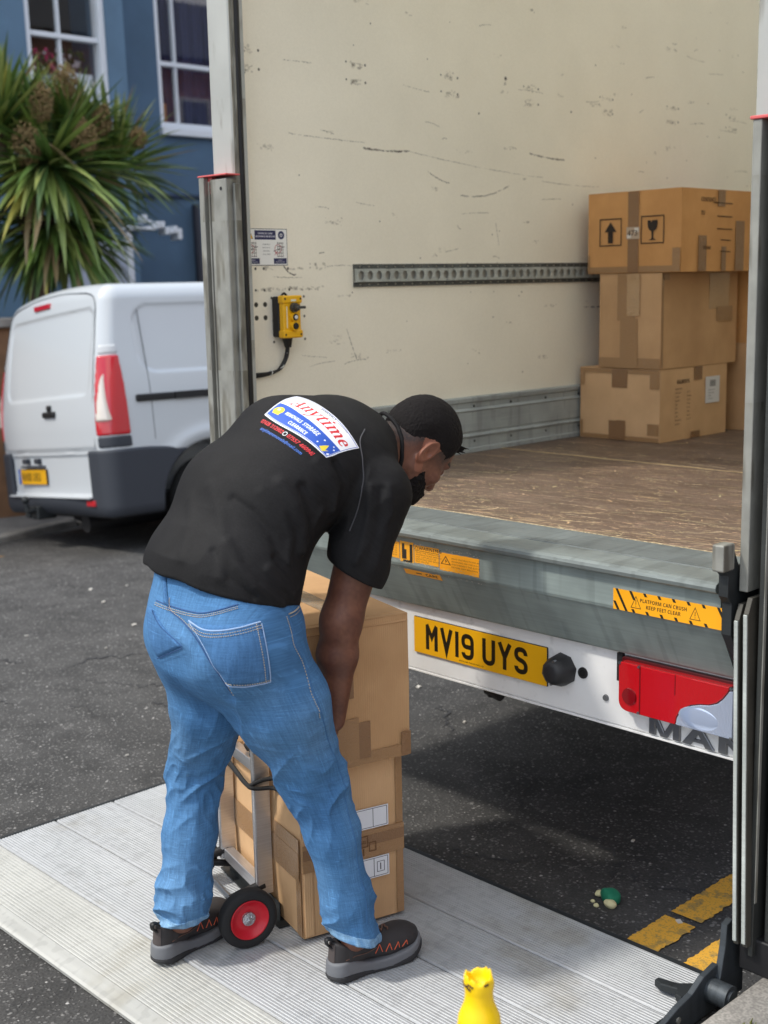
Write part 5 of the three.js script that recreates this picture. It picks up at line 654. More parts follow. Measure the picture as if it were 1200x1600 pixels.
// ---------------------------------------------------------------- blue house
{
  const t = thing('blue_house', 'blue rendered house with tall white sash windows beyond the parked van', 'house', [-9.5, -0.4, -5]);
  t.rotation.z = 0.028;
  const rend = (r, g, b, s) => std({ map: tex(256, (u, v) => { const k = 1 + 0.16 * (fbm(u * 6, v * 6, 6, 4, s) - 0.5); return [r * k, g * k, b * k]; }, 1.6), roughness: 0.85 });
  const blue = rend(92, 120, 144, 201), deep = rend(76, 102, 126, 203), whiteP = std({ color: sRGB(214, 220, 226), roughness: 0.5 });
  const P = (x0, x1, y0, y1, z0, z1, r = 0) => { const g = box(x0 + 9.5, x1 + 9.5, y0 + 0.4, y1 + 0.4, z0 + 5, z1 + 5, r); return g; };
  const FB = -9.5, FR = -10.1;                         // faces of the bay and of the wall beside it
  // bay wall around its window, canted cheek, recessed wall around the second window
  const W1 = [-4.95, -4.02, 3.5, 5.6], W2 = [-7.0, -5.98, 3.61, 5.6];
  mesh('bay_wall', merge(P(FB - 0.35, FB, -0.3, W1[2] - 0.09, -5.17, -3.8), P(FB - 0.35, FB, W1[2] - 0.09, 8, -5.17, W1[0]), P(FB - 0.35, FB, W1[2] - 0.09, 8, W1[1], -3.8), P(FB - 0.35, FB, W1[3], 8, W1[0], W1[1])), blue, t);
  { const g = P(-0.2, 0, -0.3, 8, -0.9, 0); g.translate(-9.5, 0, -5); const q = new THREE.BoxGeometry(0.3, 8.3, 1.0); q.translate(-0.15, 0, 0.5); q.rotateY(-0.72); q.translate(0, 4.25, 1.2); mesh('bay_cheek', uvm(q), blue, t); }
  mesh('wall', merge(P(FR - 0.35, FR, -0.3, W2[2] - 0.09, -13, -5.1), P(FR - 0.35, FR, W2[2] - 0.09, 8, W2[1] + 0.003, -5.1), P(FR - 0.35, FR, W2[2] - 0.09, 8, -13, W2[0]), P(FR - 0.35, FR, W2[3], 8, W2[0], W2[1])), deep, t);
  mesh('wall', P(FR - 0.35, FR - 0.0, -0.3, 8, -2.7, 6), deep, t);
  mesh('string_course', merge(P(FR, FR + 0.035, 2.83, 2.87, -12, -5.12, 0.006)), std({ color: sRGB(44, 58, 84), roughness: 0.9 }), t);
  mesh('roof', P(FR - 5, FB + 0.2, 8, 8.3, -13, 6), std({ color: sRGB(90, 90, 95), roughness: 0.9 }), t);
  mesh('back_wall', merge(P(FR - 4, FR - 3.9, 0, 8, -13, 6), P(FR - 4, FR - 0.36, 2.9, 3.0, -13, 6), P(FR - 3.89, FR - 0.36, 3.01, 8, -13, -12.9), P(FR - 3.89, FR - 0.36, 3.01, 8, -5.55, -5.45), P(FR - 3.89, FR - 0.36, 3.01, 8, -3.1, -3.0), P(FR - 3.89, FR - 0.36, 5.75, 5.85, -12.89, -3.1)), std({ color: sRGB(150, 140, 126), roughness: 0.9 }), t);
  const sash = (F, [z0, z1, y0, y1], bars, dy) => {
    const w = mesh('window', merge(P(F - 0.16, F - 0.02, y0, y1, z0, z0 + 0.075, 0.006), P(F - 0.16, F - 0.02, y0, y1, z1 - 0.06, z1, 0.006), P(F - 0.16, F - 0.02, y1 - 0.08, y1, z0 + 0.076, z1 - 0.061, 0.006)), whiteP, t);
    mesh('sill', P(F - 0.15, F + 0.07, y0 - 0.085, y0 - 0.002, z0 - 0.03, z1 + 0.03, 0.008), whiteP, w);
    mesh('meeting_rail', P(F - 0.13, F - 0.05, dy - 0.025, dy + 0.025, z0 + 0.076, z1 - 0.061, 0.005), whiteP, w); mesh('bottom_rail', P(F - 0.13, F - 0.06, y0 + 0.002, y0 + 0.075, z0 + 0.076, z1 - 0.061, 0.005), whiteP, w);
    for (const b of bars) { mesh('glazing_bar', P(F - 0.12, F - 0.06, dy + 0.026, y1 - 0.081, b - 0.014, b + 0.014, 0.004), whiteP, w); mesh('glazing_bar', P(F - 0.12, F - 0.06, y0 + 0.076, dy - 0.026, b - 0.014, b + 0.014, 0.004), whiteP, w); }
    mesh('pane', P(F - 0.1, F - 0.094, y0 + 0.06, y1 - 0.07, z0 + 0.06, z1 - 0.05), phys({ color: 0xffffff, transmission: 1, roughness: 0.02, thickness: 0, ior: 1.5, specularIntensity: 1 }), w); return w;
  };
  const w1 = sash(FB, W1, [-4.43], 4.345), w2 = sash(FR, W2, [-6.27], 4.335);
  // inside: roller blind and flowers in the first window, blue curtains in the second
  mesh('blind', P(FB - 0.2, FB - 0.19, W1[2], 4.02, -4.87, -4.44), std({ color: sRGB(206, 218, 226), roughness: 0.8 }), w1); mesh('blind', P(FB - 0.2, FB - 0.19, W1[2], 3.98, -4.42, -4.06), std({ color: sRGB(110, 126, 140), roughness: 0.8 }), w1);
  { const R = rng(44), pk = [], gn = [], wh = []; for (let i = 0; i < 150; i++) { const z = -4.85 + R() * 0.75, y = 4.0 + R() * 0.26, g = new THREE.IcosahedronGeometry(0.012 + R() * 0.02, 0); g.translate(FB + 9.5 - 0.26 - R() * 0.12, y + 0.4, z + 5); (z > -4.5 && R() < 0.5 ? pk : R() < 0.4 ? wh : gn).push(g); } mesh('flowers', merge(pk), std({ color: sRGB(190, 60, 110), roughness: 0.9 }), w1).userData.kind = 'stuff'; mesh('white_flowers', merge(wh), std({ color: sRGB(190, 186, 190), roughness: 0.9 }), w1).userData.kind = 'stuff'; mesh('flower_leaves', merge(gn), std({ color: sRGB(48, 74, 40), roughness: 0.9 }), w1).userData.kind = 'stuff'; }
  const folds = (z0, z1) => { const n = 60, pos = [], idx = []; for (let i = 0; i <= n; i++) { const z = lerp(z0, z1, i / n), x = FR - 0.24 + 0.035 * Math.sin(i * 0.9) + 0.02 * Math.sin(i * 0.37 + 1); for (const y of [W2[2] + 0.05, W2[3]]) pos.push(x + 9.5 + (y < 4 ? 0.02 * Math.sin(i) : 0), y + 0.4, z + 5); if (i < n) { const q = i * 2; idx.push(q, q + 1, q + 2, q + 1, q + 3, q + 2); } } const g = new THREE.BufferGeometry(); g.setAttribute('position', new THREE.Float32BufferAttribute(pos, 3)); g.setIndex(idx); g.computeVertexNormals(); return uvm(g); };
  mesh('curtain', folds(-6.96, -6.2), std({ color: sRGB(44, 50, 84), roughness: 0.9, side: THREE.DoubleSide }), w2); mesh('storage_box', P(FR - 0.24, FR - 0.19, 3.63, 3.92, -6.2, -6.06, 0.01), std({ color: sRGB(150, 104, 60), roughness: 0.8 }), w2);
  // porch: white moulded bracket over a pale door surround
  { const c = []; for (let i = 0; i < 9; i++) { const a = i / 8; c.push(P(FB - 0.02 - 0.05 * a, FB + 0.1, 2.47 - a * 0.14 + 0.03 * Math.sin(i * 2.1), 2.53 - a * 0.12 + 0.035 * Math.cos(i * 1.7), -5.19 - (i + 1) * 0.055, -5.19 - i * 0.055, 0.012)); } mesh('porch_bracket', merge(c), whiteP, t); mesh('porch_shelf', P(FB - 0.1, FB + 0.1, 2.4, 2.44, -5.35, -4.95, 0.01), whiteP, t); }
  mesh('door_surround', P(FB + 0.002, FB + 0.06, 0, 2.39, -5.06, -4.99, 0.008), whiteP, t); mesh('front_door', P(FB + 0.002, FB + 0.03, 0, 2.3, -4.985, -4.2, 0.006), std({ color: sRGB(176, 186, 204), roughness: 0.5 }), t);
  mesh('drain_pipe', cyl(V(FR + 9.5 + 0.08, 0.4, -1.33), V(FR + 9.5 + 0.08, 3.15, -1.33), 0.045, 0.045, 12), std({ color: sRGB(40, 44, 56), roughness: 0.6 }), t);
}
// ---------------------------------------------------------------- garden wall
{
  const t = thing('garden_wall', 'brown rendered garden wall with pale coping behind the parked van', 'wall', [-7.75, -0.3, -4]);
  mesh('wall', box(-0.12, 0.12, 0, 1.78, -6, 3.5, 0.004), std({ map: tex(256, (u, v) => { const k = 0.9 + 0.3 * (fbm(u * 6, v * 6, 6, 4, 211) - 0.5); return [150 * k, 112 * k, 82 * k]; }, 1), roughness: 0.95, bumpMap: grain, bumpScale: 0.003 }), t);
  for (let i = 0; i < 13; i++) mesh('coping_stone', box(-0.18, 0.18, 1.782, 1.86, -6 + i * 0.732, -6 + i * 0.732 + 0.724, 0.015, 2), M.paving, t);
}
// ---------------------------------------------------------------- cabbage palm with several heads and brown seed plumes
{
  const o = V(-7.85, -0.1, -3.0), t = thing('cabbage_palm', 'cabbage palm with drooping sword leaves and brown seed plumes before the blue house', 'palm tree', [o.x, o.y, o.z]);
  const R = rng(71), L = (x, y, z) => V(x, y, z).sub(o);
  const bark = std({ map: tex(256, (u, v) => { const k = 0.8 + 0.6 * (n2(u * 10, v * 40, 40, 5) - 0.5); return [96 * k, 78 * k, 60 * k]; }, 0.5), roughness: 0.95, bumpMap: grain, bumpScale: 0.01 });
  const trunk = mesh('trunk', merge(tube([L(-7.85, -0.1, -3.02), L(-7.85, 0.9, -3.0), L(-7.82, 1.7, -2.98), L(-7.8, 2.4, -3.05)], 0.085, 20, 10)), bark, t);
  const heads = [[-7.7, 2.82, -3.08, 1.1, 0.9], [-7.85, 3.1, -2.72, 1.0, 0.82], [-7.8, 3.08, -3.36, 0.92, 0.74], [-7.85, 2.84, -3.82, 1.02, 0.8], [-7.85, 2.36, -3.2, 1.0, 0.9]];
  for (const [x, y, z] of heads.slice(1)) mesh('limb', tube([L(-7.81, 1.9, -3.0), L(lerp(-7.8, x, 0.5), lerp(1.9, y, 0.6) - 0.1, lerp(-3.0, z, 0.6)), L(x, y, z)], 0.05, 14, 8), bark, t);
  const leafGeo = (len, wid, droop, fold) => { const n = 7, pos = [], idx = [], uv = []; for (let i = 0; i <= n; i++) { const s = i / n, w = wid * (0.45 + 1.1 * s * (1 - s) * 2) * (1 - Math.pow(s, 5)), x = len * s, y = -droop * len * Math.pow(s, 2.2); pos.push(x, y + fold * w, -w, x, y, 0, x, y + fold * w, w); uv.push(s * len, -w, s * len, 0, s * len, w); if (i < n) { const q = i * 3; idx.push(q, q + 1, q + 3, q + 1, q + 4, q + 3, q + 1, q + 2, q + 4, q + 2, q + 5, q + 4); } } const g = new THREE.BufferGeometry(); g.setAttribute('position', new THREE.Float32BufferAttribute(pos, 3)); g.setAttribute('uv', new THREE.Float32BufferAttribute(uv, 2)); g.setIndex(idx); g.computeVertexNormals(); return g; };
  const geos = [leafGeo(0.7, 0.023, 0.03, 0.5), leafGeo(0.74, 0.024, 0.1, 0.5), leafGeo(0.7, 0.025, 0.2, 0.45), leafGeo(0.6, 0.021, 0.05, 0.6), leafGeo(0.76, 0.026, 0.3, 0.4), leafGeo(0.66, 0.023, 0.14, 0.5)];
  const lm = (r, g, b) => phys({ color: sRGB(r, g, b), roughness: 0.42, transmission: 0.12, thickness: 0, side: THREE.DoubleSide });
  const mats = [lm(104, 128, 58), lm(84, 112, 52), lm(124, 142, 72), lm(70, 96, 48), lm(142, 152, 84)], dead = lm(140, 122, 88), yellowish = lm(178, 172, 84);
  const crown = mesh('crown', (() => { const l = []; for (const [x, y, z, k] of heads) { const g = new THREE.IcosahedronGeometry(0.07 * k, 1); const p = L(x, y, z); g.translate(p.x, p.y, p.z); l.push(g); } return merge(l); })(), bark, t);
  const rest = {}; let made = 0; const total = [];
  heads.forEach(([x, y, z, k, len], hi) => {
    const n = [330, 210, 190, 190, 270][hi];
    for (let i = 0; i < n; i++) {
      const low = hi === 4 || (hi === 0 && R() < 0.5), el = low ? -0.75 + R() * 0.9 : -0.35 + Math.pow(R(), 0.8) * 1.75, az = R() * 6.283, dirY = el, gi = el < 0 ? (R() < 0.5 ? 4 : 2) : el < 0.6 ? (R() < 0.5 ? 1 : 5) : (R() < 0.6 ? 0 : 3);
      const m = new THREE.Matrix4().makeRotationFromEuler(new THREE.Euler((R() - 0.5) * 0.5, az, dirY, 'YZX')); const s = k * (0.8 + 0.4 * R()) * (len / 0.8); m.scale(V(s, s, s)); m.setPosition(L(x + (R() - 0.5) * 0.08, y + (R() - 0.5) * 0.1, z + (R() - 0.5) * 0.08));
      const mat = el < -0.4 && R() < 0.16 ? dead : R() < 0.03 ? yellowish : mats[Math.floor(R() * 5)]; total.push([gi, m, mat, Math.cos(az) * 0.69 + el * 0.1 - 0.72 * Math.sin(az)]);
    }
  });
  total.sort((a, b) => b[3] - a[3]);
  for (const [gi, m, mat] of total) { if (made < 300) { const l = mesh('leaf', geos[gi], mat, crown); l.applyMatrix4(m); made++; } else { const g = geos[gi].clone().applyMatrix4(m); (rest[mats.indexOf(mat)] = rest[mats.indexOf(mat)] || []).push(g.toNonIndexed()); } }
  for (const k of Object.keys(rest)) { const l = mesh('leaves', merge(rest[k]), mats[k] || dead, crown); l.userData.kind = 'stuff'; }
  // seed plumes: bundles of fine beaded twigs
  const plume = std({ color: sRGB(128, 108, 72), roughness: 0.95 });
  for (const [x, y, z, w, h] of [[-7.62, 3.54, -3.24, 0.1, 0.15], [-7.5, 3.33, -2.93, 0.1, 0.17], [-7.45, 2.97, -2.74, 0.13, 0.18], [-7.4, 3.05, -3.26, 0.12, 0.17], [-7.5, 3.22, -3.5, 0.09, 0.15], [-7.55, 3.1, -3.9, 0.075, 0.1]]) {
    const l = []; const c = L(x, y, z); for (let i = 0; i < 30; i++) { const a = R() * 6.28, u = R() * 2 - 1, q = Math.sqrt(1 - u * u); l.push(cyl(V(c.x, c.y - h, c.z), V(c.x + Math.cos(a) * w * q * 0.9, c.y + u * h * 0.9, c.z + Math.sin(a) * w * q * 0.9), 0.0022, 0.0016, 3, false)); }
    for (let i = 0; i < 520; i++) { const a = R() * 6.28, u = R() * 2 - 1, q = Math.sqrt(1 - u * u), k = Math.pow(R(), 0.3) * (0.85 + 0.3 * n3(a * 2, u * 3, 1, 6)); const g = new THREE.OctahedronGeometry(0.006 + R() * 0.007, 0); g.translate(c.x + Math.cos(a) * w * q * k, c.y + u * h * k, c.z + Math.sin(a) * w * q * k); l.push(g); }
    mesh('seed_plume', merge(l), plume, t);
  }
}
// ---------------------------------------------------------------- brick terrace on the near side of the road, mirrored in the far windows
{
  const t = thing('brick_terrace', 'red brick terrace on the near side of the road, outside the picture', 'terrace', [9, 0, -14]);
  mesh('wall', box(0, 8, 0, 9.5, -22, 16, 0), std({ map: tex(256, (u, v) => { const r = Math.floor(v * 16), m = (v * 16) % 1 < 0.12 || ((u * 5 + r * 0.5) % 1) < 0.06, k = 0.8 + 0.4 * n2(Math.floor(u * 5 + r * 0.5) * 3.1, r * 1.7, 64, 3); return m ? [150, 140, 128] : [142 * k, 82 * k, 64 * k]; }, 1.2), roughness: 0.92 }), t);
  mesh('roof', (() => { const g = extrude([[-0.3, 9.5], [8.3, 9.5], [4, 12.4]], 38.4); g.translate(0, 0, -22.2); return uvm(g); })(), std({ color: sRGB(78, 80, 86), roughness: 0.9 }), t);
  for (let z = -20; z < 15; z += 3.2) for (const y of [0.9, 3.9, 6.7]) { const w = mesh('window', box(-0.03, 0.02, y, y + 1.7, z, z + 1.1, 0), std({ color: sRGB(224, 224, 220), roughness: 0.5 }), t); mesh('pane', box(-0.036, -0.031, y + 0.08, y + 1.62, z + 0.08, z + 1.02, 0), phys({ color: sRGB(60, 66, 72), roughness: 0.05, metalness: 0 }), w); }
}
// ---------------------------------------------------------------- the man bending over the load
const PO = [0, 0.045, 0.8];
const nrm = (v) => { const l = Math.hypot(...v); return v.map((q) => q / l); };
const cross = (a, b) => [a[1] * b[2] - a[2] * b[1], a[2] * b[0] - a[0] * b[2], a[0] * b[1] - a[1] * b[0]];
// elliptical tapered segment: axis a->b, width direction w, half sizes [wide, deep] at both ends
function ellSeg(a, b, w, ra, rb) {
  const d = [b[0] - a[0], b[1] - a[1], b[2] - a[2]], L = Math.hypot(...d), A = d.map((q) => q / L); const k = w[0] * A[0] + w[1] * A[1] + w[2] * A[2]; const W = nrm(w.map((q, i) => q - k * A[i])), D = cross(A, W);
  return (x, y, z) => { x -= a[0]; y -= a[1]; z -= a[2]; let s = x * A[0] + y * A[1] + z * A[2]; const u = x * W[0] + y * W[1] + z * W[2], v = x * D[0] + y * D[1] + z * D[2], t = clamp(s / L); s -= t * L; const p = lerp(ra[0], rb[0], t), q = lerp(ra[1], rb[1], t), m = Math.min(p, q), e = Math.hypot(u / p, v / q, s / m); if (e < 1e-4) return -m; return e * (e - 1) / Math.hypot(u / (p * p), v / (q * q), s / (m * m)); };
}
const ell = (x, y, z, c, r) => { const a = (x - c[0]) / r[0], b = (y - c[1]) / r[1], d = (z - c[2]) / r[2], e = Math.hypot(a, b, d); return e < 1e-4 ? -Math.min(...r) : e * (e - 1) / Math.hypot(a / r[0], b / r[1], d / r[2]); };
const chain = (pts) => (x, y, z) => { let d = 1e3; for (let i = 0; i < pts.length - 1; i++) d = smin(d, cap(x, y, z, pts[i], pts[i + 1], pts[i][3], pts[i + 1][3]), 0.03); return d; };
// joints
const LEG_R = [[0.095, 0.945, 0.9, 0.118], [0.126, 0.795, 0.85, 0.113], [0.137, 0.581, 0.765, 0.075], [0.165, 0.437, 0.732, 0.064], [0.176, 0.258, 0.7, 0.060], [0.190, 0.15, 0.69, 0.057]];
const LEG_L = [[-0.105, 0.94, 0.925, 0.113], [-0.095, 0.765, 0.895, 0.094], [-0.216, 0.53, 0.87, 0.064], [-0.210, 0.376, 0.9, 0.065], [-0.192, 0.222, 0.945, 0.058], [-0.196, 0.155, 0.948, 0.056]];
const SH_R = [0.185, 1.28, 0.575], EL_R = [0.13, 0.962, 0.652], WR_R = [0.08, 0.688, 0.642], SH_L = [-0.12, 1.375, 0.48], EL_L = [-0.33, 1.13, 0.62], WR_L = [-0.462, 0.97, 0.66];
const SP = [[-0.025, 0.95, 0.925], [-0.02, 1.07, 0.905], [-0.02, 1.25, 0.80], [0.008, 1.325, 0.67], [0.035, 1.345, 0.56], [0.078, 1.37, 0.465]];
const HC = [0.1, 1.356, 0.35], HX = [-0.975, 0.056, -0.217], HY = [0.204, 0.619, -0.759], HZ = [0.091, -0.784, -0.615];
const toHead = (x, y, z) => { x -= HC[0]; y -= HC[1]; z -= HC[2]; return [x * HX[0] + y * HX[1] + z * HX[2], x * HY[0] + y * HY[1] + z * HY[2], x * HZ[0] + y * HZ[1] + z * HZ[2]]; };
const fromHead = (a) => [0, 1, 2].map((i) => HC[i] + a[0] * HX[i] + a[1] * HY[i] + a[2] * HZ[i]);
// ---- head, in its own axes: x left, y up, z face
const cranium = (x, y, z) => smin(ell(x, y, z, [0, 0.036, -0.01], [0.078, 0.101, 0.103]), ell(x, y, z, [0, -0.01, -0.035], [0.066, 0.07, 0.07]), 0.03);
function headF(x, y, z) {
  const X = Math.abs(x); let d = cranium(x, y, z);
  d = smin(d, ell(x, y, z, [0, -0.035, 0.03], [0.063, 0.085, 0.064]), 0.025);
  d = smin(d, ell(x, y, z, [0, -0.093, 0.058], [0.038, 0.03, 0.035]), 0.03);
  d = smin(d, cap(X, y, z, [0.052, -0.055, 0.0], [0.02, -0.1, 0.06], 0.022, 0.018), 0.03);
  d = smin(d, ell(x, y, z, [0, 0.028, 0.08], [0.05, 0.013, 0.013]), 0.018);
  d = smin(d, ell(X, y, z, [0.042, -0.022, 0.07], [0.02, 0.018, 0.018]), 0.02);
  d = smax(d, -(Math.hypot(X - 0.031, y - 0.006, z - 0.099) - 0.0145), 0.014);
  d = smin(d, cap(x, y, z, [0, 0.012, 0.092], [0, -0.03, 0.108], 0.009, 0.0135), 0.012);
  d = smin(d, Math.hypot(X - 0.0135, y + 0.034, z - 0.101) - 0.0095, 0.008);
  d = smin(d, Math.hypot(X - 0.031, y - 0.005, z - 0.081) - 0.0128, 0.003);
  d = smin(d, ell(x, y, z, [0, -0.061, 0.094], [0.024, 0.0085, 0.011]), 0.007); d = smin(d, ell(x, y, z, [0, -0.074, 0.091], [0.021, 0.009, 0.011]), 0.005);
  // ear: a leaning shell with a raised rim
  { const ex = X - 0.079, ey = (y + 0.006) * 0.98 + (z + 0.014) * 0.2, ez = (z + 0.014) * 0.98 - (y + 0.006) * 0.2, out = ex - 0.35 * (-ez), sh = Math.max(Math.abs(out) - 0.0052, Math.hypot(ey / 0.033, ez / 0.0195) * 0.022 - 0.022), rim = Math.hypot(Math.hypot(ey / 0.03, ez / 0.0175) * 0.0205 - 0.0205, out - 0.004) - 0.0042; const con = Math.hypot(out - 0.008, ey + 0.003, ez - 0.003) - 0.0095; let e = smin(sh, rim, 0.006); e = smax(e, -con, 0.005); e = smin(e, ell(out, ey, ez, [0.001, -0.029, 0.004], [0.006, 0.01, 0.008]), 0.006); d = smin(d, e, 0.007); }
  return d;
}
// ---- whole body under the clothes, one surface
const fingers = (o, dir, side, n, curl, len) => {   // palm centre line from the wrist; returns capsule list
  const L = [], D = nrm(dir), S = nrm(side), N = nrm(n);
  const P = (f, s, h) => [0, 1, 2].map((i) => o[i] + D[i] * f + S[i] * s + N[i] * h);
  for (const s of [-0.026, -0.009, 0.009, 0.026]) L.push([P(0.012, s * 0.6, 0), P(0.088, s, 0), 0.0155, 0.0125]);
  [[-0.029, 0.07], [-0.0095, 0.084], [0.0105, 0.079], [0.029, 0.062]].forEach(([s, l], k) => { l *= len; const c = curl * (1 + 0.1 * k), a = P(0.09, s, 0), b = P(0.09 + l * 0.45 * Math.cos(c * 0.5), s * 1.06, l * 0.45 * Math.sin(c * 0.5)), d = P(0.09 + l * 0.45 * Math.cos(c * 0.5) + l * 0.32 * Math.cos(c * 1.3), s * 1.08, l * 0.45 * Math.sin(c * 0.5) + l * 0.32 * Math.sin(c * 1.3)), e = P(0.09 + l * 0.45 * Math.cos(c * 0.5) + l * 0.32 * Math.cos(c * 1.3) + l * 0.25 * Math.cos(c * 2), s * 1.08, l * 0.45 * Math.sin(c * 0.5) + l * 0.32 * Math.sin(c * 1.3) + l * 0.25 * Math.sin(c * 2)); L.push([a, b, 0.0105, 0.0095], [b, d, 0.0095, 0.0085], [d, e, 0.0085, 0.0072]); });
  L.push([P(0.02, -0.028, 0.004), P(0.052, -0.052, 0.012), 0.0145, 0.0115], [P(0.052, -0.052, 0.012), P(0.08, -0.06, 0.018 + curl * 0.012), 0.011, 0.0085]); return L;
};
const HAND_R = fingers(WR_R, [-0.36, -0.88, 0.2], [0.25, 0.15, 0.95], [-0.9, 0.3, 0.3], 0.35, 1), HAND_L = fingers(WR_L, [-0.2, -0.75, -0.6], [-0.3, 0.65, -0.7], [0.75, 0.1, -0.6], 1.1, 1);
const capList = (L) => { let lo = [9, 9, 9], hi = [-9, -9, -9]; for (const [a, b, r] of L) for (let i = 0; i < 3; i++) { lo[i] = Math.min(lo[i], a[i], b[i]); hi[i] = Math.max(hi[i], a[i], b[i]); } const c = lo.map((q, i) => (q + hi[i]) / 2), R = Math.hypot(hi[0] - lo[0], hi[1] - lo[1], hi[2] - lo[2]) / 2 + 0.02; return (x, y, z) => { const far = Math.hypot(x - c[0], y - c[1], z - c[2]) - R; if (far > 0.06) return far; let d = 9; for (const [a, b, ra, rb] of L) d = smin(d, cap(x, y, z, a, b, ra, rb), 0.006); return d; }; };
const handR = capList(HAND_R), handL = capList(HAND_L);
const thinner = (l, k) => chain(l.map((p) => [p[0], p[1], p[2], p[3] - k]));
const innerR = thinner(LEG_R, 0.02), innerL = thinner(LEG_L, 0.02);
const armR = (x, y, z) => smin(smin(cap(x, y, z, SH_R, EL_R, 0.064, 0.049), cap(x, y, z, EL_R, [0.112, 0.87, 0.652], 0.047, 0.05), 0.03), cap(x, y, z, [0.112, 0.87, 0.652], WR_R, 0.05, 0.029), 0.02);
const armL = (x, y, z) => smin(cap(x, y, z, SH_L, EL_L, 0.062, 0.048), smin(cap(x, y, z, EL_L, [-0.38, 1.07, 0.64], 0.048, 0.05), cap(x, y, z, [-0.38, 1.07, 0.64], WR_L, 0.05, 0.03), 0.02), 0.02);
const WD = [0.93, -0.27, 0.25], WH = [0.98, -0.1, 0.06];
const tr = [[WH, [0.17, 0.12], [0.165, 0.11]], [WH, [0.165, 0.11], [0.17, 0.12]], [WD, [0.17, 0.12], [0.175, 0.12]], [WD, [0.175, 0.12], [0.16, 0.1]]].map(([w, a, b], i) => ellSeg(SP[i], SP[i + 1], w, a, b));
const neckF = (x, y, z) => smin(cap(x, y, z, [0.072, 1.365, 0.49], fromHead([0, -0.045, -0.03]), 0.071, 0.062), cap(x, y, z, [0.06, 1.35, 0.5], SH_R, 0.06, 0.05), 0.04);
function bodyF(x, y, z) {
  let d = neckF(x, y, z); for (const f of tr) d = smin(d, f(x, y, z), 0.03);
  d = smin(d, armR(x, y, z), 0.03); d = smin(d, armL(x, y, z), 0.03); d = smin(d, handR(x, y, z), 0.014); d = smin(d, handL(x, y, z), 0.014);
  d = smin(d, innerR(x, y, z), 0.03); d = smin(d, innerL(x, y, z), 0.03);
  const h = toHead(x, y, z), r = Math.hypot(...h); d = smin(d, r > 0.2 ? r - 0.14 : headF(...h), 0.025);
  return d;
}
// ---- jeans
const legR = chain(LEG_R), legL = chain(LEG_L);
const hips = [ellSeg([-0.01, 1.085, 0.903], [-0.01, 0.99, 0.912], WH, [0.197, 0.142], [0.204, 0.15]), ellSeg([-0.01, 0.99, 0.912], [-0.005, 0.93, 0.91], WH, [0.204, 0.15], [0.19, 0.14])];
const axisS = (l) => { const cum = [0]; for (let i = 1; i < l.length; i++) cum.push(cum[i - 1] + Math.hypot(l[i][0] - l[i - 1][0], l[i][1] - l[i - 1][1], l[i][2] - l[i - 1][2])); return (y) => { for (let i = 1; i < l.length; i++) if (y >= l[i][1] || i === l.length - 1) { const t = (l[i - 1][1] - y) / (l[i - 1][1] - l[i][1]); return [cum[i - 1] + t * (cum[i] - cum[i - 1]), lerp(l[i - 1][0], l[i][0], t), lerp(l[i - 1][2], l[i][2], t)]; } }; };
const sR = axisS(LEG_R), sL = axisS(LEG_L);
const ridge = (n) => { const q = 1 - Math.abs(2 * n - 1); return q * q; };
function legFold(x, y, z, S, seed, knee, ank) {
  const [s, cx, cz] = S(y), a = Math.atan2(z - cz, x - cx), ca = Math.cos(a), sa = Math.sin(a);
  const kneeA = Math.exp(-Math.pow((s - knee) / 0.13, 2)), ankA = sstep(ank - 0.2, ank - 0.03, s), thigh = Math.exp(-Math.pow((s - knee + 0.24) / 0.13, 2));
  let d = 0.014 * kneeA * (ridge(n3(ca * 0.9 + seed, sa * 0.9, s * 15 + ca * 1.3 - sa * 0.6, 1)) - 0.35);
  d += 0.019 * ankA * (ridge(n3(ca * 0.8 + seed, sa * 0.8 + 3, s * 19 + 0.8 * sa + 0.5 * ca, 2)) - 0.35);
  d += 0.010 * thigh * (ridge(n3(ca * 1.2 + seed + 5, sa * 1.2, s * 8 + 2.2 * ca, 3)) - 0.4);
  d += 0.0035 * (n3(ca * 1.6 + seed, sa * 1.6, s * 10, 4) - 0.5) + 0.004 * (ridge(n3(ca * 2.6 + seed, sa * 2.6, s * 30 + 2 * sa, 5)) - 0.3) * (0.3 + kneeA + ankA);
  return d;
}
function jeansBase(x, y, z) {
  const a = legR(x, y, z), b = legL(x, y, z); let d = smin(hips[0](x, y, z), hips[1](x, y, z), 0.04);
  // seat: two buttocks towards the viewer
  d = smin(d, ell(x, y, z, [0.115, 0.955, 0.965], [0.105, 0.125, 0.1]), 0.06); d = smin(d, ell(x, y, z, [-0.03, 0.965, 0.972], [0.115, 0.12, 0.1]), 0.045);
  const lr = smin(a, d, 0.06), ll = smin(b, d, 0.06); d = Math.min(smin(lr, ll, 0.012), d);
  return d;
}
const hemR = (x, y, z) => 0.152 + 0.3 * (z - 0.69) - 0.08 * (x - 0.186) - y, hemL = (x, y, z) => 0.162 - 0.02 * (z - 0.945) - y;
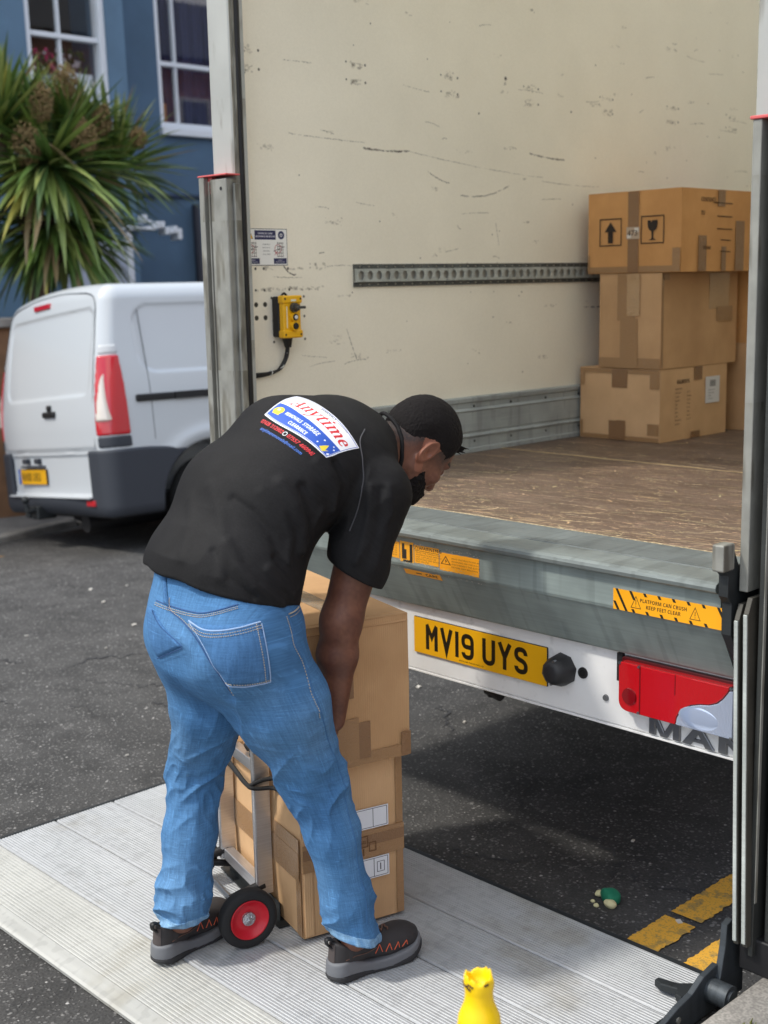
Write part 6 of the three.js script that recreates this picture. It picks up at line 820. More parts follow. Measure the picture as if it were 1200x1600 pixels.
function jeansF(x, y, z) {
  let d = jeansBase(x, y, z); if (d > 0.08) return d;
  if (y < 1.0) { const right = legR(x, y, z) < legL(x, y, z), m = sstep(1.0, 0.86, y); d -= m * (right ? legFold(x, y, z, sR, 2, 0.37, 0.83) : legFold(x, y, z, sL, 17, 0.43, 0.79)); }
  if (y > 0.8) { d += 0.004 * sstep(0.8, 0.9, y) * (n3(x * 13, y * 17, z * 13, 6) - 0.5) * 2; let m = 9; for (let i = 0; i < SEAT.length - 1; i++) m = Math.min(m, cap(x, y, z, SEAT[i], SEAT[i + 1], 0, 0)); d += 0.015 * sstep(1.07, 0.99, y) * Math.exp(-m * m / 0.0004); }
  d = smax(d, Math.max(y - 1.115, x > -0.02 ? hemR(x, y, z) : hemL(x, y, z)), 0.008);
  return d;
}
// ---- shirt
const SW = [[-0.02, 1.045, 0.908], [-0.02, 1.1, 0.9], [-0.02, 1.262, 0.803], [0.004, 1.358, 0.678], [0.034, 1.381, 0.568]];
const sh = [[WH, [0.217, 0.163], [0.212, 0.158]], [[0.97, -0.14, 0.14], [0.212, 0.158], [0.206, 0.147]], [WD, [0.206, 0.147], [0.202, 0.142]], [WD, [0.202, 0.142], [0.184, 0.124]]].map(([w, a, b], i) => ellSeg(SW[i], SW[i + 1], w, a, b));
const sleeveR = (x, y, z) => smin(cap(x, y, z, SH_R, [0.166, 1.12, 0.62], 0.084, 0.072), cap(x, y, z, [0.166, 1.12, 0.62], [0.156, 1.05, 0.636], 0.071, 0.066), 0.03);
const sleeveL = (x, y, z) => cap(x, y, z, SH_L, [-0.26, 1.21, 0.575], 0.084, 0.075);
const SLD = nrm([EL_R[0] - SH_R[0], EL_R[1] - SH_R[1], EL_R[2] - SH_R[2]]);
function shirtBase(x, y, z) {
  let d = 1e3; for (const f of sh) d = smin(d, f(x, y, z), 0.05);
  d = smin(d, ell(x, y, z, [0.02, 1.26, 0.79], [0.125, 0.1, 0.11]), 0.05);                  // hanging front
  d = smin(d, cap(x, y, z, [0.03, 1.375, 0.55], [0.076, 1.375, 0.475], 0.1, 0.078), 0.05);     // collar base
  d = smin(d, cap(x, y, z, [0.02, 1.34, 0.55], SH_R, 0.1, 0.08), 0.04); d = smin(d, cap(x, y, z, [0.0, 1.35, 0.54], SH_L, 0.095, 0.075), 0.04);
  d = smin(d, sleeveR(x, y, z), 0.024); d = smin(d, sleeveL(x, y, z), 0.035);
  return d;
}
const FOLDS = [         // [points, half width, height]
  [[[0.125, 1.207, 0.987], [0.164, 1.161, 0.988], [0.197, 1.116, 0.966], [0.208, 1.063, 0.897]], 0.013, 0.009], [[[0.105, 1.19, 1.01], [0.15, 1.135, 1.005], [0.19, 1.09, 0.97]], 0.01, -0.006],
  [[[0.158, 1.333, 0.85], [0.189, 1.282, 0.835], [0.201, 1.232, 0.82], [0.199, 1.177, 0.826]], 0.014, 0.012], [[[0.185, 1.32, 0.81], [0.206, 1.262, 0.79], [0.204, 1.2, 0.79]], 0.011, -0.012],
  [[[0.184, 1.375, 0.759], [0.205, 1.34, 0.743], [0.213, 1.305, 0.727], [0.202, 1.254, 0.725]], 0.011, 0.009], [[[0.2, 1.37, 0.72], [0.216, 1.32, 0.7], [0.208, 1.27, 0.7]], 0.009, -0.009],
  [[[0.138, 1.314, 0.891], [0.177, 1.271, 0.868], [0.196, 1.211, 0.857], [0.201, 1.154, 0.87]], 0.012, 0.008], [[[0.087, 1.3, 0.935], [0.135, 1.273, 0.919], [0.176, 1.223, 0.898], [0.199, 1.157, 0.891]], 0.011, -0.007],
  [[[0.203, 1.259, 0.764], [0.199, 1.217, 0.792], [0.197, 1.172, 0.815]], 0.011, 0.008], [[[0.242, 1.309, 0.645], [0.237, 1.247, 0.652], [0.228, 1.171, 0.667], [0.226, 1.127, 0.687]], 0.011, 0.007], [[[0.255, 1.3, 0.622], [0.25, 1.2, 0.635], [0.242, 1.12, 0.66]], 0.009, -0.007],
  [[[0.267, 1.306, 0.606], [0.269, 1.244, 0.605], [0.252, 1.166, 0.616], [0.251, 1.106, 0.638]], 0.013, 0.006], [[[0.015, 1.324, 0.945], [0.071, 1.271, 0.962], [0.119, 1.207, 0.992], [0.14, 1.141, 1.02]], 0.015, 0.006], [[[0.195, 1.148, 0.926], [0.208, 1.108, 0.9], [0.201, 1.077, 0.862]], 0.01, 0.009], [[[0.19, 1.17, 0.9], [0.206, 1.13, 0.87], [0.2, 1.1, 0.84]], 0.009, -0.009], [[[-0.037, 1.29, 0.964], [0.009, 1.239, 1], [0.036, 1.175, 1.05]], 0.016, 0.006],
];
const SEAT = [[-0.015, 1.075, 1.064], [-0.004, 1.05, 1.067], [0.05, 1.028, 1.08], [0.098, 1.0, 1.08], [0.134, 0.955, 1.07], [0.15, 0.92, 1.052], [0.152, 0.86, 1.015]];
function shirtF(x, y, z) {
  let d = shirtBase(x, y, z); if (d > 0.08) return d; if (d > -0.06) {
  // drape: folds run from the armpit back and down towards the hip
  const low = sstep(1.32, 1.08, y), r = x * 0.8 + z * 0.2;
  d -= 0.0035 * (0.35 + low) * (ridge(n3(r * 9, (y * 0.75 - z * 0.66) * 14 + 4, (y + z) * 3.5, 8)) - 0.35);
  d -= 0.003 * (n3(x * 11, y * 11, z * 11, 9) - 0.5) * 2;
  const arm = sstep(0.05, 0, sleeveR(x, y, z)); if (arm > 0) d -= arm * 0.006 * (ridge(n3(x * 14, y * 9, z * 14 + y * 8, 10)) - 0.35);
  for (const [pts, w, h] of FOLDS) { let m = 9; for (let i = 0; i < pts.length - 1; i++) m = Math.min(m, cap(x, y, z, pts[i], pts[i + 1], 0, 0)); if (m < w * 3) d -= (Math.abs(h) > 0.008 ? 1.1 : 0.7) * h * Math.exp(-m * m / (w * w)); }
  }
  // openings: hem, sleeve ends, neck
  const hem = 1.113 - 0.1 * (x - 0.06) + 0.27 * (z - 1.061) + 0.003 * Math.sin(x * 40 + z * 30) - y;
  const cutR = (x - 0.147) * SLD[0] + (y - 1.088) * SLD[1] + (z - 0.632) * SLD[2] + 0.30 * ((x - 0.147) * 0.69 - (z - 0.632) * 0.72) * -1;
  const cutL = ((x + 0.26) * -0.6 + (y - 1.2) * -0.7 + (z - 0.58) * 0.4);
  const isR = sleeveR(x, y, z) < 0.03 && x > 0.06 && y < 1.15 && z < 0.74; if (isR) d = smax(d, cutR, 0.006); else if (y < 1.2) d = smax(d, hem, 0.008);
  if (x < -0.2) d = smax(d, cutL, 0.006);
  d = smax(d, -cap(x, y, z, [0.074, 1.385, 0.478], [0.1, 1.335, 0.36], 0.077, 0.1), 0.006);
  return d;
}
// sdf projection of a point onto a surface
function onto(f, p, off = 0, n = 8) { let [x, y, z] = p; const e = 0.002; let g = [0, 1, 0]; for (let i = 0; i < n; i++) { const v = f(x, y, z) - off; g = nrm([f(x + e, y, z) - f(x - e, y, z), f(x, y + e, z) - f(x, y - e, z), f(x, y, z + e) - f(x, y, z - e)]); x -= g[0] * v * 0.9; y -= g[1] * v * 0.9; z -= g[2] * v * 0.9; } return [x, y, z, ...g]; }
{
  const man = thing('person', 'man in black printed t-shirt and blue jeans bending over the cartons on the hand truck', 'person', PO);
  const local = (g) => { g.translate(-PO[0], -PO[1], -PO[2]); return g; };
  const lin = (r, g, b) => { const c = sRGB(r, g, b); return [c.r, c.g, c.b]; };
  const mixc = (a, b, t) => [lerp(a[0], b[0], t), lerp(a[1], b[1], t), lerp(a[2], b[2], t)];
  // ---- skin
  const SK = lin(122, 80, 62), SK2 = lin(96, 60, 47), STUB = lin(52, 40, 36), LIP = lin(128, 76, 72);
  const hline = (h) => { const z = h[2]; return z > 0.045 ? lerp(0.02, 0.072, sstep(0.045, 0.085, z)) + 0.02 * sstep(0.05, 0.0, Math.abs(h[0])) * 0 : z > -0.02 ? 0.02 : lerp(0.02, -0.03, sstep(-0.02, -0.09, z)); };
  const skinCol = (x, y, z) => {
    let c = mixc(SK2, SK, clamp(0.5 + 1.2 * (n3(x * 26, y * 26, z * 26, 3) - 0.5) + 0.9 * (n3(x * 160, y * 160, z * 160, 4) - 0.5)));
    const h = toHead(x, y, z); if (Math.hypot(...h) < 0.2) {
      const fade = sstep(-0.1, -0.02, h[1] - 0.35 * h[2]) * sstep(0.03, -0.01, h[2]) * sstep(-0.075, -0.03, h[1] + 0.0); if (h[2] < 0.08) { const sf = sstep(0.08, 0.045, h[2]), dd = hline(h) - h[1]; c = mixc(c, STUB, clamp(sf * (0.95 * Math.exp(-Math.max(0, dd) / 0.02) + 0.25 * fade) * (0.7 + 0.7 * (n3(x * 420, y * 420, z * 420, 5) - 0.3)))); }
      if (Math.hypot(Math.abs(h[0]) - 0.031, h[1] - 0.005, h[2] - 0.081) < 0.0142 && h[2] > 0.087) c = Math.hypot(Math.abs(h[0]) - 0.031, h[1] - 0.004) < 0.0058 ? [0.01, 0.008, 0.006] : [0.6, 0.57, 0.54];
      if (h[2] > 0.085 && Math.abs(h[0]) < 0.026 && h[1] < -0.052 && h[1] > -0.084) c = mixc(c, LIP, 0.7);
      if (h[2] > 0.07 && Math.abs(Math.abs(h[0]) - 0.034) < 0.022 && Math.abs(h[1] - 0.034) < 0.0055) c = [0.012, 0.01, 0.009];
      if (Math.abs(h[0]) > 0.075 && h[2] < 0.02) c = mixc(c, lin(156, 100, 78), 0.6);
    }
    return c;
  };
  const skin = phys({ vertexColors: true, roughness: 0.5, bumpMap: grain, bumpScale: 0.0006, sheen: 0.1 });
  const rh = (x, y, z) => Math.hypot(x - HC[0], y - HC[1], z - HC[2]);
  const bodyG = nets((x, y, z) => smax(bodyF(x, y, z), 0.128 - rh(x, y, z), 0.004), [-0.6, 0.08, 0.2], [0.35, 1.5, 1.12], 0.0052, { color: skinCol, slack: 2.2 });
  const headG = nets((x, y, z) => smax(bodyF(x, y, z), rh(x, y, z) - 0.142, 0.004), [HC[0] - 0.16, HC[1] - 0.16, HC[2] - 0.16], [HC[0] + 0.16, HC[1] + 0.16, HC[2] + 0.16], 0.0026, { color: skinCol, slack: 2.2 });
  const both = mergeGeometries([bodyG, headG]);
  const body = mesh('body', local(both), skin, man);
  // ---- hair and beard
  const hairMat = phys({ specularIntensity: 0.35, color: sRGB(26, 23, 23), roughness: 0.85 });
  const hairF = (x, y, z) => { const h = toHead(x, y, z); if (Math.hypot(...h) > 0.2) return 0.1; const up = h[1] - hline(h), th = -0.001 + 0.010 * sstep(-0.005, 0.065, up); return smax(Math.min(cranium(...h), headF(...h)) - th - 0.0010 * (n3(h[0] * 300, h[1] * 260, h[2] * 260, 6) - 0.5) * 2 - 0.001 * (n3(h[0] * 90, h[1] * 90, h[2] * 90, 7) - 0.5), Math.max(-up + 0.006 * (n3(h[0] * 150, h[1] * 150, h[2] * 150, 8) - 0.5), Math.abs(h[0]) - 0.086), 0.004); };
  const hb = [[HC[0] - 0.16, HC[1] - 0.14, HC[2] - 0.18], [HC[0] + 0.17, HC[1] + 0.17, HC[2] + 0.14]];
  mesh('hair', local(nets(hairF, hb[0], hb[1], 0.0024, { slack: 2.2 })), hairMat, man);
  { const l = []; const R = rng(6); for (let i = 0; i < 26; i++) { const a = [-0.012 + (R() - 0.5) * 0.03, 0.088 + (R() - 0.5) * 0.02, 0.075 + (R() - 0.5) * 0.01], b = [a[0] + (R() - 0.5) * 0.01, a[1] + 0.008 + R() * 0.008, a[2] + 0.016 + R() * 0.008], p = fromHead(a), q = fromHead(b); l.push(cyl(V(...p), V(...q), 0.003, 0.0008, 5)); } mesh('hair_tuft', local(merge(l)), hairMat, man); }
  const beardF = (x, y, z) => { const h = toHead(x, y, z); if (Math.hypot(...h) > 0.2) return 0.1; const X = Math.abs(h[0]); const line = h[1] - lerp(-0.032, -0.052, sstep(0.0, 0.085, h[2])), reg = Math.max(line, 0.012 - h[2] + 0.35 * Math.max(0, h[1] + 0.06)); let lips = 0.012 - Math.hypot((h[0]) / 1.7, h[1] + 0.067, h[2] - 0.1); return smax(smax(headF(...h) + 0.001 - 0.008 * sstep(0.0, 0.022, -reg + 0.008 * (n3(h[0] * 120, h[1] * 120, h[2] * 120, 12) - 0.5)) - 0.003 * (n3(h[0] * 170, h[1] * 170, h[2] * 170, 9) - 0.5) * 2, reg, 0.006), lips, 0.003); };
  mesh('beard', local(nets(beardF, hb[0].map((q) => q - 0.02), hb[1], 0.0026, { slack: 2.2 })), hairMat, man);
  // ---- jeans
  const DEN = lin(86, 138, 190), DARK = lin(42, 84, 140), LIGHT = lin(146, 188, 224);
  const jeansCol = (x, y, z, nx, ny, nz) => {
    const right = legR(x, y, z) < legL(x, y, z), [s, cx, cz] = (right ? sR : sL)(Math.min(y, 0.94)), a = Math.atan2(x - cx, z - cz);
    let f = 0.52 + 0.34 * (n3(x * 6, y * 4, z * 6, 11) - 0.5) + 0.1 * (n3(x * 18, y * 14, z * 18, 12) - 0.5);
    if (Math.abs(y - (right ? hemR : hemL)(x, y, z) - y) < 0.02) f += 0.35 * n3(x * 90, y * 90, z * 90, 16);
    return f < 0.5 ? mixc(DARK, DEN, clamp(f * 2)) : mixc(DEN, LIGHT, clamp((f - 0.5) * 1.5));
  };
  const wrapUV = (x, y, z) => { if (y > 0.86) return [x + 0.03, y]; const right = legR(x, y, z) < legL(x, y, z), [s, cx, cz] = (right ? sR : sL)(y); return [Math.atan2(x - cx, z - cz) * 0.085, y]; };
  const twill = tex(512, (u, v) => { const t = 218 + 24 * (n2(u * 128, v * 10, 128, 21) - 0.5) + 20 * (n2(u * 10, v * 128, 128, 22) - 0.5) + 24 * (n2(u * 256, v * 256, 256, 23) - 0.5) + 34 * sstep(0.86, 0.97, n2(u * 128, v * 8, 128, 24)) + 34 * sstep(0.88, 0.97, n2(u * 8, v * 128, 128, 25)); return [t, t, t]; }, 0.3);
  const denim = phys({ specularIntensity: 0.4, vertexColors: true, map: twill, roughness: 0.9, bumpMap: twill, bumpScale: 0.0009 });
  const jg = nets(jeansF, [-0.36, 0.08, 0.55], [0.32, 1.16, 1.17], 0.0048, { color: jeansCol, uv: wrapUV, slack: 2 });
  const jeans = mesh('jeans', local(jg), denim, man);
  // seams and stitching: thin cords lying on the cloth; points are given on the body and drawn onto the surface
  const cord = (f, pts, r, off, n = 40) => { const c = new THREE.CatmullRomCurve3(pts.map((p) => V(...onto(f, p, 0).slice(0, 3))), false, 'centripetal'), q = []; for (let i = 0; i <= n; i++) { const p = c.getPoint(i / n); q.push(V(...onto(f, [p.x, p.y, p.z], off).slice(0, 3))); } return new THREE.TubeGeometry(new THREE.CatmullRomCurve3(q), n * 2, r, 6, false).toNonIndexed(); };
  const dashes = (f, pts, r, off, step = 0.0055) => { const c = new THREE.CatmullRomCurve3(pts.map((p) => V(...onto(f, p, 0).slice(0, 3))), false, 'centripetal'), L = c.getLength(), n = Math.floor(L / step), l = []; for (let i = 0; i < n; i++) { const a = c.getPoint((i + 0.15) / n), b = c.getPoint((i + 0.75) / n), p = onto(f, [a.x, a.y, a.z], off), q = onto(f, [b.x, b.y, b.z], off); l.push(cyl(V(p[0], p[1], p[2]), V(q[0], q[1], q[2]), r, r, 4, false)); } return merge(l); };
  const patch = (f, P, nu, nv, off, edge = 0.003) => {   // P(u, v) -> world point; cloth patch lying on f
    const pos = [], idx = [], uv = []; for (let j = 0; j <= nv; j++) for (let i = 0; i <= nu; i++) { const b = Math.min(i, nu - i, j, nv - j) === 0 ? off - edge : off, p = onto(f, P(i / nu, j / nv), b); pos.push(p[0], p[1], p[2]); uv.push(i / nu, 1 - j / nv); if (i < nu && j < nv) { const a = j * (nu + 1) + i; idx.push(a, a + nu + 1, a + 1, a + 1, a + nu + 1, a + nu + 2); } }
    const g = new THREE.BufferGeometry(); g.setAttribute('position', new THREE.Float32BufferAttribute(pos, 3)); g.setAttribute('uv', new THREE.Float32BufferAttribute(uv, 2)); g.setIndex(idx); g.computeVertexNormals(); return g;
  };
  const bil = (q) => (u, v) => [0, 1, 2].map((k) => lerp(lerp(q[0][k], q[1][k], u), lerp(q[3][k], q[2][k], u), v));
  const plain = phys({ specularIntensity: 0.4, color: sRGB(86, 134, 186), map: twill, roughness: 0.9, bumpMap: twill, bumpScale: 0.0009 }), thread = std({ color: sRGB(186, 176, 160), roughness: 0.8 }), darkSeam = std({ color: sRGB(56, 88, 136), roughness: 0.9 });
  const D = jeansF, pk = [[0.081, 1.037, 1.077], [0.201, 1.031, 0.967], [0.211, 0.9, 0.952], [0.172, 0.904, 1.03]];
  const pocket = mesh('back_pocket', local(uvm(patch(D, (u, v) => { const p = bil(pk)(u, v); p[1] -= 0.012 * Math.sin(u * Math.PI) * (1 - v); return p; }, 26, 28, 0.0055, 0.006))), plain, jeans);
  const edge = (pts, r = 0.0016) => cord(D, pts, r, 0.005);
  const topL = [[0.081, 1.037, 1.077], [0.13, 1.022, 1.063], [0.163, 1.02, 1.038], [0.187, 1.024, 1.006], [0.201, 1.031, 0.967]], sideL = [[0.202, 1.028, 0.966], [0.211, 0.994, 0.968], [0.215, 0.948, 0.962], [0.211, 0.9, 0.952]], botL = [[0.211, 0.9, 0.952], [0.199, 0.899, 0.978], [0.186, 0.898, 1.005], [0.172, 0.904, 1.03]], leftL = [[0.084, 1.035, 1.078], [0.13, 0.979, 1.075], [0.156, 0.928, 1.057], [0.172, 0.904, 1.03]];
  const lower = (l, d) => l.map(([x, y, z]) => [x, y - d, z]);
  mesh('pocket_edge', local(merge(edge(topL, 0.0022), edge(sideL), edge(botL), edge(leftL))), std({ color: sRGB(150, 176, 212), roughness: 0.9 }), pocket);
  mesh('pocket_stitching', local(merge(dashes(D, lower(topL, 0.008), 0.001, 0.0064), dashes(D, lower(topL, 0.014), 0.001, 0.0064), dashes(D, sideL.map(([x, y, z]) => [x - 0.003, y, z + 0.011]), 0.0011, 0.0064), dashes(D, botL.map(([x, y, z]) => [x, y + 0.006, z]), 0.001, 0.0062))), thread, pocket);
  const pkL = [[-0.108, 1.036, 1.05], [-0.064, 1.036, 1.068], [0.066, 0.972, 1.091], [-0.041, 0.928, 1.063]];
  const pocket2 = mesh('back_pocket', local(uvm(patch(D, bil(pkL), 20, 20, 0.005, 0.0055))), plain, jeans);
  mesh('pocket_stitching', local(merge(dashes(D, [[-0.064, 1.036, 1.068], [-0.01, 1.006, 1.079], [0.042, 0.988, 1.091], [0.068, 0.975, 1.091]], 0.0012, 0.0058), dashes(D, [[0.068, 0.971, 1.091], [0.026, 0.953, 1.086], [-0.041, 0.928, 1.063]], 0.0012, 0.0058))), darkSeam, pocket2);
  const yoke = [[-0.065, 1.058, 1.061], [-0.003, 1.057, 1.067], [0.068, 1.058, 1.07], [0.107, 1.057, 1.057], [0.145, 1.064, 1.028], [0.168, 1.073, 0.996]];
  const sideS = [[0.206, 1.033, 0.885], [0.213, 0.998, 0.879], [0.219, 0.968, 0.877], [0.22, 0.908, 0.848], [0.242, 0.836, 0.84], [0.247, 0.783, 0.824], [0.227, 0.718, 0.793], [0.218, 0.646, 0.76], [0.216, 0.609, 0.744], [0.215, 0.538, 0.729], [0.235, 0.459, 0.724], [0.226, 0.341, 0.705], [0.235, 0.2, 0.69]];
  mesh('seam', local(merge(cord(D, yoke, 0.0016, 0.0004), cord(D, SEAT, 0.0018, 0.0004))), darkSeam, jeans); mesh('side_seam', local(cord(D, sideS, 0.0018, 0.0, 90)), plain, jeans);
  mesh('seam_stitching', local(merge(dashes(D, lower(yoke, 0.006), 0.001, 0.0014), dashes(D, lower(yoke, 0.011), 0.001, 0.0014), dashes(D, SEAT.map(([x, y, z]) => [x + 0.008, y, z]), 0.001, 0.0014), dashes(D, sideS.slice(0, 6).map(([x, y, z]) => [x, y, z + 0.009]), 0.0011, 0.0014))), thread, jeans);
  mesh('belt_loop', local(uvm(patch(D, bil([[-0.062, 1.116, 1.036], [-0.048, 1.116, 1.042], [-0.0, 1.056, 1.067], [-0.016, 1.056, 1.066]]), 6, 14, 0.007, 0.005))), plain, jeans);
  mesh('front_pocket_edge', local(merge(cord(D, [[0.205, 1.036, 0.884], [0.2, 1.037, 0.86], [0.178, 1.038, 0.827]], 0.0018, 0.002), dashes(D, [[0.205, 1.028, 0.882], [0.2, 1.029, 0.858], [0.178, 1.03, 0.825]], 0.001, 0.0016))), thread, jeans);
  const hemBand = (hf, lo, hi) => local(nets((x, y, z) => Math.max(jeansF(x, y, z) - 0.0028, y - (y + hf(x, y, z)) - 0.021, -0.02 - jeansBase(x, y, z)), lo, hi, 0.0038, { color: (x, y, z) => mixc(DEN, LIGHT, clamp(0.2 + 1.1 * n3(x * 110, y * 60, z * 110, 31) * (y + hf(x, y, z) > 0 ? 1 : 1))), uv: wrapUV }));
  mesh('trouser_hem', hemBand(hemR, [0.1, 0.1, 0.6], [0.28, 0.21, 0.79]), denim, jeans); mesh('trouser_hem', hemBand(hemL, [-0.29, 0.1, 0.85], [-0.1, 0.2, 1.04]), denim, jeans);

  // ---- shirt
  const cloth = phys({ specularIntensity: 0.35, map: tex(256, (u, v) => { const t = 31 + 8 * (n2(u * 128, v * 128, 128, 25) - 0.5) + 6 * (fbm(u * 6, v * 6, 6, 3, 26) - 0.5); return [t, t * 0.985, t * 1.02]; }, 0.2), roughness: 0.72, bumpMap: grain, bumpScale: 0.0005 });
  const shirt = mesh('t_shirt', local(nets(shirtF, [-0.36, 0.96, 0.36], [0.33, 1.55, 1.12], 0.0048, { uv: (x, y, z) => [x * 0.9 + z * 0.3, y * 0.7 - z * 0.7], slack: 2 })), cloth, man);
  const logo = canvasTex(1024, 680, (g, w, h) => {
    g.clearRect(0, 0, w, h); const path = (i) => { g.beginPath(); g.moveTo(20 + i, 40 + i); g.bezierCurveTo(300, 4 + i, 640, 70 + i, 1004 - i, 24 + i); g.bezierCurveTo(990 - i, 160, 990 - i, 280, 1004 - i, 440 - i); g.bezierCurveTo(700, 400 - i, 380, 500 - i, 20 + i, 430 - i); g.bezierCurveTo(36 + i, 300, 36 + i, 160, 20 + i, 40 + i); g.closePath(); };
    g.fillStyle = '#f0f2f6'; path(0); g.fill(); g.strokeStyle = '#2a4fb0'; g.lineWidth = 7; path(16); g.stroke();
    g.save(); path(24); g.clip(); g.fillStyle = '#2454b8'; g.beginPath(); g.moveTo(0, 252); g.bezierCurveTo(260, 220, 520, 330, 1024, 244); g.lineTo(1024, 480); g.lineTo(0, 480); g.fill(); g.restore();
    g.fillStyle = '#3a3f4a'; g.font = 'bold 40px sans-serif'; g.fillText('REMOVALS', 420, 84); g.lineWidth = 5; g.strokeStyle = '#3a3f4a'; g.beginPath(); g.moveTo(250, 66); g.lineTo(400, 72); g.moveTo(660, 76); g.lineTo(800, 66); g.stroke();
    g.fillStyle = '#d0272f'; g.font = 'italic bold 178px serif'; g.save(); g.translate(150, 224); g.scale(1.02, 0.9); g.fillText('Anytime', 0, 0); g.restore();
    g.fillStyle = '#f4f6fa'; g.font = 'bold 46px sans-serif'; g.fillText('REMOVALS  STORAGE', 260, 340); g.fillText('CLEARANCE', 390, 398);
    g.fillStyle = '#e9d23c'; g.beginPath(); g.ellipse(150, 330, 74, 44, -0.1, 0, 7); g.fill(); g.fillRect(96, 340, 110, 36); g.fillStyle = '#f6f0c0'; g.fillRect(120, 306, 46, 26); g.fillStyle = '#e9d23c'; g.beginPath(); g.moveTo(830, 390); g.lineTo(870, 320); g.lineTo(905, 380); g.lineTo(930, 360); g.lineTo(900, 410); g.fill(); g.fillStyle = '#ffffff'; for (const [x, y, r] of [[800, 320, 8], [940, 310, 9], [960, 390, 12], [780, 370, 7], [905, 290, 7]]) { g.beginPath(); g.moveTo(x, y - r * 1.6); g.lineTo(x + r * 0.5, y - r * 0.5); g.lineTo(x + r * 1.6, y); g.lineTo(x + r * 0.5, y + r * 0.5); g.lineTo(x, y + r * 1.6); g.lineTo(x - r * 0.5, y + r * 0.5); g.lineTo(x - r * 1.6, y); g.lineTo(x - r * 0.5, y - r * 0.5); g.fill(); }
    g.fillStyle = '#e8e8ec'; g.font = 'bold 62px sans-serif'; g.fillText('\u2706', 6, 520); g.beginPath(); g.arc(486, 505, 24, 0, 7); g.lineWidth = 7; g.strokeStyle = '#e8e8ec'; g.stroke(); g.fillStyle = '#d8323a'; g.fillText('07428 312902', 62, 526); g.fillText('07557 460940', 526, 526);
    g.fillStyle = '#3c6cc4'; g.font = 'bold 50px sans-serif'; g.fillText('anytimeremovals@mail.com', 150, 600);
  });
  const lq = [[0.006, 1.507, 0.664], [0.207, 1.395, 0.64], [0.19, 1.378, 0.738], [0.01, 1.472, 0.772]];
  const pr = patch(shirtF, (u, v) => { const q = bil(lq)(u, v * 1.6); return q; }, 60, 44, 0.0014, 0);
  mesh('shirt_print', local(pr), std({ map: logo, transparent: true, alphaTest: 0.4, roughness: 0.55 }), shirt);
  mesh('sleeve_seam', local(cord(shirtF, [[0.17, 1.43, 0.6], [0.194, 1.411, 0.634], [0.217, 1.368, 0.645], [0.229, 1.327, 0.657], [0.224, 1.279, 0.667], [0.211, 1.239, 0.67], [0.197, 1.2, 0.68]], 0.0018, 0.0006)), std({ color: sRGB(70, 70, 74), roughness: 0.8 }), shirt);
  { const c = []; for (let i = 0; i <= 40; i++) { const a = i / 40 * Math.PI * 2, ax = nrm([0.026, -0.05, -0.118]), u1 = nrm(cross(ax, [1, 0, 0])), u2 = cross(ax, u1), o = [0.075, 1.384, 0.476]; const dir = [0, 1, 2].map((k) => u1[k] * Math.cos(a) + u2[k] * Math.sin(a)); let t = -0.06, best = null; const P = (q) => [0, 1, 2].map((k) => o[k] + dir[k] * 0.079 + ax[k] * q); for (let q = 0.09; q > -0.08; q -= 0.002) { const p = P(q); if (shirtBase(...p) < 0.004) { best = p; break; } } if (best) c.push(V(...best)); } if (c.length > 10) mesh('collar_rib', local(new THREE.TubeGeometry(new THREE.CatmullRomCurve3(c, true), 90, 0.0055, 8, true).toNonIndexed()), cloth, shirt); }

  // ---- shoes: f forwards, r to the wearer's right, u up
  const shoeDark = std({ color: sRGB(47, 44, 45), roughness: 0.7, bumpMap: grain, bumpScale: 0.001 }), midMat = std({ color: sRGB(106, 108, 112), roughness: 0.6, bumpMap: grain, bumpScale: 0.0006 }), outMat = std({ color: sRGB(44, 44, 46), roughness: 0.8 }), lace = std({ color: sRGB(112, 82, 70), roughness: 0.8 }), orange = std({ color: sRGB(206, 92, 58), roughness: 0.6 });
  const hw = (f) => 0.034 + 0.004 * Math.cos(f * 20) + 0.016 * sstep(0.09, 0.21, f), toe = (f) => 0.03 * sstep(0.22, 0.315, f) * sstep(0.22, 0.315, f);
  const outline = (f, r) => { const c = 0.008 * sstep(0.1, 0.3, f), w = hw(f), ends = f < 0.04 ? Math.hypot((f - 0.04) / 0.04, (r - c) / w) - 1 : f > 0.235 ? Math.hypot((f - 0.235) / 0.075, (r - c) / w) - 1 : Math.abs(r - c) / w - 1; return ends * w; };
  const wave = (f) => 0.014 + toe(f) * 0.8 + 0.006 * Math.sin(f * 26 + 0.6), midTop = (f) => lerp(0.053, 0.036, sstep(0.03, 0.13, f)) + toe(f) * 0.75 + 0.004 * Math.sin(f * 30);
  const soleF = (f, r, u) => smax(outline(f, r) - 0.003 + 0.10 * Math.max(0, u - 0.03), Math.max(toe(f) * 0.8 + 0.007 * sstep(0.05, 0.0, f) - u, u - midTop(f)), 0.008);
  const treadF = (f, r, u) => smax(outline(f, r) - 0.004, Math.max(toe(f) * 0.8 + 0.006 * sstep(0.04, 0.0, f) - u, u - wave(f)), 0.004);
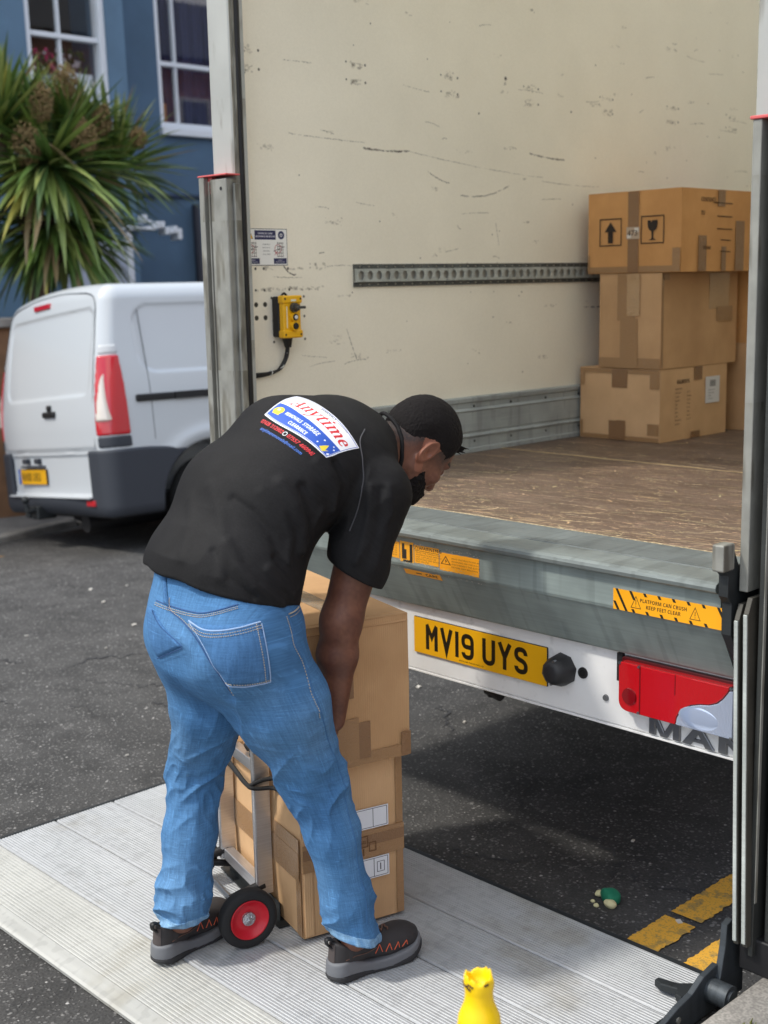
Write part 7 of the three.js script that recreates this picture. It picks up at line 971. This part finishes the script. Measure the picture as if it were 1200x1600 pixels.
  const upperF = (f, r, u) => { let d = ellSeg([0.052, 0.002, 0.035], [0.06, 0.0, 0.098], [0, 1, 0], [0.036, 0.05], [0.037, 0.05])(f, r, u); d = smin(d, cap(f, r, u, [0.1, 0.002, 0.078], [0.185, 0.006, 0.05], 0.039, 0.038), 0.03); d = smin(d, ell(f, r, u, [0.235, 0.01, 0.046 + 0.012], [0.069, 0.049, 0.037]), 0.03); d = smax(d, outline(f, r) - 0.0015, 0.014); d = smax(d, 0.03 + toe(f) * 0.7 - u, 0.01); d = smax(d, u - lerp(0.112, 0.096, sstep(0.0, 0.06, f)) - 0.03 * sstep(0.1, 0.13, f), 0.01); d -= 0.0015 * sstep(0.012, 0, Math.abs(f - 0.05 - 0.4 * (u - 0.05)) - 0.001) + 0.002 * sstep(0.255, 0.265, f) * (u < 0.075 ? 1 : 0); return smax(d, -cap(f, r, u, [0.068, 0, 0.1], [0.068, 0, 0.15], 0.03, 0.036), 0.006); };
  const makeShoe = (label, heel, yaw, pitch) => {
    const s = new THREE.Group(); s.name = 'shoe'; if (label) s.userData.label = label; man.add(s);
    s.position.set(heel[0] - PO[0], heel[1] - PO[1], heel[2] - PO[2]); s.rotation.order = 'YXZ'; s.rotation.set(pitch, yaw, 0); s.scale.set(0.96, 0.96, 0.89);
    const fix = (g) => { g.applyMatrix4(new THREE.Matrix4().makeBasis(V(0, 0, -1), V(-1, 0, 0), V(0, 1, 0))); return g; };
    const B = [[-0.02, -0.08, -0.01], [0.34, 0.09, 0.15]];
    mesh('upper', fix(nets(upperF, B[0], B[1], 0.0036)), shoeDark, s); mesh('midsole', fix(nets((f, r, u) => smax(soleF(f, r, u), wave(f) - 0.002 - u, 0.002), B[0], B[1], 0.0036)), midMat, s); mesh('outsole', fix(nets(treadF, B[0], B[1], 0.0034)), outMat, s);
    const up = (p, off) => { const q = onto(upperF, p, off); return V(q[0], q[1], q[2]); };
    const lc = []; for (let i = 0; i < 5; i++) { const f = 0.115 + i * 0.02; lc.push(new THREE.TubeGeometry(new THREE.CatmullRomCurve3([-0.024, -0.012, 0, 0.012, 0.024].map((r, k) => up([f + 0.004 * (k % 2), r + 0.004, 0.13], 0.003))), 16, 0.0024, 5).toNonIndexed()); if (i < 4) lc.push(new THREE.TubeGeometry(new THREE.CatmullRomCurve3([-0.022, 0, 0.024].map((r, k) => up([f + k * 0.01, r, 0.13], 0.004))), 12, 0.0022, 5).toNonIndexed()); }
    lc.push(new THREE.TubeGeometry(new THREE.CatmullRomCurve3([up([0.13, 0.0, 0.13], 0.005), up([0.14, 0.02, 0.13], 0.015), up([0.165, 0.034, 0.11], 0.009)]), 12, 0.0022, 5).toNonIndexed()); mesh('laces', fix(merge(lc)), lace, s);
    for (const side of [1, -1]) { const z = []; for (let i = 0; i < 4; i++) { const f = 0.135 + i * 0.03, a = up([f, 0.07 * side, 0.046], 0.001), b = up([f + 0.016, 0.06 * side, 0.08 - i * 0.004], 0.001), c = up([f + 0.02, 0.07 * side, 0.048], 0.001); z.push(new THREE.TubeGeometry(new THREE.CatmullRomCurve3([a, a.clone().lerp(b, 0.5), b]), 10, 0.0014, 5).toNonIndexed(), new THREE.TubeGeometry(new THREE.CatmullRomCurve3([b, b.clone().lerp(c, 0.5), c]), 10, 0.0013, 5).toNonIndexed()); } mesh('zigzag_stitching', fix(merge(z)), orange, s); mesh('seam_line', fix(new THREE.TubeGeometry(new THREE.CatmullRomCurve3([[0.03, 0.06], [0.07, 0.064], [0.11, 0.06], [0.14, 0.07]].map(([f, u]) => up([f, 0.07 * side, u], 0.0006))), 20, 0.0011, 5)), lace, s); }
    mesh('pull_tab', fix((() => { const g = tube([[0.012, 0, 0.09], [-0.004, 0, 0.106], [-0.004, 0, 0.118], [0.012, 0, 0.116]], 0.004, 16, 6); g.applyMatrix4(new THREE.Matrix4().makeScale(1, 2.4, 1)); return g; })()), M.black, s);
    mesh('heel_panel', fix((() => { const pos = [], idx = []; for (let j = 0; j <= 8; j++) for (let i = 0; i <= 8; i++) { const a = (i / 8 - 0.5) * 0.9, p = onto(upperF, [0.05 - 0.06 * Math.cos(a), 0.06 * Math.sin(a), 0.055 + j / 8 * 0.05], 0.0012); pos.push(p[0], p[1], p[2]); if (i < 8 && j < 8) { const q = j * 9 + i; idx.push(q, q + 9, q + 1, q + 1, q + 9, q + 10); } } const g = new THREE.BufferGeometry(); g.setAttribute('position', new THREE.Float32BufferAttribute(pos, 3)); g.setIndex(idx); g.computeVertexNormals(); return uvm(g); })()), std({ color: sRGB(74, 66, 64), roughness: 0.7, side: THREE.DoubleSide }), s);
  };
  makeShoe('right shoe, its side with orange zigzags', [0.164, 0.046, 0.757], -0.2, 0); makeShoe('left shoe, seen from its heel', [-0.222, 0.046, 1.02], 0.12, 0);
}
renderer.render(scene, camera);
